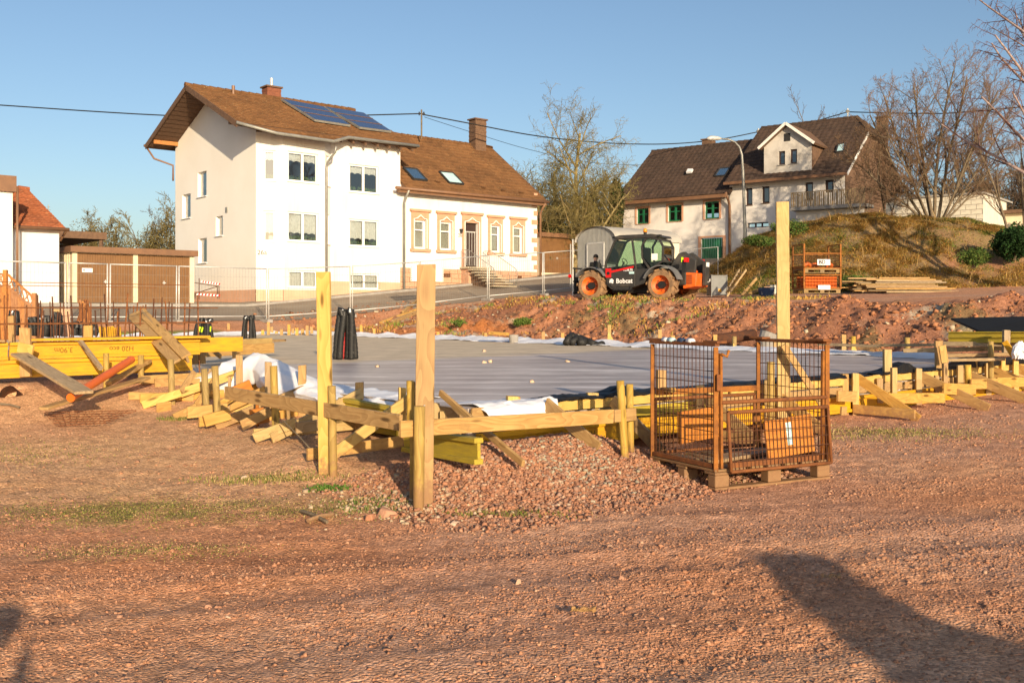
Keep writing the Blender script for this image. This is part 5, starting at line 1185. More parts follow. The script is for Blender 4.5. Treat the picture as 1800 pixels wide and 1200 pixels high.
# ---------------------------------------------------------------- people
def person(name, base, face, joints, label, mats, hair='hair_dark', scale=1.0, rz=0):
    """joints: dict of names -> (x, y, z) in metres, figure faces -Y; grown with a Skin modifier and baked"""
    J = dict(pelvis=(0, 0, .95), waist=(0, 0, 1.08), chest=(0, -.0, 1.30), neck=(0, 0, 1.48), headb=(0, -.01, 1.56), head=(0, -.02, 1.66), top=(0, -.01, 1.73),
             lsh=(.19, 0, 1.42), lel=(.25, .02, 1.13), lwr=(.26, -.06, .88), lha=(.26, -.09, .78), rsh=(-.19, 0, 1.42), rel=(-.25, .02, 1.13), rwr=(-.26, -.06, .88), rha=(-.26, -.09, .78),
             lhip=(.10, 0, .90), lkn=(.11, -.02, .50), lan=(.12, .03, .09), lto=(.13, -.14, .04), rhip=(-.10, 0, .90), rkn=(-.11, -.02, .50), ran=(-.12, .03, .09), rto=(-.13, -.14, .04))
    J.update(joints)
    rad = dict(pelvis=.15, waist=.135, chest=.155, neck=.062, headb=.07, head=.092, top=.06, lsh=.065, lel=.046, lwr=.03, lha=.036, rsh=.065, rel=.046, rwr=.03, rha=.036, lhip=.095, lkn=.062, lan=.045, lto=.035, rhip=.095, rkn=.062, ran=.045, rto=.035)
    E = [('pelvis', 'waist'), ('waist', 'chest'), ('chest', 'neck'), ('neck', 'headb'), ('headb', 'head'), ('head', 'top'), ('chest', 'lsh'), ('lsh', 'lel'), ('lel', 'lwr'), ('lwr', 'lha'), ('chest', 'rsh'), ('rsh', 'rel'), ('rel', 'rwr'), ('rwr', 'rha'),
         ('pelvis', 'lhip'), ('lhip', 'lkn'), ('lkn', 'lan'), ('lan', 'lto'), ('pelvis', 'rhip'), ('rhip', 'rkn'), ('rkn', 'ran'), ('ran', 'rto')]
    # five fingers per hand
    for s in ('l', 'r'):
        h = Vector(J[s+'ha']); w = Vector(J[s+'wr']); d = (h-w).normalized(); side = Vector((0, 1, 0)) if abs(d.y) < .8 else Vector((0, 0, 1))
        for k, (off, ln) in enumerate(((-.032, .055), (-.012, .08), (.01, .085), (.03, .072), (-.05, .045))):
            b = h+side*off*(.8)+(d*.01 if k < 4 else -d*.03); m_ = b+d*ln*.55+(side*-.02 if k == 4 else Vector()); t_ = m_+d*ln*.5+Vector((0, -.012, 0))
            J[f'{s}f{k}a'] = tuple(b); J[f'{s}f{k}b'] = tuple(m_); J[f'{s}f{k}c'] = tuple(t_)
            rad[f'{s}f{k}a'] = .011; rad[f'{s}f{k}b'] = .009; rad[f'{s}f{k}c'] = .0075; E += [(s+'ha', f'{s}f{k}a'), (f'{s}f{k}a', f'{s}f{k}b'), (f'{s}f{k}b', f'{s}f{k}c')]
    ks = list(J); me = bpy.data.meshes.new('person'); me.from_pydata([J[k] for k in ks], [(ks.index(a), ks.index(b)) for a, b in E], [])
    o = bpy.data.objects.new('person_build', me); col.objects.link(o); o.modifiers.new('s', 'SKIN')
    for i, k in enumerate(ks):
        sv = me.skin_vertices[0].data[i]; r_ = rad[k]; sv.radius = (r_, r_*(.72 if k in ('pelvis', 'waist', 'chest') else 1)) ; sv.use_root = k == 'pelvis'
    sb = o.modifiers.new('d', 'SUBSURF'); sb.levels = 2; sb.render_levels = 2
    dg_ = bpy.context.evaluated_depsgraph_get(); dg_.update(); nm = bpy.data.meshes.new_from_object(o.evaluated_get(dg_)); bpy.data.objects.remove(o)
    for q in mats: nm.materials.append(MATS[q])      # skin, shirt, trousers, shoes
    hd = Vector(J['head']); hds = [Vector(J['lha']), Vector(J['rha'])]; els = [Vector(J['lel']), Vector(J['rel'])]
    for p in nm.polygons:
        c = p.center; z = c.z; k = 1
        if (c-hd).length < .17 and z > J['neck'][2]+.01: k = 0
        elif min((c-h).length for h in hds) < .17: k = 0
        elif z < .10: k = 3
        elif z < J['pelvis'][2]+.03 and abs(c.x) < .24: k = 2
        p.material_index = k; p.use_smooth = True
    nm.name = name
    M = Matrix.Translation(base) @ Matrix.Rotation(rz, 4, 'Z') @ Matrix.Scale(scale, 4)
    ob = link(name, nm, M); tag(ob, label, 'person')
    # hair shell, nose, ears, eyes
    vs = []; fs = []; n = 14
    for i in range(8):
        ph = math.pi*.58*i/7
        for k in range(n):
            a = 2*math.pi*k/n; fr = -.25*max(0, -math.cos(a))
            ph2 = ph*(1+fr); vs.append((hd.x+.101*math.sin(ph2)*math.sin(a), hd.y+.012+.112*math.sin(ph2)*math.cos(a), hd.z+.02+.108*math.cos(ph2)))
    for i in range(7):
        for k in range(n): fs.append((i*n+k, i*n+(k+1) % n, (i+1)*n+(k+1) % n, (i+1)*n+k))
    link('hair', (lambda m_: (m_.from_pydata(vs, [], fs), m_.materials.append(MATS[hair]), m_.polygons.foreach_set('use_smooth', [True]*len(fs)), m_)[-1])(bpy.data.meshes.new('hair')), M, ob)
    mb = MB(); mb.beam(hd+Vector((0, -.085, -.02)), hd+Vector((0, -.115, -.035)), .05, .022).box(hd+Vector((-.10, -.01, -.04)), hd+Vector((-.088, .03, .02))).box(hd+Vector((.088, -.01, -.04)), hd+Vector((.10, .03, .02)))
    q = mb.build('nose_and_ears', mats[0], None); q.parent = ob; q['kind'] = 'stuff'
    mb = MB(); mb.box(hd+Vector((-.045, -.094, -.005)), hd+Vector((-.02, -.088, .008))).box(hd+Vector((.02, -.094, -.005)), hd+Vector((.045, -.088, .008))).box(hd+Vector((-.022, -.094, -.068)), hd+Vector((.022, -.089, -.060)))
    q = mb.build('eyes_and_mouth', 'ink', None); q.parent = ob; q['kind'] = 'stuff'
    return ob
pp = W(1047, 500, 38.6); person('person', Vector((pp.x, pp.y, 1.83)), 0, dict(head=(.0, -.03, 1.66), lha=(.22, -.25, .98), lwr=(.23, -.18, 1.0), lel=(.27, .0, 1.12)), 'person in a dark shirt standing behind the front of the telehandler', ['skin', 'cloth_dark', 'cloth_trousers', 'black_plastic'], rz=R(150))
# the one taking the picture: both hands raised to the viewfinder, only the shadow falls into view
person('person', Vector((-.30, -1.6, 0)), 0, dict(lha=(.09, .30, 1.50), lwr=(.12, .22, 1.46), lel=(.30, .08, 1.2), rha=(-.09, .30, 1.50), rwr=(-.12, .22, 1.46), rel=(-.30, .08, 1.2)), 'person in dark clothes with both hands raised, standing on the haul road', ['skin', 'cloth_dark', 'cloth_trousers', 'black_plastic'], rz=0)

# ---------------------------------------------------------------- mobile site fence
GRP = 'mobile fence panels along the street'
fx = [-185, -35, 118, 190, 312, 470, 617, 738, 858, 955, 1018]
lab = ['mobile fence panel at the far left edge', 'mobile fence panel at the left behind the brown wooden fence', 'narrow mobile fence panel where the garages begin', 'mobile fence panel in front of the brown double garage', 'mobile fence panel in front of the left wall of the tall house', 'mobile fence panel in front of the bay of the tall house', 'mobile fence panel carrying a white board in front of the sandstone plinth', 'mobile fence panel in front of the stone stairs, left one', 'mobile fence panel right of the stone stairs', 'mobile fence panel in front of the single garage']
def fpt(px):
    a = -40
    while a < 40:
        p = HP(a, -6.5)
        if p.y > 2 and 900+F*p.x/p.y > px: break
        a += .02
    return a
fa = [fpt(x) for x in fx]
for i in range(len(fx)-1):
    a0, a1 = fa[i]+.05, fa[i+1]-.05; P0, P1 = HP(a0, -6.5), HP(a1, -6.5)
    z0 = float(fine_z(np.array([P0.x]), np.array([P0.y]))[0])+.08; z1 = float(fine_z(np.array([P1.x]), np.array([P1.y]))[0])+.08
    lean = random.uniform(-.03, .05)
    P0.z, P1.z = z0, z1; t = thing('fence_panel', (P0+P1)/2, lab[i], 'fence panel', GRP)
    up = Vector((UY*lean, -UX*lean, 2.0)); q = lambda s, h: P0.lerp(P1, s)+up*h
    mb = MB(); 
    for s in (0, 1): mb.tube([q(s, 0), q(s, 1)], .026, 8)
    mb.tube([q(0, .99), q(1, .99)], .021, 8).tube([q(0, .08), q(1, .08)], .021, 8)
    mb.build('frame', 'galvanised', t, smooth=True)
    L = (P1-P0).length; n = max(2, int(L/.12)); mb = MB()
    for k in range(1, n): mb.tube([q(k/n, .08), q(k/n, .99)], .0032, 3, cap=False)
    for h in (.24, .42, .62, .82): mb.tube([q(0, h), q(1, h)], .0032, 3, cap=False)
    o = mb.build('wire_mesh', 'zinc', t); o['kind'] = 'stuff'
    f_ = MB(); M = Matrix.Translation(P1) @ Matrix.Rotation(ANG_U+R(90), 4, 'Z'); f_.box((-.35, -.11, -.1), (.35, .11, .04), M=M); f_.build('foot_block', 'concrete', t, bevel=.02)
    if i == 6:
        mb = MB(); c0 = q(.05, .50); c1 = q(.70, .50); d_ = (c1-c0).normalized(); o_ = Vector((UY, -UX, 0))*.03
        sa, sb_ = wm(t), None
        A = Wall((P0.x, P0.y), (P1.x-P0.x, P1.y-P0.y), (UY, -UX)); u0 = A.hit(721)[0]; u1 = A.hit(778)[0]; zt = A.hit(723, 468)[1]; zb2 = A.hit(723, 494)[1]
        bar(mb, A, u0, u1, zb2, zt, .05, .06, 'paper_white'); wb3 = mb.build('board', None, t)
        mb = MB()
        for k in range(7): 
            for uu in (u0+.04, u1-.04): bar(mb, A, uu-.02, uu+.02, zb2+.05+(zt-zb2-.1)*k/6-.02, zb2+.05+(zt-zb2-.1)*k/6+.02, .061, .065, 'ink')
        mb.build('cable_ties', None, wb3)['kind'] = 'stuff'
# fence field behind, right of the shed
t = thing('fence_panel', W(1210, 500, 47), 'mobile fence panel between the shed and the green garage door', 'fence panel', GRP)
P0, P1 = W(1196, 440, 47), W(1262, 434, 46); up = Vector((0, 0, -2.0)); mb = MB(); mb.tube([P0+up, P0, P1, P1+up], .02, 6); mb.build('frame', 'galvanised', t, smooth=True)
mb = MB()
for k in range(1, 16): mb.tube([P0.lerp(P1, k/16)+up, P0.lerp(P1, k/16)], .003, 3, cap=False)
mb.build('wire_mesh', 'zinc', t)['kind'] = 'stuff'
# barrier tape at the side steps of the tall house
t = thing('step_railing', HP(-.3, 7, 1.85), 'dark handrail posts hung with red and white barrier tape beside the double garage', 'railing')
mb = MB()
for px, y0, y1 in ((350, 489, 526), (382, 502, 525), (385, 502, 525)): mb.tube([W(px, y1, 43.3), W(px, y0, 43.3)], .02, 6)
mb.tube([W(342, 497, 43.3), W(382, 503, 43.3)], .02, 6).tube([W(342, 516, 43.3), W(384, 503, 43.3)], .02, 6); mb.build('handrail', 'rust_dark', t)
for (x0, y0, x1, y1) in ((353, 494.5, 386, 499.5), (345, 517, 386, 519.5)):
    mb = MB(); n = 14
    for k in range(n): 
        A, B = W(x0, y0, 43.2).lerp(W(x1, y1, 43.2), k/n), W(x0, y0, 43.2).lerp(W(x1, y1, 43.2), (k+1)/n); h = Vector((0, 0, .04)); s_ = Vector((.03, 0, 0))
        mb.quad(A-h, B-h, B+h+s_, A+h+s_, 'red_light' if k % 2 else 'paper_white')
    mb.build('barrier_tape', None, t)

# ---------------------------------------------------------------- street lamp, mast, cables
sl = thing('street_lamp', W(1311, 404, 51), 'tall curved street lamp rising in front of the long white house', 'street lamp')
pt = [(1309.5, 404), (1308, 360), (1306, 300), (1304, 272), (1300, 259), (1292, 250), (1281, 245.5), (1266, 244)]
mb = MB(); P = [W(x, y, 51) for x, y in pt]; P.insert(0, P[0]+Vector((0, 0, -2))); mb.tube(P, [.10, .09, .08, .07, .06, .055, .05, .045, .04], 10); mb.build('pole', 'zinc', sl, smooth=True)
mb = MB(); mb.tube([W(1268, 244, 51), W(1262, 243.5, 51), W(1250, 243, 50.8), W(1243, 243.5, 50.7)], [.05, .11, .13, .05], 12); mb.build('lamp_head', 'galvanised', sl, smooth=True)
def cable(name, pts, r, label, d=None):
    P = []
    q = [W(*p) for p in pts]
    for i in range(len(q)-1):
        for k in range(6):
            t = k/6; p0 = q[max(0, i-1)]; p1 = q[i]; p2 = q[i+1]; p3 = q[min(len(q)-1, i+2)]
            P.append(.5*((2*p1)+(p2-p0)*t+(2*p0-5*p1+4*p2-p3)*t*t+(3*p1-p0-3*p2+p3)*t**3))
    P.append(q[-1]); o = MB().tube(P, r, 5).build(name, 'cable_black', None, smooth=True); return tag(o, label, 'cable')
cable('power_cable', [(-60, 180, 56), (0, 185, 55.5), (288, 203, 55), (500, 205.5, 55), (741, 200, 55)], .035, 'thick black overhead cable from the left edge to the roof mast')
cable('power_cable', [(741, 201, 55), (830, 218, 56), (930, 237, 58), (1020, 248, 61), (1100, 253, 64), (1180, 253, 66), (1260, 246, 67), (1333, 232, 67)], .035, 'thick black overhead cable sagging between the two houses')
cable('power_cable', [(1333, 232, 67), (1410, 219, 66), (1490, 197, 65)], .035, 'short black overhead cable over the grey gable')
cable('power_cable', [(1490, 197, 65), (1640, 200, 60), (1720, 195, 57), (1800, 188, 54), (1900, 180, 50)], .035, 'black overhead cable from the gable roof mast to the right edge')
cable('telephone_wire', [(746, 206, 55), (830, 233, 57), (930, 263, 60), (1040, 286, 64), (1150, 291, 68)], .015, 'thin wire dropping behind the bare lichen covered tree')
mb = MB(); mb.tube([HP(11.2, 4.3, 10.6), W(741, 193, 55)], .06, 10); 
t = thing('roof_mast', HP(11.2, 4.3, 10.9), 'roof mast with insulators on the ridge of the brown tiled house', 'mast'); 
p = W(741, 193, 55); MB().tube([(p.x, p.y, 10.9), p], .045, 8).build('mast_pole', 'bark_grey', t); MB().beam(W(735, 200, 55), W(747, 200, 55), .05, .05).tube([W(737, 203, 55), W(737, 197, 55)], .04, 6).tube([W(745, 203, 55), W(745, 197, 55)], .04, 6).build('insulator_bar', 'black_plastic', t)
for (px, y0, y1, d, lb_) in ((1333, 244, 226, 67, 'short roof mast between the chimneys of the dark tiled roof'), (1490, 228, 191, 64, 'roof mast on the ridge of the gabled house at the right')):
    t = thing('roof_mast', W(px, y0, d), lb_, 'mast'); MB().tube([W(px, y0+10, d), W(px, y1, d)], .05, 8).build('mast_pole', 'galvanised', t); MB().beam(W(px-3, y1+5, d), W(px+3, y1+5, d), .15, .1).build('insulator_bar', 'black_plastic', t)
t = thing('tv_aerial', W(85, 395, 50), 'thin television aerial behind the red tiled roof', 'aerial'); MB().tube([W(85, 400, 50), W(85, 360, 50)], .02, 5).beam(W(82, 364, 50), W(88, 364, 50), .02, .02).beam(W(81, 369, 50), W(89, 369, 50), .02, .02).build('aerial_rods', 'zinc', t)

# ---------------------------------------------------------------- things on the embankment
def crate(name, c, ang, wid, dep, hgt, label, pal_h=.14, mesh_n=12, fill=None, cat='mesh crate', group=None):
    t = thing(name, c, label, cat, group, rotz=ang); Mt = wm(t)
    def bb(n_, lo, hi, mat, par=None):
        m_ = MB().box(lo, hi, M=Mt); return m_.build(n_, mat, par or t)
    pal = bb('pallet_deck', (-wid/2, -dep/2, .1), (wid/2, dep/2, .14), 'pallet_wood')
    for x in (-wid/2+.07, 0, wid/2-.07):
        for y in (-dep/2+.05, dep/2-.05): bb('pallet_block', (x-.07, y-.05, .022), (x+.07, y+.05, .1), 'pallet_wood', pal)
    for y in (-dep/2+.05, dep/2-.05): bb('runner', (-wid/2, y-.05, 0), (wid/2, y+.05, .022), 'pallet_wood', pal)
    for x in (-1, 1):
        for y in (-1, 1): bb('corner_post', (x*wid/2-.025, y*dep/2-.025, .14), (x*wid/2+.025, y*dep/2+.025, .14+hgt), 'rust_orange')
    mb = MB()
    for y in (-dep/2, dep/2):
        for z in (.16, .14+hgt*.62): mb.beam(Mt @ Vector((-wid/2, y, z)), Mt @ Vector((wid/2, y, z)), .035, .03)
    for x in (-wid/2, wid/2):
        for z in (.16, .13+hgt): mb.beam(Mt @ Vector((x, -dep/2, z)), Mt @ Vector((x, dep/2, z)), .035, .03)
    mb.build('rails', 'rust_orange', t)
    mb = MB()
    for y in (-dep/2, dep/2):
        for k in range(1, 24): x = -wid/2+wid*k/24; mb.tube([Mt @ Vector((x, y, .16)), Mt @ Vector((x, y, .14+hgt*.62))], .004, 3, cap=False)
        for k in range(1, 6): z = .16+hgt*.62*k/6; mb.tube([Mt @ Vector((-wid/2, y, z)), Mt @ Vector((wid/2, y, z))], .004, 3, cap=False)
    for x in (-wid/2, wid/2):
        for k in range(1, 12): y = -dep/2+dep*k/12; mb.tube([Mt @ Vector((x, y, .16)), Mt @ Vector((x, y, .14+hgt))], .004, 3, cap=False)
        for k in range(1, 10): z = .16+hgt*k/10; mb.tube([Mt @ Vector((x, -dep/2, z)), Mt @ Vector((x, dep/2, z))], .004, 3, cap=False)
    mb.build('wire_mesh', 'rust_dark', t)['kind'] = 'stuff'
    return t, Mt
gp_ = W(1435, 517, 32); zc_ = max(1.98, tz(gp_.x, gp_.y)+.03)
t1, M1 = crate('mesh_crate', (gp_.x, gp_.y, zc_), R(8), 1.22, .85, .72, 'rusty mesh crate full of orange pipes at the foot of the grassy mound, lower one', group='stacked mesh crates by the mound')
for k, z in enumerate((.2, .3, .4, .5)):
    for y in (-.3, 0, .3): 
        mb = MB(); L = 1.05; n = 22
        mb.tube([M1 @ Vector((-L/2+L*i/(n-1), y, z+.0)) for i in range(n)], [.05 if i % 2 else .042 for i in range(n)], 8)
        tag(mb.build('drain_pipe', 'orange_pvc', None), f'{["front", "middle", "rear"][int(round(y/.3))+1]} ribbed orange drain pipe, {["bottom", "second", "third", "top"][k]} layer of the lower mesh crate', 'pipe', 'orange pipes in the mesh crate')
MB().box((-.15, -.46, .12), (.25, -.44, .26), M=M1).build('crate_plate', 'paper_white', t1)
t2, M2 = crate('mesh_crate', (gp_.x, gp_.y, zc_+.14+.72*.62+.06), R(8), 1.22, .85, .78, 'rusty mesh crate with a white BD plate, stacked on top of another', group='stacked mesh crates by the mound')
plt = MB().box((-.18, -.46, .25), (.25, -.445, .43), M=M2).build('crate_plate', 'paper_white', t2); text('lettering', 'BD', .17, M2 @ Matrix.Translation((-.02, -.462, .34)) @ Matrix.Rotation(R(90), 4, 'X'), 'ink', plt, bold=.006)
for k, (x, y) in enumerate(((-.35, -.1), (.0, .1), (.4, -.05))):
    tag(MB().tube([M2 @ Vector((x-.12, y, .24)), M2 @ Vector((x, y, .3)), M2 @ Vector((x+.12, y, .24))], .07, 10).build('pipe_bend', 'orange_pvc', None), ['orange pipe bend at the left in the upper mesh crate', 'orange pipe bend in the middle of the upper mesh crate', 'orange pipe bend at the right in the upper mesh crate'][k], 'pipe bend', 'pipe bends in the upper mesh crate')
# plank pile
g0 = W(1565, 512, 34); zt_ = tz(g0.x, g0.y)+.02
names = ['lowest layer', 'second layer', 'third layer', 'fourth layer', 'fifth layer', 'sixth layer', 'seventh layer', 'eighth layer', 'ninth layer', 'top layer']
for k in range(10):
    for j in range(4):
        x = g0.x+(-.2+.1*k*(-1))*.7+random.uniform(-.35, .35)+.35; L = random.uniform(2.3, 3.0)-k*.08; y = g0.y-.4+.26*j; a = random.uniform(-.07, .07); z = zt_+.02+k*.052
        x += (.5 if j == 0 else 0)
        o = plank('plank', (x-L/2, y-a, z+random.uniform(-.01, .01)), (x+L/2, y+a, z+random.uniform(-.01, .01)), .04, .16, random.choice(['weathered', 'pine_grey', 'pine_grey', 'pallet_wood', 'pine']), bevel=0)
        tag(o, f'{["front", "second", "third", "rearmost"][j]} plank of the {names[k]} in the untidy pile at the foot of the mound', 'plank', 'planks in the pile at the foot of the mound')
# ladder, leaning boards, tub, grey container
ld = thing('ladder', W(1285, 520, 36), 'short light wooden ladder leaning on the grassy mound', 'ladder')
A0_, A1_ = W(1276, 515, 36), W(1300, 474, 36.6); B0_, B1_ = W(1278, 521, 35.6), W(1312, 474, 36.2)
plank('rail', A0_, A1_, .07, .03, 'weathered', ld); plank('rail', B0_, B1_, .07, .03, 'weathered', ld)
for k in range(6): plank('rung', A0_.lerp(A1_, .1+.15*k), B0_.lerp(B1_, .2+.14*k), .03, .04, 'weathered', ld, bevel=0)
tag(plank('plank', W(1303, 520, 35.6), W(1330, 489, 36.2), .1, .04, 'pine_grey'), 'plank leaning steeply on the mound beside the ladder', 'plank'); tag(plank('plank', W(1309, 520, 35.2), W(1335, 509, 35.6), .1, .05, 'pine'), 'pale plank propped low against the blue grey mortar tub', 'plank')
tb = thing('mortar_tub', W(1347, 518, 35), 'dark plastic mortar tub with rubble, on the embankment', 'tub'); mb = MB(); c = W(1347, 518, 35); c.z = tz(c.x, c.y)+.02; vs = []; n = 20
for r0, z in ((.24, 0), (.30, .3), (.33, .3), (.28, .28), (.22, .04)):
    for k in range(n): a = 2*math.pi*k/n; vs.append((c.x+r0*math.cos(a), c.y+.75*r0*math.sin(a), c.z+z))
fs = [tuple(range(n))]+[(i*n+k, i*n+(k+1) % n, (i+1)*n+(k+1) % n, (i+1)*n+k) for i in range(4) for k in range(n)]+[tuple(4*n+k for k in range(n))]
mb.add(vs, fs, 'plastic_blue').build('tub_body', None, tb)
mb = MB(); mb.box(c+Vector((-.2, -.14, .05)), c+Vector((.18, .14, .25)), 'concrete').box(c+Vector((-.1, -.1, .25)), c+Vector((.12, .1, .33)), 'stone_peach'); tag(mb.build('rubble', None, None), 'pale rubble lying in the mortar tub on the embankment', 'rubble', kind='stuff')
wb_ = thing('wheelbarrow', W(1360, 518, 35.5), 'pale grey tipped wheelbarrow tray beside the mortar tub', 'wheelbarrow'); q = [W(1352, 501, 35.5), W(1371, 500, 35.5), W(1364, 518, 35.5), W(1357, 518, 35.5)]; MB().prism(q, (0, .5, 0), 'zinc').build('tray', None, wb_, bevel=.02); MB().tube([W(1357, 516, 35.4), W(1350, 519, 35.2)], .02, 6).tube([W(1364, 516, 35.4), W(1370, 519, 35.2)], .02, 6).build('leg', 'zinc', wb_)
gc = W(1260, 523, 37.2); gz_ = tz(gc.x, gc.y); gb_ = thing('steel_container', (gc.x, gc.y, gz_), 'grey steel skip box standing right of the telehandler', 'container', rotz=R(4)); Mg = wm(gb_)
mb = MB(); mb.box((-.31, -.3, .05), (.31, .3, .80), M=Mg); bx = mb.build('box_body', 'container_grey', gb_, bevel=.015); mb = MB()
for x in (-.3, .28): mb.box((x, -.33, .0), (x+.03, -.302, .82), M=Mg)
mb.box((-.3, -.33, .76), (.31, -.302, .80), M=Mg); mb.build('edge_ribs', 'container_grey', bx); MB().box((-.03, -.306, .18), (.09, -.302, .3), M=Mg).build('yellow_mark', 'yellow_ply', bx)
# boards on the street side bank
for i, (x0, y0, x1, y1, w_, lb_) in enumerate(((668, 568, 735, 546, .12, 'square timber lying up the bank, lowest of the loose three'), (690, 565, 736, 543, .14, 'pale square timber lying across the others on the bank'), (708, 549, 735, 540, .12, 'short pale timber end on the bank near the white board'))):
    A = G(x0, y0, .06+i*.05); B = G(x1, y1, .08+i*.05); B = W(x1, y1, A.y+2.4); B.z = tz(B.x, B.y)+.12+.06*i; tag(plank('timber', A, B, w_, .1, 'pine_grey' if i else 'pine'), lb_, 'timber', 'timbers lying on the street side bank')
# ---------------------------------------------------------------- near timber: profile boards at the corner
def up_to(px, y0, d, z): pass
bt = thing('batter_board', (-.7, 7.25, .03), 'tall wooden profile frame of two upright planks and long level boards, nearest the camera', 'batter board')
def vpl(px0, py0, px1, py1, d, w, t, mat, name='upright_plank', par=bt, dd=0, roll=0):
    p0 = W(px0, py0, d+dd); p1 = W(px1, py1, d); p1.z -= .12
    return plank(name, p0, p1, w, t, mat, par, up=(1, 0, 0) if not roll else (math.cos(roll), math.sin(roll), 0))
vpl(568.5, 478, 573.5, 838, 8.05, .112, .045, 'pine_fresh', roll=-.15)
vpl(749.5, 465, 744, 892, 7.22, .135, .045, 'pine', roll=.1)
pole('stake', W(583.5, 678, 8.0), W(586, 838, 8.0)-Vector((0, 0, .1)), .032, 'pine_green', bt); pole('stake', W(737, 714, 7.12), W(735.5, 900, 7.12)-Vector((0, 0, .1)), .04, 'pine_green', bt)
plank('stake', W(725.5, 670, 7.35), W(724.5, 892, 7.35)-Vector((0, 0, .1)), .035, .05, 'pine_green', bt, up=(1, 0, 0)); 
plank('level_board', W(703, 754, 7.08), W(1077, 731.5, 8.52), .118, .028, 'pine_grey', bt); plank('level_board', W(1078, 731, 8.55), W(1116, 727.5, 8.75), .108, .04, 'pine', bt)
plank('level_board', W(397, 690, 9.43), W(705, 743, 7.22), .118, .028, 'pine_grey', bt)
pole('stake', W(1090.5, 669, 8.62), W(1099, 798, 8.62)-Vector((0, 0, .1)), .034, 'pine_green', bt); pole('stake', W(1107, 675, 8.8), W(1108, 775, 8.8)-Vector((0, 0, .1)), .032, 'pine_green', bt)
MB().tube([W(733, 722, 7.2), W(747, 712, 7.16)], .004, 5).tube([W(732, 735, 7.1), W(733, 728, 7.1)], .006, 5).build('wire_tie', 'galvanised', bt)['kind'] = 'stuff'
# third tall plank, behind the mesh crate
t3 = thing('marker_post', (W(1375, 735, 11.2).x, 11.2, .1), 'tall pale upright plank with a diagonal brace behind the rusty mesh crate', 'post')
plank('upright_plank', W(1375, 355, 11.2), W(1378, 742, 11.2)-Vector((0, 0, .15)), .142, .045, 'pine_fresh', t3, up=(1, 0, 0))
plank('brace', W(1377, 606, 11.05), W(1452, 722, 11.0), .07, .05, 'pine', t3, up=(0, 0, 1))

# ---------------------------------------------------------------- slab edge formwork
def h20(name_mat, p0, p1, label, group=None, txt=(), hgt=.2, flip=True, side=-1, par=None):
    p0, p1 = Vector(p0), Vector(p1); t = thing('formwork_beam', (p0+p1)/2, label, 'beam', group); f = hgt*.2; up = Vector((0, 0, 1)); X = (p1-p0).normalized(); Y = up.cross(X).normalized()
    plank('top_flange', p0+up*(hgt/2-f/2), p1+up*(hgt/2-f/2), f, .08, name_mat, t, warp=0); plank('bottom_flange', p0-up*(hgt/2-f/2), p1-up*(hgt/2-f/2), f, .08, name_mat, t, warp=0)
    w = plank('web', p0, p1, hgt-2*f-.001, .027, name_mat, t, bevel=0)
    for s, fr_, size, mat in txt:
        c = p0.lerp(p1, fr_)+Y*side*.0150; right = X*(1 if side < 0 else -1); 
        if side < 0: right = X
        M = face_M(c, -right if flip else right, -up if flip else up)
        text('lettering', s, size, M, mat, w, bold=.001)
    return t
KE = lambda s, o, z: HP(A0+s, B0-o, z)          # near right edge: s along, o outwards
LE_ = lambda s, o, z: HP(A0-o, B0+s, z)         # near left edge
ge = 'yellow formwork beams laid along the near edge of the slab'
h20('yellow_ply', KE(.05, .09, .275), KE(2.05, .09, .275), 'yellow formwork beam with upside down print, behind the long level board', ge, [('H20 eco P', .62, .085, 'ink_brown'), ('EN 13377', .44, .03, 'ink_brown')])
h20('yellow_ply', KE(2.1, .09, .275), KE(6.0, .09, .275), 'yellow formwork beam behind the rusty mesh crate along the slab edge', ge)
h20('yellow_ply', KE(6.05, .09, .27), KE(9.0, .09, .27), 'yellow formwork beam right of the rusty mesh crate along the slab edge', ge, [('doka', .43, .10, 'ink_brown')])
h20('yellow_ply', KE(9.05, .09, .27), KE(12.4, .09, .27), 'yellow formwork beam along the slab edge near the right margin', ge)
gb_l = 'pale boards forming the near edge of the slab'
for i, (s0, s1, z, w, m_, lb_) in enumerate(((.9, 3.6, .555, .10, 'pine_fresh', 'upper pale edge board above the printed yellow beam'), (3.65, 7.1, .555, .10, 'pine_fresh', 'upper pale edge board behind the mesh crate'), (7.15, 12.4, .555, .10, 'pine_fresh', 'upper pale edge board running to the right margin'),
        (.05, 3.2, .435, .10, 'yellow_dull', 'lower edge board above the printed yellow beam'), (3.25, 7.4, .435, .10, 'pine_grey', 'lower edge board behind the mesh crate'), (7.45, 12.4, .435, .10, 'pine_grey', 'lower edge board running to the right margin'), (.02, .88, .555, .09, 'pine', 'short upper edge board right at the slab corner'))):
    tag(plank('edge_board', KE(s0, .03+.012*(i % 2), z), KE(s1, .03+.012*(i % 2), z), w, .03, m_), lb_, 'board', gb_l)
gb2 = 'boards forming the left edge of the slab'
for i, (s0, s1, z, m_, lb_) in enumerate(((.05, 2.6, .54, 'pine_grey', 'upper board of the left slab edge, from the corner to the sagging white sheet'), (2.65, 5.4, .54, 'pine', 'upper board of the left slab edge under the white sheet'), (.05, 3.0, .42, 'pine_grey', 'middle board of the left slab edge next to the corner'), (3.05, 5.4, .42, 'pine', 'middle board of the left slab edge towards the yellow formwork'), (.05, 2.4, .31, 'yellow_dull', 'lowest board of the left slab edge next to the corner'))):
    tag(plank('edge_board', LE_(s0, .03, z), LE_(s1, .03, z), .105, .03, m_), lb_, 'board', gb2)
def grd(p): return tz(p.x, p.y)
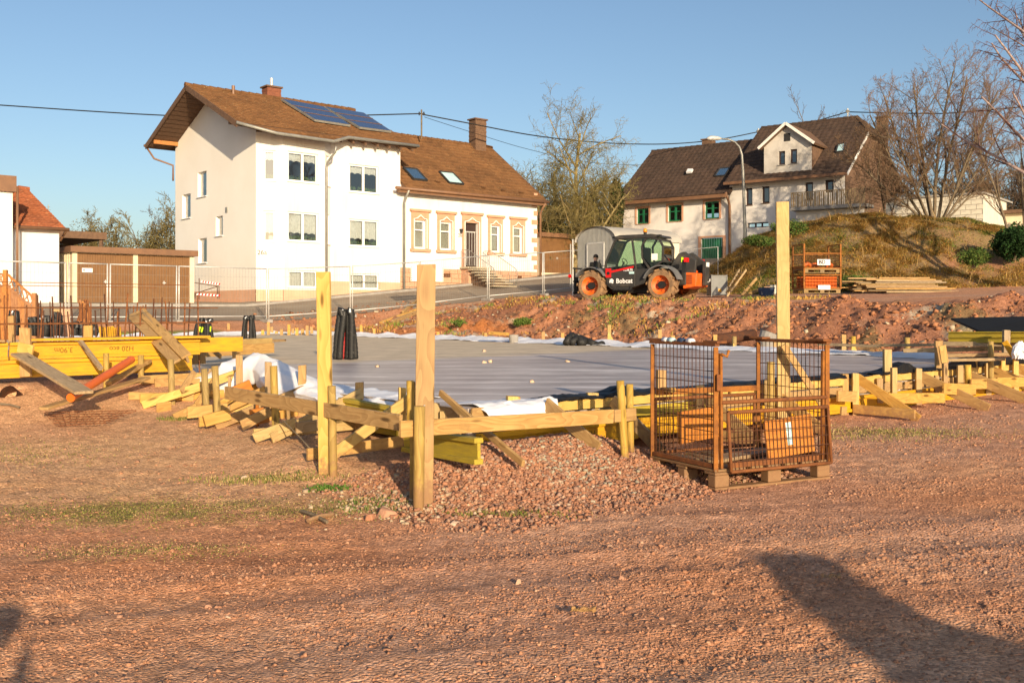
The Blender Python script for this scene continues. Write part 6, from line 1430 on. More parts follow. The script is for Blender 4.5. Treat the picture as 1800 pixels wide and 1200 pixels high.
def frame_left(s, L, lb_, top=.62, stake=None, mat='pine', diag=.58, rr=.035, skew=0.0, base=True):
    I = LE_(s, .10, 0); O = LE_(s+skew, .10+L, 0); zi = .20; zo = grd(O); t = thing('support_frame', (O.x, O.y, zo), lb_, 'formwork support', 'timber supports along the left slab edge')
    plank('inner_upright', Vector((I.x, I.y, zi-.1)), Vector((I.x, I.y, top)), .08, .05, 'pine_grey', t, up=(1, 0, 0))
    j = Vector((UX, UY, 0))*.0; off = (LE_(1, 0, 0)-LE_(0, 0, 0))*.045
    if base: plank('base_board', Vector((I.x, I.y, max(zi, zo)+.08))+off, Vector((O.x, O.y, zo+.07))-(I-O).normalized()*.15+off, .10, .03, random.choice(['pine', 'pine_fresh', 'pine']), t)
    plank('diagonal_brace', Vector((I.x, I.y, diag))-off, Vector((O.x, O.y, zo+.03))-(I-O).normalized()*.02-off, .10, .03, mat, t)
    if stake:
        px0, py0, px1, py1 = stake; d = O.y+.05; pole('stake', W(px0, py0, d), W(px1, py1, d)-Vector((0, 0, .12)), rr, 'pine_green', t)
    return t
frame_left(.55, .98, 'support with a broad bright diagonal plank rising right of the first tall upright plank', top=.80, diag=.74, mat='pine_fresh')
frame_left(1.60, .95, 'support with a split diagonal plank left of the first tall upright plank', top=.74, stake=(481, 643, 486.5, 781), diag=.64, mat='pine_fresh')
frame_left(2.75, .98, 'support with its round stake leaning left, in front of the hanging white sheet', top=.86, stake=(377.5, 643, 386.5, 765), diag=.6)
frame_left(3.35, .74, 'support with thin round stake left of the hanging white sheet', top=.8, stake=(359, 648, 364.5, 726), diag=.62, mat='pine')
frame_left(4.15, 1.0, 'support whose long pale diagonal reaches far left, under the channel plank', top=.78, stake=(300, 631, 304, 722), diag=.74, mat='pine_fresh', skew=.15)
frame_left(5.05, .72, 'support beside the orange pipe end, leftmost of the row', top=.72, stake=(247.5, 624, 249, 698), diag=.55)
gs = 'loose boards and stakes between the left supports'
for (x0, y0, x1, y1, d, w, m_, lb_) in ((226, 695, 341, 699, 11.3, .085, 'pine', 'low level board behind the two leftmost round stakes'), (276, 717, 300, 713, 10.9, .10, 'pine', 'short board end poking out left of a round stake'), (329, 725, 400, 718, 10.3, .12, 'pine', 'wide short board on the ground between two round stakes'), (359, 740, 404, 727, 9.9, .12, 'pine', 'board end poking out left of the leaning round stake'),
        (446, 770, 520, 742, 9.1, .095, 'pine_fresh', 'board wedged low beside the split diagonal plank'), (386, 712, 420, 690, 10.5, .08, 'pine', 'small brace in shade under the white sheet'), (318, 688, 342, 653, 11.3, .07, 'pine', 'small steep brace under the crumpled end of the sheet'), (553, 838, 592, 806, 8.25, .075, 'pine', 'board end poking out behind the foot of the first tall plank'),
        (345, 712, 378, 668, 10.9, .075, 'pine', 'steep brace between the two round stakes left of the hanging sheet'), (250, 712, 318, 690, 11.0, .09, 'pine_fresh', 'sloping board crossing behind the second round stake'), (306, 735, 346, 716, 10.5, .10, 'pine', 'short sloping board below the channel plank supports'),
        (424, 748, 476, 722, 9.7, .10, 'pine', 'sloping board in half shade behind the split diagonal plank'), (402, 722, 404, 664, 10.7, .07, 'pine_grey', 'upright batten in shade under the hanging sheet'), (506, 700, 508, 752, 9.6, .08, 'pine_grey', 'upright batten behind the left level board'), (452, 704, 453, 746, 10.0, .08, 'orange_board', 'upright orange board edge under the sheet'), (520, 752, 566, 746, 9.0, .10, 'pine_grey', 'low shaded board left of the first tall plank'),
        (408, 690, 441, 676, 10.9, .12, 'orange_board', 'orange stained board deep under the white sheet'), (440, 734, 472, 728, 9.9, .16, 'orange_board', 'orange shuttering panel standing behind the split diagonal plank')):
    tag(plank('board', W(x0, y0, d), W(x1, y1, d+.15), w, .03, m_), lb_, 'board', gs)
for (x0, y0, x1, y1, d, sz, rnd_, lb_) in ((420.5, 624, 421, 682, 11.2, .075, 0, 'square post sticking up through the white sheet'), (471.5, 636, 471.5, 690, 10.3, .07, 0, 'square post behind the round stake with the split top'), (412, 607, 412.5, 632, 13.6, .06, 0, 'short square post standing in the slab corner behind the sheet'), (168, 612, 168, 668, 12.2, .055, 0, 'thin square stake left of the orange pipe'),
        (186.5, 621, 187.5, 708, 11.5, .05, 1, 'stake that crosses in front of the orange pipe'), (215, 603, 216, 640, 12.4, .05, 0, 'small stake just in front of the yellow formwork print'), (234, 601, 234.5, 640, 12.4, .055, 0, 'small stake under the channel plank, right of another'), (707, 681, 706, 760, 8.95, .065, 0, 'square stake beside the broad diagonal at the corner'), (721, 669, 722, 750, 8.7, .05, 1, 'thin stake just left of the second tall plank'),
        (1162, 650, 1162, 690, 10.4, .1, 0, 'broad short post seen through the left mesh of the crate'), (902, 696, 902, 790, 9.25, .12, 0, 'broad split topped post on the near edge left of the diagonal board'), (1041, 690, 1041, 775, 9.75, .11, 0, 'broad post on the near edge behind the second diagonal board'), (768, 708, 768, 760, 8.9, .05, 0, 'short stub post right of the second tall plank'), (780, 722, 780, 765, 8.85, .07, 0, 'low stub block right of the second tall plank'), (1355, 636, 1355, 735, 11.0, .042, 2, 'round stake behind the crate left of the third tall plank'),
        (1484, 657, 1484, 728, 12.5, .09, 0, 'square post just right of the mesh crate'), (1559.5, 614, 1560, 690, 13.25, .10, 0, 'square post with doubled offcut where the black sheet peaks'), (1571, 646, 1571, 690, 12.9, .075, 0, 'bright offcut post standing before the doubled square post'), (1545.5, 665, 1546, 700, 12.9, .08, 0, 'low dark sided post left of the doubled square post'),
        (1649.5, 599, 1651, 650, 14.3, .10, 0, 'tall square post with a diagonal offcut at the right edge formwork'), (1661, 638, 1661, 674, 14.0, .07, 0, 'bright square post beside the low black sheet'), (1646, 660, 1646, 690, 13.6, .06, 0, 'short post on the end of the level board'), (1701, 641, 1702, 675, 14.0, .045, 2, 'low round stake in front of the grey level board'), (1712.5, 630, 1712.5, 666, 14.8, .075, 0, 'square post with pale face near the right edge'), (1741.5, 600, 1742, 668, 14.6, .04, 2, 'tall round stake near the right edge'),
        (1762, 630, 1762, 664, 15.3, .075, 0, 'bright square post left of the last diagonal'), (1798, 628, 1798, 650, 16.2, .07, 0, 'square post cut by the right margin'), (1700, 623, 1700, 660, 15.2, .07, 0, 'dark sided square post behind the low round stake')):
    p0 = W(x0, y0, d); p1 = W(x1, y1, d)-Vector((0, 0, .06))
    if rnd_ == 2: o = pole('stake', p0, p1, sz, 'pine_green')
    elif rnd_ == 1: o = pole('stake', p0, p1, sz*.65, 'pine_green')
    else: o = plank('post', p0, p1, sz, sz*.7, random.choice(['pine', 'pine_fresh', 'pine_grey', 'pine_fresh']), up=(1, 0, 0), roll=random.uniform(-.4, .1))
    tag(o, lb_, 'post', 'posts and stakes of the formwork')
def frame_right(s, L, lb_, diag=.55, board=None, mat='pine', top=.66, w=.12, inner=True, yb=None):
    I = KE(s, .14, 0); O = KE(s+.05, .14+L, 0); zo = grd(O); zi = grd(I); t = thing('support_frame', (O.x, O.y, zo), lb_, 'formwork support', 'timber supports along the near slab edge')
    if inner: plank('inner_upright', Vector((I.x, I.y, zi-.1)), Vector((I.x, I.y, top)), .08, .05, 'pine_fresh', t, up=(1, 0, 0))
    off = (KE(1, 0, 0)-KE(0, 0, 0))*.045
    plank('diagonal_brace', Vector((I.x, I.y, diag))+off, Vector((O.x, O.y, zo+.02))+off, w, .03, mat, t)
    if board: plank('base_board', Vector((I.x, I.y, zo+.1))-off, Vector((O.x, O.y, zo+.09))-off, .11, .03, 'pine', t)
    return t
frame_right(.75, .62, 'support with a diagonal board reaching into the gravel heap', diag=.60, mat='pine', inner=False, w=.12)
frame_right(1.62, .60, 'support with a diagonal board next to the shorter level board', diag=.58, mat='pine_grey', inner=False, w=.12)
frame_right(3.0, .7, 'support seen through the left mesh of the rusty crate', diag=.55, board=1); frame_right(4.2, .7, 'support seen through the middle of the rusty crate', board=1)
frame_right(6.05, .78, 'support with a long diagonal just right of the rusty crate', diag=.60, board=1, mat='pine'); frame_right(7.65, .9, 'support with dark diagonal behind the long level board on the right', mat='pine', w=.14)
frame_right(8.85, .95, 'support with broad diagonal at the middle of the right edge', w=.15); frame_right(9.75, 1.0, 'support with broad diagonal left of the tall round stake', w=.15); frame_right(10.7, 1.0, 'support with broad diagonal right of the tall round stake', w=.14); frame_right(11.6, 1.0, 'support at the right margin of the picture', w=.14)
gr = 'level boards joining the supports on the right'
for (x0, y0, x1, y1, d0, d1, w, m_, lb_) in ((1561, 700, 1660, 699, 12.35, 13.0, .13, 'pine', 'pale level board nailed between two posts on the right'), (1658, 683, 1714, 685, 13.0, 13.5, .15, 'pine', 'brown level board behind the pale one'), (1706, 675, 1753, 674, 13.9, 14.2, .14, 'pine', 'level board ending at the broad diagonal'), (1752, 672, 1815, 671, 14.2, 14.6, .14, 'pine', 'level board running out at the right margin'),
        (1472, 696, 1504, 697, 12.0, 12.2, .13, 'pine', 'board end just right of the mesh crate'), (1478, 722, 1487, 722, 11.7, 11.75, .1, 'pine', 'small block on the ground right of the mesh crate'), (774, 690, 920, 815, 8.75, 7.75, .055, 'pine_grey', 'loose batten leaning down across the gravel heap'), (1096, 735, 1112, 733, 9.2, 9.25, .1, 'pine_grey', 'small dark board end beside the double stake')):
    tag(plank('board', W(x0, y0, d0), W(x1, y1, d1), w, .032, m_), lb_, 'board', gr)
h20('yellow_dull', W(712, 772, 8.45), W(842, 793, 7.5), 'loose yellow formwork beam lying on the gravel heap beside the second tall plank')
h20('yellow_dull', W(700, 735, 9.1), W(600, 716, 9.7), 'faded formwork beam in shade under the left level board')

# raised yellow formwork at the left
gl = 'raised yellow formwork at the left'
LF_ = lambda a, z, o=0: HP(a, -29.45-o, z)
h20('yellow_ply', LF_(-22.5, .78, 0), LF_(-18.72, .78, 0), 'lower yellow beam of the raised formwork, left part', gl, side=-1)
h20('yellow_ply', LF_(-18.7, .78, 0), LF_(-15.3, .78, 0), 'lower yellow beam of the raised formwork, right part with faded print', gl, [('H20 eco', .45, .085, 'ink_brown')])
h20('yellow_ply', LF_(-22.5, .985, 0), LF_(-17.45, .985, 0), 'upper yellow beam of the raised formwork, with the word doka at the left margin', gl, [('doka', .955, .10, 'ink_brown')])
h20('yellow_ply', LF_(-17.43, .985, 0), LF_(-15.2, .985, 0), 'upper yellow beam of the raised formwork, with upside down 3.90m print', gl, [('3.90m', .26, .085, 'ink_brown'), ('H20 eco', .56, .085, 'ink_brown'), ('doka', .78, .085, 'ink_brown')])
for a0, a1, z, o, w, t_, m_, lb_ in ((-22.4, -17.5, 1.105, 0, .025, .22, 'pine', 'pale plank lying on top of the yellow beams at the left margin'), (-17.3, -15.1, 1.11, .0, .03, .26, 'yellow_ply', 'bright yellow panel strip on top of the raised formwork'), (-15.9, -14.55, 1.0, -.12, .19, .03, 'yellow_ply', 'bright yellow sheet at the right end of the raised formwork')):
    tag(plank('plank', LF_(a0, z, o), LF_(a1, z, o), w, t_, m_), lb_, 'plank', gl)
gp2 = 'loose timber around the raised yellow formwork'
for (x0, y0, x1, y1, d0, d1, w, t_, m_, lb_) in ((155, 572, 155, 652, 12.0, 12.0, .10, .04, 'pine', 'upright plank leaning on the yellow beams with its top free'), (44.5, 576, 45.5, 662, 11.3, 11.3, .12, .05, 'pine_grey', 'grey upright post at the left end of the long tilted plank'), (34, 622, 148, 690, 11.0, 9.9, .03, .19, 'weathered', 'wide weathered plank sloping down from the yellow beams'), (32, 610, 58, 616, 11.15, 11.1, .12, .03, 'pine_fresh', 'small pale board laid on the end of the weathered plank'),
        (140, 598, 178, 648, 11.7, 11.3, .05, .04, 'weathered', 'dark stained batten leaning against the upright plank'), (76, 718, 258, 664, 10.1, 11.6, .03, .12, 'pine', 'long board from the ground up to the white sheet, under the orange pipe'), (190, 674, 262, 634, 11.3, 12.2, .04, .08, 'pine_grey', 'mud splashed board lying against the orange pipe'),
        (360, 618, 480, 611, 14.5, 16.0, .16, .05, 'pine', 'stacked timber behind the yellow sheet, lower'), (362, 607, 470, 601, 15.3, 17.0, .14, .2, 'pine_fresh', 'broad pale timber on top of the stack behind the yellow sheet'), (400, 602, 492, 598, 16.2, 18.0, .04, .25, 'pine_grey', 'thin long board on top of the timber stack'), (350, 597, 388, 627, 14.2, 13.8, .06, .03, 'pine', 'lath leaning across the timber stack'), (322, 620, 322, 638, 13.2, 13.2, .16, .04, 'pine', 'short board end standing below the yellow sheet'), (346, 618, 347, 640, 13.6, 13.6, .22, .05, 'pine', 'cluster board standing right of the short one below the yellow sheet')):
    dx = abs(x1-x0); up = (0, 0, 1) if dx > 8 else (1, 0, 0)
    if t_ > .2 and w < .05: up = (.15, -.75, .75) if x0 < 100 else (0, 0, 1)
    tag(plank('plank', W(x0, y0, d0), W(x1, y1, d1), w, t_, m_, up=up), lb_, 'plank', gp2)
ch = thing('channel_plank', W(270, 590, 12.4), 'pair of long planks forming a channel, leaning up over the yellow formwork', 'planks')
for dx, dz, m_ in ((-6, 0, 'pine'), (7, -7, 'pine_grey')):
    plank('plank', W(238+dx*1.2, 553+dz, 13.2), W(318+dx*1.4, 636+dz*1.4, 11.7), .03, .12, m_, ch, up=(0, -1.1, 1))
plank('side_batten', W(248, 548, 13.22), W(330, 632, 11.72), .09, .03, 'pine_grey', ch, up=(0, -.8, 1))
tag(MB().tube([W(124, 699, 10.0), W(231, 632, 11.5)], .044, 20).build('drain_pipe', 'orange_pvc', None, smooth=False), 'bright orange drain pipe leaning on the boards at the left', 'pipe')
# rusty mesh offcut lying on the dirt
rm = thing('mesh_offcut', G(150, 735), 'rusty expanded metal mesh lying flat on the dirt at the left', 'metal mesh')
q = [G(78, 727, .03), G(100, 750, .02), G(185, 744, .05), G(240, 723, .09), G(165, 722, .05)]
P00, P10, P11, P01 = q[0], q[3], q[2], q[1]; mb = MB()
bil = lambda u, v: P00*(1-u)*(1-v)+P10*u*(1-v)+P11*u*v+P01*(1-u)*v
for i in range(6): mb.tube([bil(k/14, i/5)+Vector((0, (.02 if (k+i) % 2 else -.02), .004)) for k in range(15)], .005, 4)
for i in range(12): mb.tube([bil(i/11, 0), bil(i/11, 1)], .003, 4)
o = mb.build('mesh_rods', 'rebar_mat', rm); o['kind'] = 'stuff'
# starter bars
for r_i, (bb, a_s, a_e, lb_) in enumerate(((-28.9, -21.4, -14.8, 'nearest row of rusty starter bars behind the raised yellow formwork'), (-28.0, -21.5, -14.6, 'second row of rusty starter bars behind the yellow formwork'), (-26.6, -20.5, -14.3, 'third row of rusty starter bars behind the yellow formwork'), (-24.6, -19.5, -14.0, 'farthest row of rusty starter bars behind the yellow formwork'))):
    t = thing('starter_bars', HP((a_s+a_e)/2, bb, .64), lb_, 'reinforcement', 'rusty starter bars'); n = int((a_e-a_s)/.19)
    for k in range(n):
        a = a_s+(a_e-a_s)*k/n+random.uniform(-.05, .05); lean = random.uniform(-.07, .07); h = random.uniform(.86, 1.12)
        p = HP(a, bb+random.uniform(-.04, .04), .55); MB().tube([p, p+Vector((lean*.5, 0, h*.5)), p+Vector((lean, random.uniform(-.04, .04), h))], .0098, 5, cap=False).build('bar', 'rust_dark' if random.random() < .6 else 'rust', t)
    for z in (.78, .98) if r_i < 2 else (1.34,): MB().tube([HP(a_s-.1, bb, .6+z-.1), HP(a_e+.1, bb, .6+z-.1)], .006, 5).build('cross_bar', 'rust', t)
# membranes ---------------------------------------------------------
def cloth(name, P, mat, label, cat='sheet', group=None, wr=.012, seed=0, thick=.002, kind=None):
    """P: list of cross-section polylines; resampled and wrinkled"""
    A = np.array([[tuple(p) for p in row] for row in P]); m, k, _ = A.shape; M_, K_ = m*7, k*5
    def rs(B, n, ax):
        t = np.linspace(0, B.shape[ax]-1, n); i = np.clip(t.astype(int), 0, B.shape[ax]-2); f_ = (t-i); g = f_*f_*(3-2*f_)*.6+f_*.4
        a = np.take(B, i, ax); b = np.take(B, i+1, ax); sh = [1, 1, 1]; sh[ax] = n; g = g.reshape(sh); return a+(b-a)*g
    B = rs(rs(A, M_, 0), K_, 1); U_, V_ = np.meshgrid(np.arange(M_), np.arange(K_), indexing='ij')
    n1 = fbm(U_*.45+seed, V_*.22, 3, seed); n2 = fbm(U_*.20, V_*.35+seed, 3, seed+5); n3 = np.abs(fbm(U_*.8, V_*.5+seed, 2, seed+9))
    B[..., 2] += wr*2.0*n1-wr*.5*n3; B[..., 1] += wr*2.4*n2; B[..., 0] += wr*1.6*n1
    idx = np.arange(M_*K_).reshape(M_, K_); f = np.stack([idx[:-1, :-1], idx[1:, :-1], idx[1:, 1:], idx[:-1, 1:]], -1).reshape(-1, 4)
    o = mesh_np(name, B.reshape(-1, 3), f, mat, smooth=True); so = o.modifiers.new('thickness', 'SOLIDIFY'); so.thickness = thick; so.offset = 0
    return tag(o, label, cat, group)
rows = []
for s, top, drop, outw, bulge in ((1.0, .585, .50, .12, 0), (1.4, .60, .47, .20, .03), (1.9, .585, .46, .22, .05), (2.2, .60, .50, .2, .02), (2.6, .66, .47, .18, .06), (3.0, .76, .47, .24, .02), (3.4, .87, .50, .20, .08), (3.8, .94, .60, .12, .03), (4.05, .95, .58, .14, .10), (4.15, .80, .28, .28, .02), (4.5, .87, .26, .34, .04), (4.75, .82, .34, .22, .0), (5.0, .70, .56, .28, .03), (5.3, .66, .42, .40, .05), (5.5, .62, .40, .62, .03), (5.65, .60, .46, .85, .04)):
    rows.append([LE_(s, -.5, .603), LE_(s, -.25, .61+max(0, top-.62)*.3), LE_(s, -.06, .60+(top-.6)*.85), LE_(s, .03, top), LE_(s, outw*.6+bulge*.4, top-.05), LE_(s, outw+bulge, (top+drop)/2), LE_(s, outw+.02, drop)])
cloth('membrane_sheet', rows, 'white_sheet', 'white plastic membrane draped and bulging over the left slab edge', group='membrane sheets round the slab', wr=.022, seed=3)
rows = []
for s, top in ((.12, .60), (.4, .63), (.7, .62), (.95, .66)): rows.append([KE(s, -.4, .604), KE(s, -.1, .62), KE(s, .03, top), KE(s, .13, top-.03), KE(s, .16, .5)])
cloth('membrane_sheet', rows, 'white_sheet', 'small white flap of membrane at the near slab corner behind the second tall plank', group='membrane sheets round the slab', wr=.02, seed=8)
def black(s0, s1, humps, lb_, seed):
    rows = []; n = 12
    for i in range(n+1):
        s = s0+(s1-s0)*i/n; h = .615+sum(a*math.exp(-((s-c)/w)**2) for c, w, a in humps); rows.append([KE(s, -.35, .603), KE(s, -.16, .61+(h-.6)*.7), KE(s, -.02, h), KE(s, .06, h-.01), KE(s, .075, .60)])
    cloth('membrane_sheet', rows, 'black_sheet', lb_, group='membrane sheets round the slab', wr=.012, seed=seed)
black(1.0, 2.9, ((1.25, .25, .03), (1.95, .16, .09), (2.6, .2, .03)), 'black membrane strip with one raised fold along the near slab edge', 20); black(3.1, 6.6, ((3.8, .3, .03), (5.0, .4, .05), (6.0, .3, .04)), 'black membrane strip behind the rusty crate', 21)
black(6.8, 8.3, ((7.45, .28, .14),), 'black membrane with a rounded hump right of the crate', 22); black(8.3, 11.5, ((9.5, .35, .16), (10.2, .5, .13), (11.0, .4, .08)), 'long black membrane rising into ridges at the right', 23)
rows = []
for k in range(34):
    b = B0+1.6+(B1-B0-1.6)*k/33; h = .62+.12*abs(math.sin(k*1.7))*(1 if k > 9 else .5); rows.append([HP(A1-.75-.15*math.sin(k*2.2), b, .604), HP(A1-.4, b, .615+.05*abs(math.sin(k*1.1))), HP(A1-.12, b, h), HP(A1+.1, b, h-.02), HP(A1+.35, b, .5)])
cloth('membrane_sheet', rows, 'white_sheet', 'crumpled white membrane along the far edge of the slab', group='membrane sheets round the slab', wr=.035, seed=12)
rows = []
for k in range(22):
    a = A0+(A1-A0)*k/21; h = .63+.10*abs(math.sin(k*1.9)); rows.append([HP(a, B1-.8-.2*math.sin(k*1.3), .604), HP(a, B1-.4, .62), HP(a, B1-.1, h), HP(a, B1+.12, h-.03), HP(a, B1+.4, .52)])
cloth('membrane_sheet', rows, 'white_sheet', 'white membrane edge along the street side of the slab', group='membrane sheets round the slab', wr=.03, seed=15)
# far side stakes -----------------------------------------------------
gf = 'stakes along the far edge of the slab'
def Fd(px):     # distance of the far edge line at pixel px
    k = (px-900)/F; p0 = HP(A1+.35, B0); dx, dy = -UY, UX; t = (k*p0.y-p0.x)/(dx-k*dy); return p0.y+dy*t
for i, (px, y0, lb_) in enumerate(((1071, 571, 'stake with a triangular offcut left of the crate on the far slab edge'), (1160, 579, 'short stake above the left mesh of the crate on the far slab edge'), (1183, 590, 'low stump beside the short stake on the far slab edge'), (1257, 588, 'stake with a bright triangular offcut above the crate'), (1291, 591, 'round stake between the pipe and the bright offcut'), (1363, 597, 'low stake left of the third tall plank on the far side'), (1483, 588, 'stake with yellow top right of the crate on the far side'), (1500, 591, 'round stake right of the yellow topped one'), (1595, 593, 'round stake by the grey lying planks'), (955, 583, 'bright low stake near the concrete bucket'), (989, 585, 'stake beside the black pipes'), (925, 592, 'bright triangular stake left of the low stakes'), (854, 585, 'stake where the white sheet bulges, right of the second tall plank'), (770, 583, 'thin stake just right of the second tall plank on the far side'), (658, 577, 'stake with white stain left of the second tall plank'), (635, 571, 'orange tinted stake right of the black conduits'))):
    d = Fd(px); p1 = W(px, 600, d); p1.z = .45; p0 = W(px, y0, d)
    if 'round' in lb_: o = pole('stake', p0, p1, .05, 'pine_green')
    else: o = plank('stake', p0, p1, .09, .05, 'pine', up=(1, 0, 0))
    tag(o, lb_, 'stake', gf)
    if 'triang' in lb_ or 'offcut' in lb_ or 'yellow top' in lb_:
        q = [W(px-2, y0+12, d-.1), W(px+12, y0+33, d-.1), W(px-4, y0+33, d-.1)]; tag(MB().prism(q, (0, .04, 0), 'pine_fresh').build('wedge_offcut', None, None), {1071: 'triangular offcut on the stake left of the crate, far slab edge', 1257: 'bright triangular offcut on the stake seen just above the crate', 1483: 'triangular offcut below the yellow topped stake right of the crate'}[px] if 'with' in lb_ else {955: 'triangular offcut beside the bright low stake near the bucket', 925: 'triangular offcut standing by the white sheet left of the bucket'}.get(px, f'pale triangular offcut beside the {"round stake by the grey lying planks" if px > 1400 else "round stake right of the lying rusty pipe"}'), 'offcut', 'triangular offcuts on the far side')
for i in range(13):
    px = [540, 522, 508, 495, 472, 462, 548, 532, 560, 486, 478, 515, 402][i]; p = HP(0, 0); d = 34+i*.15; hh_ = [20, 16, 22, 14, 26, 12, 18, 14, 24, 10, 18, 15, 24][i]
    p1 = W(px, 592, d); p1.z = min(p1.z, .6); tag(plank('stake', W(px, 592-hh_, d), p1, .1, .06, 'pine', up=(1, 0, 0)), f'{["seventh", "fifth", "fourth", "third", "tenth", "eleventh", "eighth", "sixth", "ninth", "second", "twelfth", "thirteenth", "leftmost"][i]} stake of the small pale cluster left of the first tall plank', 'stake', 'cluster of small stakes on the street side')
tag(plank('plank', W(861, 585, 26.5), W(893, 587, 26.2), .08, .14, 'pine'), 'short plank lying between the low stakes and the concrete bucket', 'plank'); 
def bucket(c, r, h, lb_, mat, tilt=0):
    M = Matrix.Translation(c) @ Matrix.Rotation(tilt, 4, 'Y'); mb = MB(); n = 16; vs = []
    for rr, z in ((r*.8, 0), (r, h), (r*1.05, h), (r*.93, h-.02), (r*.75, .03)):
        for k in range(n): a = 2*math.pi*k/n; vs.append(M @ Vector((rr*math.cos(a), rr*math.sin(a), z)))
    mb.add(vs, [tuple(range(n))]+[(i*n+k, i*n+(k+1) % n, (i+1)*n+(k+1) % n, (i+1)*n+k) for i in range(4) for k in range(n)]+[tuple(4*n+k for k in range(n))], mat); return tag(mb.build('bucket', None, None), lb_, 'bucket')
c = W(903, 593, 26.3); c.z = .5; bucket(c, .13, .30, 'grey concrete smeared bucket beyond the far slab edge', 'concrete'); c = W(1343, 607, 23); c.z = .45; bucket(c, .26, .5, 'big dented cement bucket on its side behind the crate', 'concrete', .35)
tag(MB().tube([W(1258, 597, 23.4), W(1325, 588, 24)], .13, 14).build('pipe', 'rust_dark', None, smooth=True), 'rusty brown pipe lying beyond the far edge behind the crate', 'pipe')
bp_ = 'black pipes at the foot of the embankment'
for k, (x0, y0, x1, y1) in enumerate(((995, 603, 1012, 590), (1004, 603, 1030, 595), (1018, 603, 1045, 601))):
    P = [W(x0, y0, 24), W((x0*2+x1)/3, (y0+2*y1)/3-2, 24.2), W((x0+x1)/2+2, y1-1, 24.4), W(x1+6, y1+6, 24.2), W(x1+14, 605, 24)]; tag(MB().tube(P, .085, 12).build('corrugated_pipe', 'conduit_black', None, smooth=True), ['left and highest of the three black pipes at the foot of the embankment', 'middle one of the three black pipes at the foot of the embankment', 'lowest right one of the three black pipes at the foot of the embankment'][k], 'pipe', bp_)
# conduit bundles
def bundle(px, yb, yt, d, n, lb_, wid=.28, neon=False, red=False, flare=1.0, white=True):
    p = W(px, yb, d); t = thing('conduit_bundle', p, lb_, 'conduit bundle', 'black conduits rising from the slab'); h = (yb-yt)/F*d; ms = []
    for k in range(n):
        a = 2*math.pi*k/n; r0 = wid*.5*(1 if k else 0)*flare; r1 = wid*.36*(1 if k else 0); hh = h*random.uniform(.88, 1.0)
        b = p+Vector((r0*math.cos(a)*1.15, r0*math.sin(a)*.7, 0)); tp_ = p+Vector((r1*math.cos(a), r1*math.sin(a)*.7, hh)); P = []; m = 22; rs_ = []
        for i in range(m):
            q_ = i/(m-1); v = b.lerp(tp_, q_)+Vector((math.sin(q_*3+k)*.018, 0, 0)); P.append(v); rs_.append(.056 if i % 2 else .050)
        MB().tube(P, rs_, 10).build('conduit', 'conduit_red' if red and k == 2 else 'conduit_black', t, smooth=True)
        # taped, folded end
        e = tp_+Vector((random.uniform(-.07, .07), random.uniform(-.05, .02), random.uniform(.02, .07))); MB().tube([tp_-Vector((0, 0, .03)), tp_+Vector((0, 0, .04)), e, e+Vector((random.uniform(-.05, .05), -.02, -.08))], [.062, .06, .055, .03], 9).build('taped_end', 'black_plastic', t)
        if white and k % 2: MB().tube([tp_+Vector((0, -.05, .0)), e+Vector((.0, -.06, .01))], [.02, .012], 5).build('tape_strip', 'white_sheet', t)
        if neon and k in (1, 2, 4): MB().tube([b.lerp(tp_, .45)+Vector((0, -.045, 0)), b.lerp(tp_, .72)+Vector((.03, -.05, 0))], .028, 6).build('neon_mark', 'neon_tape', t)
    return t
bundle(611, 631, 546, 17.3, 6, 'tall bundle of black corrugated conduits with a red one, standing on the slab', red=True, wid=.34, flare=1.05); bundle(440, 597, 556, 28.5, 5, 'bundle of black conduits with red taped tops at the back of the slab', wid=.4); bundle(360, 598, 562, 27.5, 6, 'short bundle of black conduits with neon yellow marks', wid=.5, neon=True)
bundle(28, 589, 552, 16.5, 2, 'pair of black conduits with a neon mark at the left margin', wid=.16, neon=True); bundle(60, 590, 562, 17, 3, 'low black conduits left of the tall ones among the starter bars', wid=.14); bundle(79, 591, 560, 17, 2, 'black conduits with white taped tips among the starter bars', wid=.15); bundle(90, 592, 563, 17.3, 2, 'black conduits leaning together among the starter bars', wid=.16); bundle(104, 590, 556, 17.3, 3, 'tallest black conduits among the starter bars', wid=.16); bundle(143, 589, 573, 17, 3, 'stubby black conduits left of the upright plank', wid=.3); bundle(166, 589, 576, 17, 2, 'stubby black conduits right of the upright plank', wid=.16)
for i in range(9):
    px = 177+4*i; tag(plank('lath', W(px, 573+random.uniform(0, 4), 15), W(px+2, 597, 15), .05, .03, 'yellow_ply', up=(1, 0, 0)), f'{["leftmost", "second", "third", "fourth", "fifth", "sixth", "seventh", "eighth", "rightmost"][i]} yellow lath in the tight upright row behind the yellow beam', 'lath', 'row of small yellow laths behind the yellow beam')
tag(plank('board', W(115.5, 543, 18), W(115.5, 592, 18), .16, .03, 'stone_peach', up=(1, 0, 0)), 'pinkish upright board among the starter bars', 'board')
tag(plank('board', W(100, 543, 18.6), W(100, 575, 18.6), .16, .03, 'pine_fresh', up=(1, 0, 0)), 'pale upright board behind the pinkish one', 'board'); tag(plank('post', W(19.5, 555, 15.5), W(21, 600, 15.5), .09, .05, 'pine', up=(1, 0, 0)), 'pale post in front of the brown fence at the left margin', 'post')
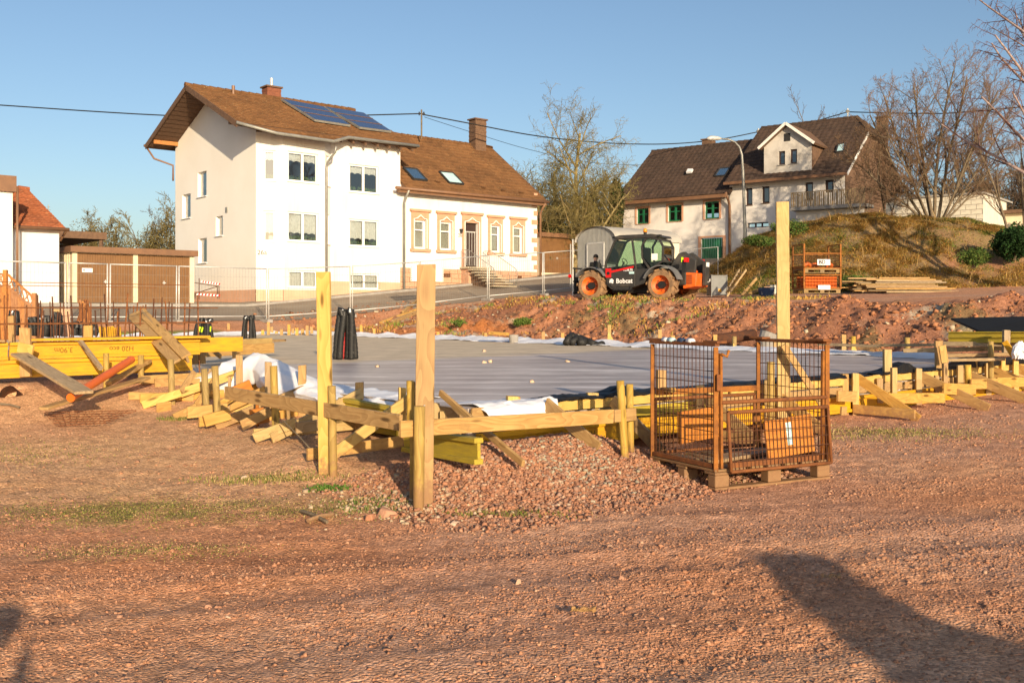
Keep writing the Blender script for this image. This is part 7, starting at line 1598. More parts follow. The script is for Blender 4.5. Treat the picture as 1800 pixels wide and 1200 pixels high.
# wrapped firewood-like roll
fw = thing('reed_bundle', W(146, 575, 24), 'shaggy brown bundle standing among the starter bars', 'bundle')
for k in range(22):
    a = random.uniform(0, 6.28); b = W(146+random.uniform(-13, 13), 580, 24+random.uniform(-.2, .2)); tp_ = W(146+random.uniform(-7, 9), 526+random.uniform(0, 14), 24+random.uniform(-.2, .2)); MB().tube([b, b.lerp(tp_, .5)+Vector((random.uniform(-.05, .05), 0, 0)), tp_], [.05, .045, .03], 5).build('stick', 'fence_wood' if k % 2 else 'rust', fw)
# brown garden fence at the far left
bf = thing('wooden_fence', W(30, 560, 29), 'brown wooden garden fence with curved lattice top at the left margin', 'fence'); d = 29; zf = .62
def fz(px): return CAMZ+(545-np.interp(px, [-80, -2, 12, 17, 60, 70], [470, 478, 482, 480, 522, 524]))/F*d
for px in (-70, 11, 62): 
    x = (px-900)/F*d; plank('fence_post', (x, d-.05, zf-.2), (x, d-.05, fz(px)+.12), .11, .11, 'fence_wood', bf, up=(1, 0, 0))
for px in range(-68, 62, 6):
    if abs(px-11) < 5: continue
    x = (px-900)/F*d; plank('fence_board', (x, d, zf-.05), (x, d, fz(px)-.35), .095, .02, 'fence_wood', bf, up=(1, 0, 0), bevel=0)
for i in range(14):
    px = -66+i*9.2; x0 = (px-900)/F*d; px2 = px+7; x1 = (px2-900)/F*d; plank('lattice', (x0, d-.02, fz(px)-.33), (x1, d-.02, fz(px2)-.04), .03, .015, 'fence_wood', bf, bevel=0); plank('lattice', (x0, d-.0, fz(px)-.04), (x1, d-.0, fz(px2)-.33), .03, .015, 'fence_wood', bf, bevel=0)
for a_, b_ in ((-68, 11), (14, 60)):
    for dz in (-.02, -.36): plank('rail', ((a_-900)/F*d, d-.02, fz(a_)+dz), ((b_-900)/F*d, d-.02, fz(b_)+dz), .06, .03, 'fence_wood', bf)
# right side: black board, yellow beams, lying planks, white bag
mb = MB(); q = [W(1672, 559, 17.2), W(1835, 555, 16.4), W(1835, 590, 15.0), W(1722, 581, 15.6)]; tag(mb.prism(q, (0, .03, -.03), 'black_board').build('shuttering_board', None, None), 'large black shuttering board lying tilted on the yellow beams at the right', 'board')
gy2 = 'yellow beams stacked under the black board'
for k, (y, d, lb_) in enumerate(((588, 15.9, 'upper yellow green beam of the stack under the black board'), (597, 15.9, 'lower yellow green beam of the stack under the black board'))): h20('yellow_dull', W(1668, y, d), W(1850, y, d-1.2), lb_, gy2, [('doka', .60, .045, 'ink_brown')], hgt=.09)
gg = 'long planks lying at the right'
for x0, y0, x1, y1, d0, d1, w, m_, lb_ in ((1660, 604, 1790, 605, 15.9, 15.2, .07, 'weathered', 'long plank just under the yellow green beams'), (1590, 616, 1770, 612, 16.6, 15.6, .07, 'weathered', 'longest grey plank lying low at the right'), (1545, 607, 1640, 606, 18.6, 17.6, .05, 'weathered', 'dark plank lying by the foot of the embankment'), (1440, 605, 1545, 608, 19.6, 18.6, .05, 'weathered', 'grey plank lying left of the dark one'), (1660, 625, 1790, 622, 14.9, 14.6, .05, 'pine_grey', 'thin plank behind the tall round stake'), (1650, 633, 1766, 631, 14.6, 14.3, .04, 'weathered', 'thin plank in front of the white bag'), (1766, 600, 1786, 632, 14.3, 14.2, .08, 'yellow_ply', 'short yellow painted board leaning left of the white bag')):
    tag(plank('plank', W(x0, y0, d0), W(x1, y1, d1), w, .14 if abs(x1-x0) > 30 else .03, m_), lb_, 'plank', gg)
tag(plank('post', W(1769, 580, 15.0), W(1768, 625, 15.0), .095, .07, 'weathered', up=(1, 0, 0)), 'grey square post standing before the yellow green beams', 'post'); tag(plank('board', W(1656, 607, 14.1), W(1661, 638, 14.1), .1, .03, 'pine', up=(1, 0, 0)), 'short diagonal offcut nailed to the tall square post at the right', 'board')
rows = [];  c = W(1793, 630, 14.0)
for k in range(13):
    a = 2*math.pi*k/12; rows.append([c+Vector((.10*math.cos(a), .08*math.sin(a), 0)), c+Vector((.12*math.cos(a), .09*math.sin(a), .08)), c+Vector((.09*math.cos(a), .07*math.sin(a), .17)), c+Vector((.02*math.cos(a), .02*math.sin(a), .24))])
cloth('plastic_bag', rows, 'white_sheet', 'crumpled white plastic bag on the boards at the right margin', 'bag', wr=.02, seed=31)

# ---------------------------------------------------------------- the near mesh crate
c0 = Vector((1.62, 7.93)); ex = Vector((.887, .462)); ey = Vector((-.462, .887)); CW, CD = 1.24, .90
cx_ = c0+ex*CW/2+ey*CD/2; zc = tz(c0.x+.4, c0.y+.3)+.0; ang = math.atan2(ex.y, ex.x)
cr = thing('mesh_crate', (cx_.x, cx_.y, zc), 'big rusty mesh crate on a wooden pallet, nearest to the haul road', 'mesh crate', rotz=ang); Mc = wm(cr)
def cb(name, lo, hi, mat, par=cr, bevel=.004):
    lo, hi = Vector(lo), Vector(hi); c = (lo+hi)/2; s = hi-lo; me = bpy.data.meshes.new(name); h = s/2; vs = [(x*h.x, y*h.y, z*h.z) for x, y, z in ((-1,-1,-1),(1,-1,-1),(1,1,-1),(-1,1,-1),(-1,-1,1),(1,-1,1),(1,1,1),(-1,1,1))]
    sw_ = s.y > s.x
    if sw_: vs = [(y, -x, z) for x, y, z in vs]
    me.from_pydata(vs, [], [(0,3,2,1),(4,5,6,7),(0,1,5,4),(1,2,6,5),(2,3,7,6),(3,0,4,7)] ); me.materials.append(MATS[mat])
    o = link(name, me, Mc @ Matrix.Translation(c) @ (Matrix.Rotation(R(90), 4, 'Z') if sw_ else Matrix.Identity(4)), par)
    b = o.modifiers.new('bevel', 'BEVEL'); b.width = bevel; b.segments = 1; return o
hx, hy = CW/2, CD/2
base_ = cb('stringer_board', (-hx, -hy, .122), (hx, -hy+.14, .144), 'pallet_wood')
cb('stringer_board', (-hx, hy-.14, .122), (hx, hy, .144), 'pallet_wood'); cb('stringer_board', (-hx, -.07, .122), (hx, .07, .144), 'pallet_wood')
for k in range(7): x = -hx+(CW-.13)*k/6; cb('deck_board', (x, -hy+.003, .146+random.uniform(0, .003)), (x+.13, hy-.003, .168), 'pallet_wood')
for x in (-hx, -.07, hx-.145):
    for y in (-hy, -.05, hy-.10): cb('block', (x+.002, y+.002, .024), (x+.143, y+.098, .120), 'pallet_wood', bevel=.006)
for y in (-hy, -.05, hy-.1): cb('runner', (-hx, y, 0), (hx, y+.1, .022), 'pallet_wood')
Z0, ZT = .172, 1.145
def tubeL(name, pts, r, mat='rust_orange', par=cr, n=8): return MB().tube([Mc @ Vector(p) for p in pts], r, n).build(name, mat, par, smooth=True)
def rail(name, p0, p1, w=.035, t=.035, mat='rust_orange', par=cr):
    o = plank(name, Mc @ Vector(p0), Mc @ Vector(p1), w, t, mat, par, bevel=.002, warp=0, chip=False); return o
def side_panel(x, zt=ZT):
    s = 1 if x > 0 else -1
    for y in (-hy+.02, hy-.02): rail('corner_post', (x, y, Z0-.02), (x, y, zt), .034, .036)
    rail('hinge_post', (x-s*.055, -hy+.02, Z0), (x-s*.048, -hy+.02, zt-.05), .024, .028); 
    rail('top_angle', (x, -hy+.0, zt+.02), (x, hy-.0, zt+.02), .03, .045, 'rust'); rail('bottom_angle', (x, -hy+.05, Z0+.02), (x, hy-.05, Z0+.02), .035, .035, 'rust')
    rail('top_bracket', (x-s*.03, -hy-.02, zt+.04), (x-s*.03, -hy+.16, zt+.04), .02, .10, 'rust'); rail('top_bracket', (x-s*.03, hy-.16, zt+.04), (x-s*.03, hy+.02, zt+.04), .02, .10, 'rust')
    mb = MB(); ny = 17
    for k in range(1, ny): y = -hy+.02+(CD-.04)*k/ny; mb.tube([Mc @ Vector((x, y, Z0+.02)), Mc @ Vector((x, y, zt+.02))], .0034, 4, cap=False)
    for k in range(1, 10): z = Z0+(zt-Z0)*k/10; mb.tube([Mc @ Vector((x+.004, -hy+.02, z)), Mc @ Vector((x+.004, hy-.02, z))], .0034, 4, cap=False)
    o = mb.build('wire_mesh', 'rust_dark', cr); o['kind'] = 'stuff'
side_panel(-hx+.02); side_panel(hx-.02)
rail('latch', (-hx+.02, -hy-.01, .80), (-hx+.02, -hy-.01, .93), .05, .03, 'rust'); tubeL('hook', [(-hx+.06, -hy+.0, 1.09), (-hx+.10, -hy-.02, 1.07), (-hx+.12, -hy-.02, 1.12)], .012)
def gate(y0, y1, z0, z1, xa, xb, n, par=cr, lower=True):
    """half height gate: y0 at its foot, y1 at its top"""
    P = lambda x, t: Mc @ Vector((x, y0+(y1-y0)*t, z0+(z1-z0)*t))
    MB().tube([P(xa, 0), P(xb, 0)], .014, 8).build('gate_tube', 'rust', par, smooth=True); g1 = MB().tube([P(xa, 1), P(xb, 1)], .016, 8).build('gate_tube', 'rust', par, smooth=True)
    for x in (xa, xb): MB().tube([P(x, 0), P(x, 1)], .014, 8).build('gate_tube', 'rust', par, smooth=True)
    mb = MB()
    for k in range(1, n): x = xa+(xb-xa)*k/n; mb.tube([P(x, 0), P(x, 1)], .0034, 4, cap=False)
    for k in range(1, 6): mb.tube([P(xa, k/6), P(xb, k/6)], .0034, 4, cap=False)
    mb.build('wire_mesh', 'rust_dark', par)['kind'] = 'stuff'
gate(-hy-.05, -hy-.01, .15, .62, -hx+.12, hx-.04, 26); MB().tube([Mc @ Vector((-hx+.07, -hy+.01, .70)), Mc @ Vector((hx-.04, -hy+.01, .70))], .017, 8).build('gate_tube', 'rust', cr, smooth=True)
gate(hy-.01, hy-.01, .19, .66, -hx+.06, hx-.06, 24)
rail('front_angle', (-hx+.16, -hy+.03, Z0+.02), (hx-.1, -hy+.03, Z0+.02), .05, .03, 'rust'); rail('back_rail', (-hx+.06, hy-.03, .72), (hx-.06, hy-.03, .72), .05, .03, 'rust_orange')
ob_ = cb('leaning_board', (-.02, -hy+.06, .20), (hx-.12, -hy+.085, .52), 'orange_board', None)
for o_ in (ob_,): o_.parent = None; o_.matrix_basis = Mc @ Matrix.Translation(Vector((.25, -hy+.10, .375))) @ Matrix.Rotation(R(-4), 4, 'Y') @ Matrix.Rotation(R(-6), 4, 'X')
WM[ob_.name] = ob_.matrix_basis.copy(); tag(ob_, 'orange stained shuttering board with a pale blue sticker inside the rusty crate', 'board')
stk = MB().box((-.04, -.0165, -.07), (.02, -.0145, .12)); stk.build('sticker', 'sticker_blue', ob_, local=True)
tag(plank('shuttering_board', Mc @ Vector((-.45, hy-.2, .42)), Mc @ Vector((.10, hy-.07, .44)), .28, .027, 'orange_board', up=(0, 0, 1)), 'yellow shuttering board leaning at the back inside the rusty crate', 'board')
tag(plank('plank', Mc @ Vector((-.50, -.15, .19)), Mc @ Vector((.45, .1, .19)), .03, .2, 'weathered'), 'dark grey plank lying flat on the deck of the rusty crate', 'plank')
tag(plank('block', Mc @ Vector((-.5, hy-.08, .74)), Mc @ Vector((-.4, hy-.06, .74)), .04, .05, 'pine'), 'small wood block resting on the rear rail of the rusty crate', 'block')
for k, (y, m_) in enumerate(((.12, 'sticker_blue'), (-.02, 'plastic_blue'), (-.14, 'paper_white'), (.2, 'paper_white'))): tubeL('tape_scrap', [(-hx+.02, y, ZT+.035), (-hx+.02, y+.07, ZT+.04)], .026, m_, n=7)
# leaf scraps and sticks on the haul road
for px, py, s_, m_, lb_ in ((1026, 1076, .055, 'pine_green', 'crumpled pale yellow leaf lying on the haul road'), (1461, 1016, .05, 'weathered', 'pale dry leaf inside the dark shadow on the haul road'), (366, 1038, .0, 'weathered', '')):
    if not lb_: continue
    c = G(px, py, .03); rows = []
    for i in range(5): 
        w_ = [.2, .8, 1, .7, .1][i]; rows.append([c+Vector(((i-2)*s_*.5, -w_*s_*.4, .01*(i % 2))), c+Vector(((i-2)*s_*.5, 0, .012+.01*((i+1) % 2))), c+Vector(((i-2)*s_*.5, w_*s_*.4, .004))])
    cloth('leaf', rows, m_, lb_, 'leaf', wr=.012, seed=px)
for px0, py0, px1, py1, r_, lb_ in ((530, 898, 575, 918, .012, 'thin dry stick on the ground below the tall planks'), (541, 915, 584, 905, .016, 'short pale stick on the moss below the tall planks'), (497, 715, 560, 808, .006, 'thin steel rod leaning before the split diagonal plank'), (0, 711, 35, 716, .012, 'dark stick on the dirt at the left margin')):
    a, b = G(px0, py0, .03), G(px1, py1, .02)
    if 'rod' in lb_: a = W(497, 738, 8.9)
    tag(MB().tube([a, a.lerp(b, .5)+Vector((0, 0, .01)), b], r_, 6).build('stick', 'bark_grey' if 'pale' not in lb_ else 'weathered', None), lb_, 'stick')
drp = MB(); c = G(18, 690); vs = []; n = 16
drp.tube([Vector((c.x, c.y-.05, c.z-.02)), Vector((c.x, c.y+.2, c.z-.14))], .095, 16, cap=False); tag(drp.build('buried_pipe', 'rust_dark', None), 'dark mouth of a pipe sunk in the dirt at the left margin', 'pipe')
# unseen solid, added and shaped for the shadow it throws across the haul road
# ---------------------------------------------------------------- shadow caster behind the camera, outside the view
TE = math.tan(R(SUN_E)); SA = R(SUN_A)
def caster(px, py, yp):     # point at plane y=yp whose shadow falls at ground pixel
    d = CAMZ*F/(py-545); x = (px-900)/F*d; t = (d-yp)/math.cos(SA); return Vector((x+math.sin(SA)*t, yp, t*TE))
ex_ = thing('shadow_caster', caster(1700, 1250, -1.2)*1.0, 'unseen orange block behind the camera, shaped to cast the shadow on the haul road', 'shadow_caster')
q = [caster(*p, -1.2) for p in ((1560, 1205), (1490, 1125), (1452, 1090), (1385, 1045), (1345, 1005), (1320, 970), (1432, 967), (1500, 1004), (1555, 1045), (1625, 1085), (1700, 1104), (1760, 1122), (1830, 1118), (1830, 1300), (1600, 1300))]  # outline projected back from the wanted shadow edge on the road
MB().prism(q, (0, -.45, 0), 'orange_paint').build('caster_outline', None, ex_, bevel=.02)
b0 = min(p.z for p in q); xm = (q[0].x+q[-2].x)/2+.3
mb = MB(); mb.box((xm-.1, -2.3, .55), (xm+1.5, -1.0, max(.9, b0+.05))); mb.build('caster_body', 'orange_paint', ex_, bevel=.05)
for s_ in (-1, 1): MB().prism([(xm-.2, -1.65+s_*.55, .02), (xm+1.6, -1.65+s_*.55, .02), (xm+1.8, -1.65+s_*.55, .25), (xm+1.6, -1.65+s_*.55, .48), (xm-.2, -1.65+s_*.55, .48), (xm-.4, -1.65+s_*.55, .25)], (0, .25, 0), 'black_plastic').build('caster_foot', None, ex_, bevel=.05)

# ---------------------------------------------------------------- stones, clods
def rocks(name, X, Y, S, cols, label=None, sink=.3, Z=None, seed=1):
    r = np.random.default_rng(seed); n = len(X); base = np.array([(-1,-1,-1),(1,-1,-1),(1,1,-1),(-1,1,-1),(-1,-1,1),(1,-1,1),(1,1,1),(-1,1,1)], float)
    top = np.where(base[:, 2:3] > 0, .72, 1.0); base[:, :2] *= top
    V = base[None]*(1+r.uniform(-.5, .5, (n, 8, 3))); sc3 = np.stack([r.uniform(.7, 1.3, n), r.uniform(.6, 1.1, n), r.uniform(.35, .75, n)], -1)*S[:, None]
    V = V*sc3[:, None]; a = r.uniform(0, 6.28, n); tx = r.normal(0, .35, n); ty = r.normal(0, .35, n)
    x, y, z = V[..., 0].copy(), V[..., 1].copy(), V[..., 2].copy(); z2 = z*np.cos(tx)[:, None]+y*np.sin(tx)[:, None]; y2 = y*np.cos(tx)[:, None]-z*np.sin(tx)[:, None]; z3 = z2*np.cos(ty)[:, None]+x*np.sin(ty)[:, None]; x2 = x*np.cos(ty)[:, None]-z2*np.sin(ty)[:, None]
    xr = x2*np.cos(a)[:, None]-y2*np.sin(a)[:, None]; yr = x2*np.sin(a)[:, None]+y2*np.cos(a)[:, None]
    Z = fine_z(X, Y) if Z is None else Z
    P = np.stack([xr+X[:, None], yr+Y[:, None], z3+(Z+S*sink)[:, None]], -1).reshape(-1, 3)
    fb = np.array([(0,3,2,1),(4,5,6,7),(0,1,5,4),(1,2,6,5),(2,3,7,6),(3,0,4,7)]); Fc = (np.arange(n)[:, None, None]*8+fb[None]).reshape(-1, 4)
    o = mesh_np(name, P, Fc, 'stones', cols=np.repeat(cols, 8, 0).astype(np.float32)); tag(o, label, 'stones' if label else None, kind='stuff'); return o
pal = np.array([(.40, .19, .11), (.43, .23, .145), (.33, .16, .10), (.47, .29, .19), (.36, .22, .16), (.27, .14, .095), (.50, .36, .26)])
def pick(n, r, w): return pal[r.choice(len(pal), n, p=w)]*r.uniform(.8, 1.15, (n, 1))
wts = np.array([.30, .22, .16, .09, .12, .08, .03])
def outside(X, Y, m=.2): A, B = AB(X, Y); return ~((A > A0-m) & (A < A1+m) & (B > B0-m) & (B < B1+m))
r = np.random.default_rng(3)
n = 190000; d = 3.0+(r.random(n)**1.25)*11.5; X = (r.uniform(-.56, .56, n))*d*1.05; Y = d
dens = ss(.5+2.6*fbm(X*1.1, Y*1.1, 4, 70))*.8+.25
q_ = X*.30-(Y-5.2)*.954; band = .5+.5*np.sin(q_*6.5+2*fbm(X, Y, 2, 71)); dens *= .30+.75*band
sandy = ss((-X-.4)/1.2)*ss((Y-5.9)/1.4); dens *= 1-.8*sandy
k = (r.random(n) < dens) & outside(X, Y); X, Y = X[k], Y[k]; n = len(X)
S = np.clip(.0034*np.exp(r.normal(0, .5, n)), .0018, .012)*(1+.05*(Y-3)); c = (pick(n, r, wts)*.5+np.array([.50, .25, .14])*.5)*r.uniform(.72, 1.12, (n, 1))
rocks('gravel', X, Y, S, c, 'reddish crushed stone scattered over the haul road', seed=4, sink=.02)
# rubble heap by the near corner
n = 26000; p = r.uniform(-1.9, 1.9, n); q = r.uniform(-1.25, .75, n); X = .35+p*UX-q*UY; Y = 8.35+p*UY+q*UX
k = (r.random(n) < np.exp(-np.abs(p/1.65)**5-np.abs(q/1.05)**4)) & outside(X, Y, .12); X, Y = X[k], Y[k]; n = len(X); S = np.clip(.0082*np.exp(r.normal(0, .5, n)), .003, .019); c = pick(n, r, wts)*.95
gyb = np.exp(-((X-.55)/.35)**2-((Y-8.2)/.5)**2); g_ = r.random(n) < gyb*.3; c[g_] = np.array([.38, .33, .24])*r.uniform(.8, 1.2, (g_.sum(), 1))
rocks('rubble_heap', X, Y, S, c, 'heap of coarse reddish crushed stone at the near corner of the slab', seed=5, sink=.45)
# pale pebbles between grass below the tall planks, and a few bigger stones
n = 420; X = -.85+r.normal(0, .33, n)+.1; Y = 7.25+r.normal(0, .22, n); S = np.clip(.010*np.exp(r.normal(0, .4, n)), .005, .024); c = np.array([.48, .36, .24])*r.uniform(.75, 1.15, (n, 1)); rocks('pale_pebbles', X, Y, S, c, 'pale pebbles on the ground around the foot of the second tall plank', seed=6)
big = [(366, 1066, .022, 'rounded brick coloured stone alone on the road at the lower left'), (1092, 1022, .02, 'reddish stone with a dark shadow in the middle of the road'), (912, 1025, .022, 'pale reddish stone just left of the one with a dark shadow'), (675, 907, .05, 'upright flat pinkish stone in the grass below the second tall plank'), (650, 915, .04, 'brick red stone beside the upright pinkish one'), (797, 926, .025, 'white pebble at the edge of the rubble heap'), (430, 843, .03, 'pale stone on the sandy strip before the left supports'), (402, 1090, .012, 'small pale pebble at the lower left'), (1072, 965, .02, 'pair of pebbles right of the rubble heap on the road'), (1690, 990, .02, 'small dark stone right of the long shadow')]
for i, (px, py, s, lb_) in enumerate(big):
    g = G(px, py); x_ = np.array([g.x]); y_ = np.array([g.y]); cc = pal[[1, 1, 3, 1, 0, 6, 6, 6, 3, 5][i]][None]*1.08
    o = rocks('stone', x_, y_, np.array([s]), cc, None, seed=50+i); o['kind'] = 'thing'; tag(o, lb_, 'stone')
    b_ = o.modifiers.new('bevel', 'BEVEL'); b_.width = s*.25; b_.segments = 2
for i, (px, py) in enumerate(((935, 672), (851, 638), (863, 637), (663, 645), (997, 636), (851, 618))):
    d = (CAMZ-SLAB_Z)/(py-545)*F; x_ = np.array([(px-900)/F*d]); o = rocks('stone', x_, np.array([d]), np.array([.035]), np.array([[.62, .45, .30]]), None, Z=np.array([SLAB_Z]), seed=80+i); o['kind'] = 'thing'
    tag(o, ['pale stone lying alone on the wet slab left of the crate', 'left one of two stones lying together on the wet slab', 'right one of two stones lying together on the wet slab', 'stone on the wet slab between the two tall planks', 'orange stone on the slab left of the crate, further back', 'small stone on the slab near its dry part'][i], 'stone')
# clods on the embankment
n = 30000; A = A1+.4+r.random(n)*9; B = B0-3+r.random(n)*34; X = OX+UX*A-UY*B; Y = OY+UY*A+UX*B; wbn = 4.3+.22*np.clip(B+28, 0, 22); qb = (A-A1-.9)/wbn
k = (qb > -.12) & (qb < 1.12) & (r.random(n) < .9-.5*ss((B+22)/8)); X, Y = X[k], Y[k]; n = len(X); S = np.clip(.017*np.exp(r.normal(0, .6, n)), .008, .09); c = np.array([.38, .17, .085])*r.uniform(.6, 1.2, (n, 1)); w_ = r.random(n) < .04; c[w_] = np.array([.5, .42, .30])*r.uniform(.8, 1.1, (w_.sum(), 1))
rocks('clods', X, Y, S, c, 'clods and stones tumbled down the red embankment', seed=7)

# ---------------------------------------------------------------- grass blades
def blades(name, X, Y, H, lean, cols, label, cat='grass', w=.006, Z=None, seed=1):
    r = np.random.default_rng(seed); n = len(X); Z = fine_z(X, Y) if Z is None else Z; a = r.uniform(0, 6.28, n); b = r.uniform(0, 6.28, n); W_ = w*r.uniform(.6, 1.4, n)
    dx, dy = np.cos(a)*W_, np.sin(a)*W_; lx, ly = np.cos(b)*H*lean, np.sin(b)*H*lean
    P = np.zeros((n, 5, 3)); P[:, 0] = np.stack([X-dx, Y-dy, Z-.02], -1); P[:, 1] = np.stack([X+dx, Y+dy, Z-.02], -1)
    P[:, 2] = np.stack([X+dx*.8+lx*.35, Y+dy*.8+ly*.35, Z+H*.6], -1); P[:, 3] = np.stack([X-dx*.8+lx*.35, Y-dy*.8+ly*.35, Z+H*.6], -1); P[:, 4] = np.stack([X+lx, Y+ly, Z+H*(1-.35*lean)], -1)
    i = np.arange(n)[:, None]*5; T = np.concatenate([i+np.array([0, 1, 2]), i+np.array([0, 2, 3]), i+np.array([3, 2, 4])], 0)
    C = np.repeat(cols, 5, 0); o = mesh_np(name, P.reshape(-1, 3), T, 'blades', cols=C.astype(np.float32)); return tag(o, label, cat, kind='stuff')
straw_c = np.array([(.58, .34, .085), (.48, .26, .06), (.62, .42, .15), (.36, .19, .05), (.34, .28, .06)]); green_c = np.array([(.13, .20, .03), (.20, .27, .045), (.27, .29, .07)])
n = 420000; X = r.uniform(8.2, 27, n); Y = r.uniform(34.6, 51, n); M_ = 3.12*ss((Y-34.5)/10)*ss((X-7.6)/6.5)
bare_ = np.exp(-((X-17.6)/2.2)**2-((Y-37.4)/2.8)**2)*(.6+2*fbm(X*1.2, Y*1.2, 3, 61))
vis = (np.abs(X/Y) < .57); tuft = ss(.5+3.2*fbm(X*2.0, Y*2.0, 3, 90)); k = (M_ > .05) & (r.random(n) > bare_*1.3) & vis & (r.random(n) < .25+.75*tuft); X, Y, tuft = X[k], Y[k], tuft[k]; n = len(X)
gn = fbm(X*.6, Y*.6, 4, 92)+.10*ss((X-16)/4)-.0; isg = r.random(n) < np.clip(ss(gn*6+.22)*.8, .06, .9)
c = np.where(isg[:, None], green_c[r.integers(0, 3, n)], straw_c[r.choice(5, n, p=[.3, .25, .15, .2, .1])])*r.uniform(.65, 1.2, (n, 1)); H = r.uniform(.07, .22, n)*(.5+.8*tuft)*np.where(isg, .7, 1.0)
H *= 1-.45*ss((X-15)/4); blades('dry_grass', X, Y, H, r.uniform(.8, 3.2, n), c, 'long dry straw coloured grass with green tufts covering the mound', w=.009, seed=2)
# tall stalks on the mound
n = 420; X = r.uniform(9.5, 19, n); Y = r.uniform(35.5, 47, n); blades('tall_stalks', X, Y, r.uniform(.3, .75, n), r.uniform(.2, 1.0, n), np.array([.40, .27, .11])*r.uniform(.6, 1.2, (n, 1)), 'thin tall dead stalks rising out of the grass on the mound', w=.008, seed=3)
# bushes on the mound
def leafy(name, c, rx, ry, rz_, n, cols, label, cat='bush', size=.05, seed=1, kind=None, stems=True, parts=False):
    r = np.random.default_rng(seed); u = r.normal(0, 1, (n, 3)); u /= np.linalg.norm(u, axis=1)[:, None]; rad = r.random(n)**.45
    lump = 1+.95*fbm(u[:, 0]*2.2+seed, u[:, 1]*2.2+u[:, 2]*2.1, 3, seed); P = u*rad[:, None]*lump[:, None]*np.array([rx, ry, rz_]); P[:, 2] = np.abs(P[:, 2]) if rz_ < 0 else P[:, 2]
    P += np.array(c); s = size*r.uniform(.5, 1.4, n); a = r.normal(0, 1, (n, 3)); a /= np.linalg.norm(a, axis=1)[:, None]; b = np.cross(a, r.normal(0, 1, (n, 3))); b /= np.linalg.norm(b, axis=1)[:, None]
    V = np.stack([P-a*s[:, None], P+b*s[:, None]*.5, P+a*s[:, None], P-b*s[:, None]*.5], 1).reshape(-1, 3); f = np.arange(n*4).reshape(-1, 4)
    C = np.repeat(np.array(cols)[r.integers(0, len(cols), n)]*r.uniform(.6, 1.25, (n, 1)), 4, 0)
    return mesh_np(name, V, f, 'blades', cols=C.astype(np.float32))
gr_leaf = [(.05, .10, .02), (.09, .15, .03), (.12, .14, .035)]; ever = [(.012, .035, .01), (.02, .05, .015), (.03, .06, .018)]; brn = [(.16, .12, .05), (.12, .09, .04), (.20, .16, .06), (.10, .085, .03)]
# near patches
def patch(px, py, rx, ry, n, h, cols, label, seed, w=.0035, lean=1.0, cat='grass'):
    r = np.random.default_rng(seed); c = G(px, py); X = c.x+r.normal(0, rx*.5, n); Y = c.y+r.normal(0, ry*.5, n); k = outside(X, Y); X, Y = X[k], Y[k]; n = len(X); cc = np.array(cols)[r.integers(0, len(cols), n)]*r.uniform(.7, 1.2, (n, 1))
    blades('grass_patch', X, Y, h*r.uniform(.4, 1.3, n), r.uniform(.2, lean*1.3, n), cc, label, cat, w=w, seed=seed)
mo = [(.17, .19, .035), (.24, .23, .06), (.12, .15, .03), (.33, .25, .10)]; dr_ = [(.5, .38, .18), (.42, .30, .13), (.34, .27, .10)]
patch(190, 903, 1.0, .40, 3000, .010, mo, 'low mossy grass patch on the dirt at the left, its greener end', 1, lean=2); patch(310, 897, .9, .38, 1900, .010, mo+dr_, 'low mossy grass patch continuing to the right of the greener end', 2, lean=2)
patch(245, 968, .7, .22, 1500, .010, dr_+mo, 'dry thin grass between the moss and the haul road', 3, lean=2.5); patch(575, 900, .8, .3, 1300, .012, mo+dr_, 'thin mossy grass below the first tall plank', 4, lean=2)
patch(578, 858, .16, .07, 500, .026, [(.08, .17, .025), (.12, .20, .04)], 'bright green tuft at the foot of the first tall plank', 5, w=.005); patch(655, 890, .34, .24, 480, .028, [(.09, .14, .03), (.16, .17, .05), (.30, .25, .10)], 'green weeds among pale pebbles below the tall planks', 6, w=.005)
patch(480, 845, .6, .16, 1300, .03, dr_+mo, 'dry grass on the sandy strip before the left supports', 7); patch(885, 905, .5, .1, 500, .03, mo, 'small weeds along the foot of the rubble heap', 8); patch(1545, 762, 1.2, .5, 2600, .025, dr_+mo, 'thin dry grass right of the rusty crate', 9)
patch(1240, 838, .6, .2, 700, .02, dr_, 'dry grass left of the pallet foot', 10); patch(40, 800, .9, .5, 900, .014, mo+dr_, 'sparse weeds on the dirt at the left margin', 11); patch(310, 738, .18, .08, 300, .04, mo, 'small tuft beside the base of a left support', 12)
n = 9000; a_ = r.uniform(-15, -5.5, n); b_ = r.uniform(-10.4, -8.6, n); X = OX+UX*a_-UY*b_; Y = OY+UY*a_+UX*b_; blades('verge_grass', X, Y, r.uniform(.03, .09, n), r.uniform(.2, 1, n), green_c[r.integers(0, 3, n)], 'short green verge between the starter bars and the street', w=.01, seed=21)
n = 26000; A = A1+1+r.random(n)*8; B = B0+9+r.random(n)*18; X = OX+UX*A-UY*B; Y = OY+UY*A+UX*B; t_ = fbm(X*.9, Y*.9, 3, 95); k = (t_ > .07) & (r.random(n) < .7); X, Y = X[k], Y[k]; n = len(X); g_ = fbm(X*.5, Y*.5, 2, 96) > .05
blades('bank_weeds', X, Y, r.uniform(.06, .2, n), r.uniform(.3, 1.5, n), np.where(g_[:, None], green_c[r.integers(0, 3, n)], straw_c[r.integers(0, 5, n)]*.9), 'dry weeds and green tufts growing on the embankment', w=.012, seed=22)

mk('twig_light', (.27, .17, .10), (.17, .11, .07), 3, .9)
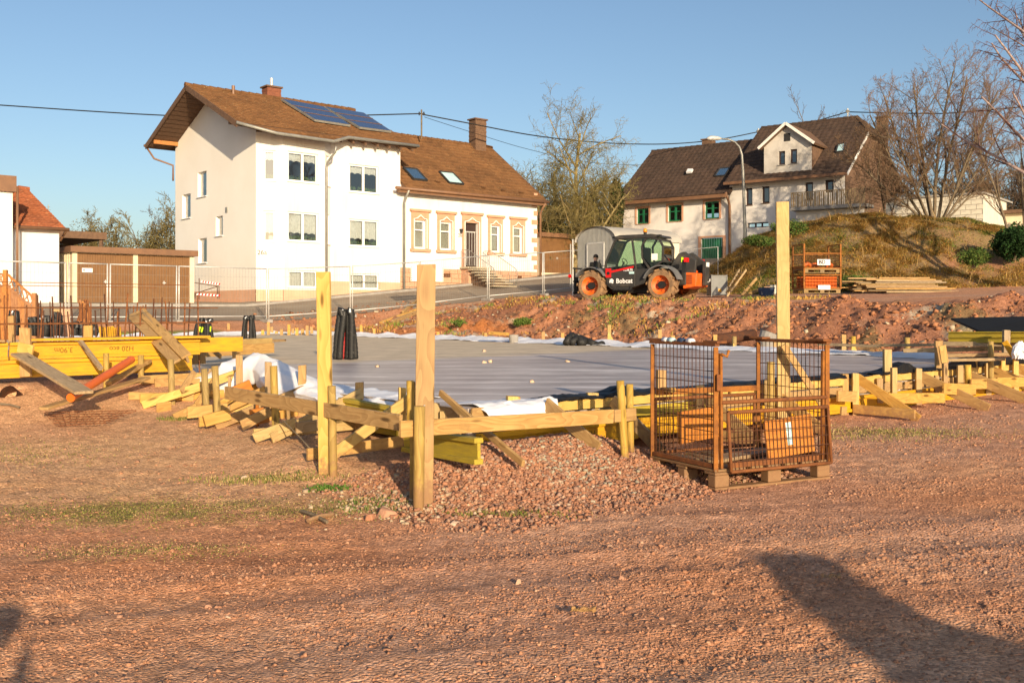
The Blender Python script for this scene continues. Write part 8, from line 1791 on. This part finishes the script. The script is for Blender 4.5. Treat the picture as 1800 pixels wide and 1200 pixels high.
# ---------------------------------------------------------------- trees
def segs_mesh(name, P0, P1, R0, R1, mat, parent, sides=3):
    P0, P1 = np.array(P0), np.array(P1); R0, R1 = np.array(R0), np.array(R1); n = len(P0); D = P1-P0; L = np.linalg.norm(D, axis=1)[:, None]; D = D/np.maximum(L, 1e-6)
    ref = np.where(np.abs(D[:, 2:3]) < .9, np.array([[0, 0, 1.]]), np.array([[1., 0, 0]])); X = np.cross(ref, D); X /= np.linalg.norm(X, axis=1)[:, None]; Y = np.cross(D, X); V = np.zeros((n, 2*sides, 3))
    for k in range(sides):
        a = 2*math.pi*k/sides; o = X*math.cos(a)+Y*math.sin(a); V[:, k] = P0+o*R0[:, None]; V[:, sides+k] = P1+o*R1[:, None]
    b = np.arange(n)[:, None]*2*sides; F_ = np.concatenate([b+np.array([k, (k+1) % sides, sides+(k+1) % sides, sides+k]) for k in range(sides)], 0)
    return mesh_np(name, V.reshape(-1, 3), F_, mat, parent, smooth=sides > 4)
def tree(name, base, label, stems, mat_t, mat_c, levels=5, ratio=.72, spread=.55, twig=.008, seed=1, cat='tree', group=None, up=.25, kids=(3, 5), droop=0, lean0=.12, nseg=4, minr=.006, wig=.16):
    """stems: list of (dx, dy, lean_x, lean_y, length, radius)"""
    r = random.Random(seed); t = thing(name, base, label, cat, group); T = ([], [], [], []); C = ([], [], [], []); base = Vector(base)
    def grow(p, d, L, rad, lv):
        n = nseg if lv < levels-1 else (3 if lv < levels else 2); pts = [p]; q = p; dd = d.copy(); dst = T if lv <= 1 else C
        for i in range(n):
            dd = (dd+Vector((r.gauss(0, wig), r.gauss(0, wig), r.gauss(0, wig*.7)+(up*.12 if lv < levels-1 else -droop*.3)))).normalized(); q2 = q+dd*L/n; ra = rad*(1-.6*i/n); rb = rad*(1-.6*(i+1)/n)
            dst[0].append(tuple(q)); dst[1].append(tuple(q2)); dst[2].append(max(ra, minr*.6)); dst[3].append(max(rb, minr*.5)); q = q2; pts.append(q)
        if lv >= levels: return
        kk = kids[min(lv, len(kids)-1)] if isinstance(kids, list) else kids; m = r.randint(*kk)
        for j in range(m):
            f_ = .18+.82*(j+r.random()*.9)/m; i = min(n-1, int(f_*n)); b = pts[i].lerp(pts[i+1], min(1, f_*n-i)) if f_ < 1 else pts[-1]
            ax = Vector((r.gauss(0, 1), r.gauss(0, 1), r.gauss(0, 1))); side = dd.cross(ax).normalized(); an = spread*r.uniform(.6, 1.35)
            nd = (dd*math.cos(an)+side*math.sin(an)+Vector((0, 0, up*.5-droop*(.35 if lv >= 2 else 0)))).normalized(); grow(b, nd, L*ratio*r.uniform(.65, 1.1)*(1-.35*f_*(lv == 0)), max(rad*(1-.6*f_)*.55, minr), lv+1)
    for dx, dy, lx, ly, L, rad in stems: grow(base+Vector((dx, dy, -.1)), Vector((lx, ly, 1)).normalized(), L, rad, 0)
    segs_mesh('trunk', *T, mat_t, t, 6); o = segs_mesh('crown', *C, mat_c, t, 3); return t
bp0 = W(1640, 396, 46); bz0 = tz(bp0.x, bp0.y)
tree('bare_tree', (bp0.x, bp0.y, bz0), 'large leafless multi-stemmed tree spreading fan-like on top of the mound', [(-.3, 0, -.95, .1, 5.0, .06), (-.2, .1, -.62, -.1, 5.8, .07), (-.1, 0, -.36, .1, 6.4, .075), (0, -.1, -.16, .15, 7.0, .085), (.1, .1, .05, -.1, 7.2, .085), (.2, 0, .26, .1, 7.0, .08), (.35, .1, .48, 0, 6.5, .07), (.4, 0, .74, .1, 5.9, .06), (.05, .2, -.02, .5, 6.2, .06), (-.2, -.2, -.5, -.4, 5.2, .05), (.3, -.2, .42, -.4, 5.8, .06), (.4, .1, 1.15, .1, 4.8, .05), (-.1, .1, -1.4, .2, 4.0, .04)], 'bark_grey', 'twig_light', levels=4, ratio=.40, spread=.78, seed=5, kids=[(14, 17), (9, 11), (6, 7), (2, 3)], up=.22, minr=.0068, wig=.07)
tb0 = W(1003, 430, 60); tree('bare_tree', (tb0.x, 60, 3.0), 'leafless lichen covered tree behind the site shed', [(0, 0, .05, 0, 9.3, .20), (.1, 0, -.55, .1, 6.4, .12), (.15, 0, .6, 0, 6.2, .12), (.1, .1, -.25, .1, 7.2, .12), (.1, .1, .3, -.1, 7.2, .12)], 'bark_lichen', 'twig_olive', levels=4, ratio=.50, spread=.95, seed=14, kids=[(13, 14), (9, 10), (6, 7), (3, 3)], up=.15, minr=.0105, wig=.09)
o = leafy('buds', (tb0.x, 60, 8.6), 2.9, 1.8, 3.6, 6500, [(.26, .24, .05), (.20, .18, .05), (.30, .25, .07)], None, seed=91, size=.035); o.parent = bpy.data.objects['bare_tree.001']; o.matrix_basis = wm(bpy.data.objects['bare_tree.001']).inverted()
tree('birch_tree', (W(1850, 500, 33).x, 33, 3.0), 'leafless birch with hanging reddish twigs at the upper right corner', [(0, 0, -.05, 0, 12.5, .15), (.3, 0, .1, .1, 10, .12)], 'bark_birch', 'twig_red', levels=4, ratio=.34, spread=.75, seed=21, kids=[(16, 18), (8, 10), (6, 8), (3, 4)], up=.1, droop=1.1, minr=.005, wig=.07)
p = W(1560, 400, 47); tree('young_tree', (p.x, p.y, tz(p.x, p.y)), 'thin crooked bare tree left of the large one, before the balcony', [(0, 0, -.28, 0, 3.2, .055), (.1, 0, .25, 0, 2.2, .04)], 'bark_grey', 'twig_brown', levels=4, ratio=.5, spread=.6, seed=31, kids=[(7, 9), (5, 6), (4, 5), (2, 3)], minr=.006, wig=.1)
p = W(1505, 392, 46); tree('young_tree', (p.x, p.y, tz(p.x, p.y)), 'small bare bush-like tree in front of the balcony railing', [(0, 0, -.3, 0, 2.0, .035), (0, 0, .2, .1, 2.1, .035), (.2, 0, .5, 0, 1.6, .03)], 'bark_grey', 'twig_brown', levels=4, ratio=.5, spread=.6, seed=33, kids=[(6, 7), (4, 5), (3, 4), (2, 3)], minr=.006, wig=.1)
p = W(1778, 440, 40); tree('young_tree', (p.x, p.y, tz(p.x, p.y)), 'slender bare tree leaning left near the right margin', [(0, 0, -.16, 0, 4.6, .06), (.5, 0, -.05, 0, 4.4, .05)], 'bark_grey', 'twig_brown', levels=4, ratio=.45, spread=.5, seed=35, kids=[(9, 11), (6, 7), (4, 5), (2, 3)], up=.5, minr=.006, wig=.07)
p = W(1455, 255, 75); tree('bare_tree', (p.x, p.y, 5.0), 'bare treetop showing behind the ridge of the gabled house', [(0, 0, -.05, 0, 10.4, .16), (.5, 0, .12, 0, 9.6, .12)], 'bark_grey', 'twig_brown', levels=4, ratio=.42, spread=.55, seed=37, kids=[(9, 11), (6, 7), (4, 5), (2, 3)], minr=.012, wig=.07)
# background thickets: bare twigs with sparse buds
def thicket(px, d, top_py, wpx, label, seed, zb=3.0, mat='twig_olive', cols=brn, leaf=1500, n_st=7, group='leafless thickets behind the houses', cat='tree'):
    x = (px-900)/F*d; h = CAMZ+(545-top_py)/F*d-zb; w_ = wpx/F*d; st = []
    rr_ = random.Random(seed)
    for k in range(n_st): o_ = (k/(n_st-1)-.5); st.append((o_*w_*.5, rr_.uniform(-.8, .8), o_*.45, rr_.uniform(-.2, .2), h*(.92-.55*abs(o_)**1.5)*rr_.uniform(.85, 1.05), .07))
    t = tree('thicket', (x, d, zb), label, st, 'bark_grey', mat, levels=3, ratio=.42, spread=.75, seed=seed, cat=cat, group=group, kids=[(12, 14), (9, 10), (6, 8)], minr=d*.00028, up=.10, wig=.09)
    o = leafy('buds', (x, d, zb+h*.50), w_*.46, 1.3, h*.44, leaf*4, cols, None, seed=seed, size=d*.0008); o.parent = t; o.matrix_basis = wm(t).inverted(); return t
thicket(165, 70, 380, 120, 'rounded brown thicket behind the double garage, left one', 41, 1.5, leaf=4200); thicket(300, 74, 366, 150, 'rounded brown thicket against the tall house, right one', 43, 1.5, leaf=4800)
p = W(283, 400, 78); tree('bare_tree', (p.x, 78, 2.0), 'small bare treetop rising above the thicket beside the tall house', [(0, 0, .05, 0, 5.8, .14)], 'bark_grey', 'twig_brown', levels=4, ratio=.55, spread=.7, seed=44, minr=.016)
thicket(955, 66, 318, 90, 'olive thicket just right of the peach quoins', 45, 2.5, leaf=2600, cols=brn+[(.24, .20, .05)]); thicket(1040, 70, 322, 110, 'olive thicket behind the lichen covered tree', 46, 2.5, leaf=3200, cols=brn+[(.24, .20, .05)]); thicket(1100, 74, 345, 80, 'dark thicket at the left end of the long house', 47, 3.0, leaf=2400)
for k, (px, tp) in enumerate(((1590, 330), (1660, 300), (1730, 290), (1800, 280), (1870, 290))): thicket(px, 66+2*k, tp, 110, ['brown thicket behind the pale block building, its left end', 'brown thicket behind the large bare tree', 'brown thicket above the gap between the outbuildings', 'dark brown thicket at the right margin behind the low cream outbuilding', 'brown thicket beyond the right margin'][k], 60+k, 4.5, mat='twig_brown', leaf=3600, n_st=6)
# distant wood line closing gaps low down
n = 26000; X = np.concatenate([r.uniform(-60, -20, n//2), r.uniform(0, 12, n//4), r.uniform(24, 75, n//4)]); Y = r.uniform(84, 100, len(X)); hgt = 4.5+3.0*fbm(X*.15, Y*.15, 3, 97)*2
Zw = 2+r.random(len(X))*hgt; sV = r.uniform(.15, .4, len(X)); a = r.normal(0, 1, (len(X), 3)); a /= np.linalg.norm(a, axis=1)[:, None]; b = np.cross(a, r.normal(0, 1, (len(X), 3))); b /= np.linalg.norm(b, axis=1)[:, None]; P = np.stack([X, Y, Zw], -1)
V_ = np.stack([P-a*sV[:, None], P+b*sV[:, None]*.5, P+a*sV[:, None], P-b*sV[:, None]*.5], 1).reshape(-1, 3); cc = np.array(brn)[r.integers(0, 4, len(X))]*.8
tag(mesh_np('distant_wood', V_, np.arange(len(V_)).reshape(-1, 4), 'blades', cols=np.repeat(cc, 4, 0).astype(np.float32)), 'low distant leafless wood closing the gaps between the houses', 'wood', kind='stuff')
# evergreens and hedges
def shrub(px, d, ytop, ybot, wpx, label, seed, cols, n=9000, cat='shrub', name='shrub', size=.05, depth=.8):
    wpx *= 1.15; c = W(px, (ytop+ybot)/2, d); hz = (ybot-ytop)/F*d*.5; o = None; t = thing(name, (c.x, d, c.z-hz), label, cat); o = leafy('foliage', c, wpx/F*d*.5, depth, hz*1.08, n, cols, None, seed=seed, size=size); o.parent = t; o.matrix_basis = wm(t).inverted()
    mb = MB(); rr_ = random.Random(seed)
    for k in range(6): mb.tube([(c.x+rr_.uniform(-.1, .1), d, c.z-hz*1.2), (c.x+rr_.uniform(-.4, .4), d+rr_.uniform(-.3, .3), c.z+hz*.3)], [.03, .012], 5)
    mb.build('stems', 'bark_grey', t); return t
shrub(1083, 61, 322, 398, 24, 'narrow dark evergreen at the left end of the long house', 71, ever+brn, name='conifer', cat='conifer', n=9000, size=.09)
shrub(948, 60, 385, 470, 60, 'evergreen shrub between the single garage and the thicket', 72, ever+brn, n=7000, size=.09)
shrub(1785, 37.5, 400, 452, 70, 'dark green laurel hedge at the right end of the mound', 73, ever+[(.03, .08, .02)], n=16000, size=.045); shrub(1385, 41, 388, 412, 60, 'dark green bramble left of the third tall plank top', 74, gr_leaf, n=3000, size=.04, depth=.5)
shrub(1335, 37.4, 414, 432, 46, 'green bramble clump at the left slope of the mound', 75, gr_leaf, n=2600, size=.04, depth=.5); shrub(1712, 35.6, 438, 468, 52, 'green weeds beside the bare red patch of the mound', 76, gr_leaf, n=3600, size=.035, depth=.5); shrub(1500, 35.4, 483, 510, 50, 'dark green weeds behind the stacked mesh crates', 77, gr_leaf, n=3000, size=.035, depth=.4)
shrub(920, 34, 558, 574, 34, 'green tuft on the embankment right of the second tall plank', 78, [(.10, .17, .03), (.14, .2, .04)], n=1600, size=.03, depth=.3); shrub(808, 34, 562, 575, 20, 'small green tuft low on the street side bank', 79, [(.10, .17, .03), (.14, .2, .04)], n=900, size=.03, depth=.3)
# hedge and small metal gate beside the single garage
t = thing('hedge', HP(21.4, 3.5, 3.2), 'clipped dark hedge right of the single garage', 'hedge'); c = HP(21.4, 3.5, 4.3); o = leafy('foliage', c, 1.3, .8, 1.2, 12000, ever, None, seed=80, size=.06); o.parent = t; o.matrix_basis = wm(t).inverted()
t = thing('garden_gate', HP(20.6, 1.6, 3.1), 'thin metal bar gate right of the single garage', 'gate')
for k in range(12): MB().tube([HP(20.0+.13*k, 1.7, 3.0), HP(20.0+.13*k, 1.7, 4.35)], .012, 5).build('gate_bar', 'corrugated_grey', t)
MB().beam(HP(19.95, 1.7, 4.3), HP(21.5, 1.7, 4.3), .04, .03).beam(HP(19.95, 1.7, 3.1), HP(21.5, 1.7, 3.1), .04, .03).build('gate_rails', 'corrugated_grey', t)
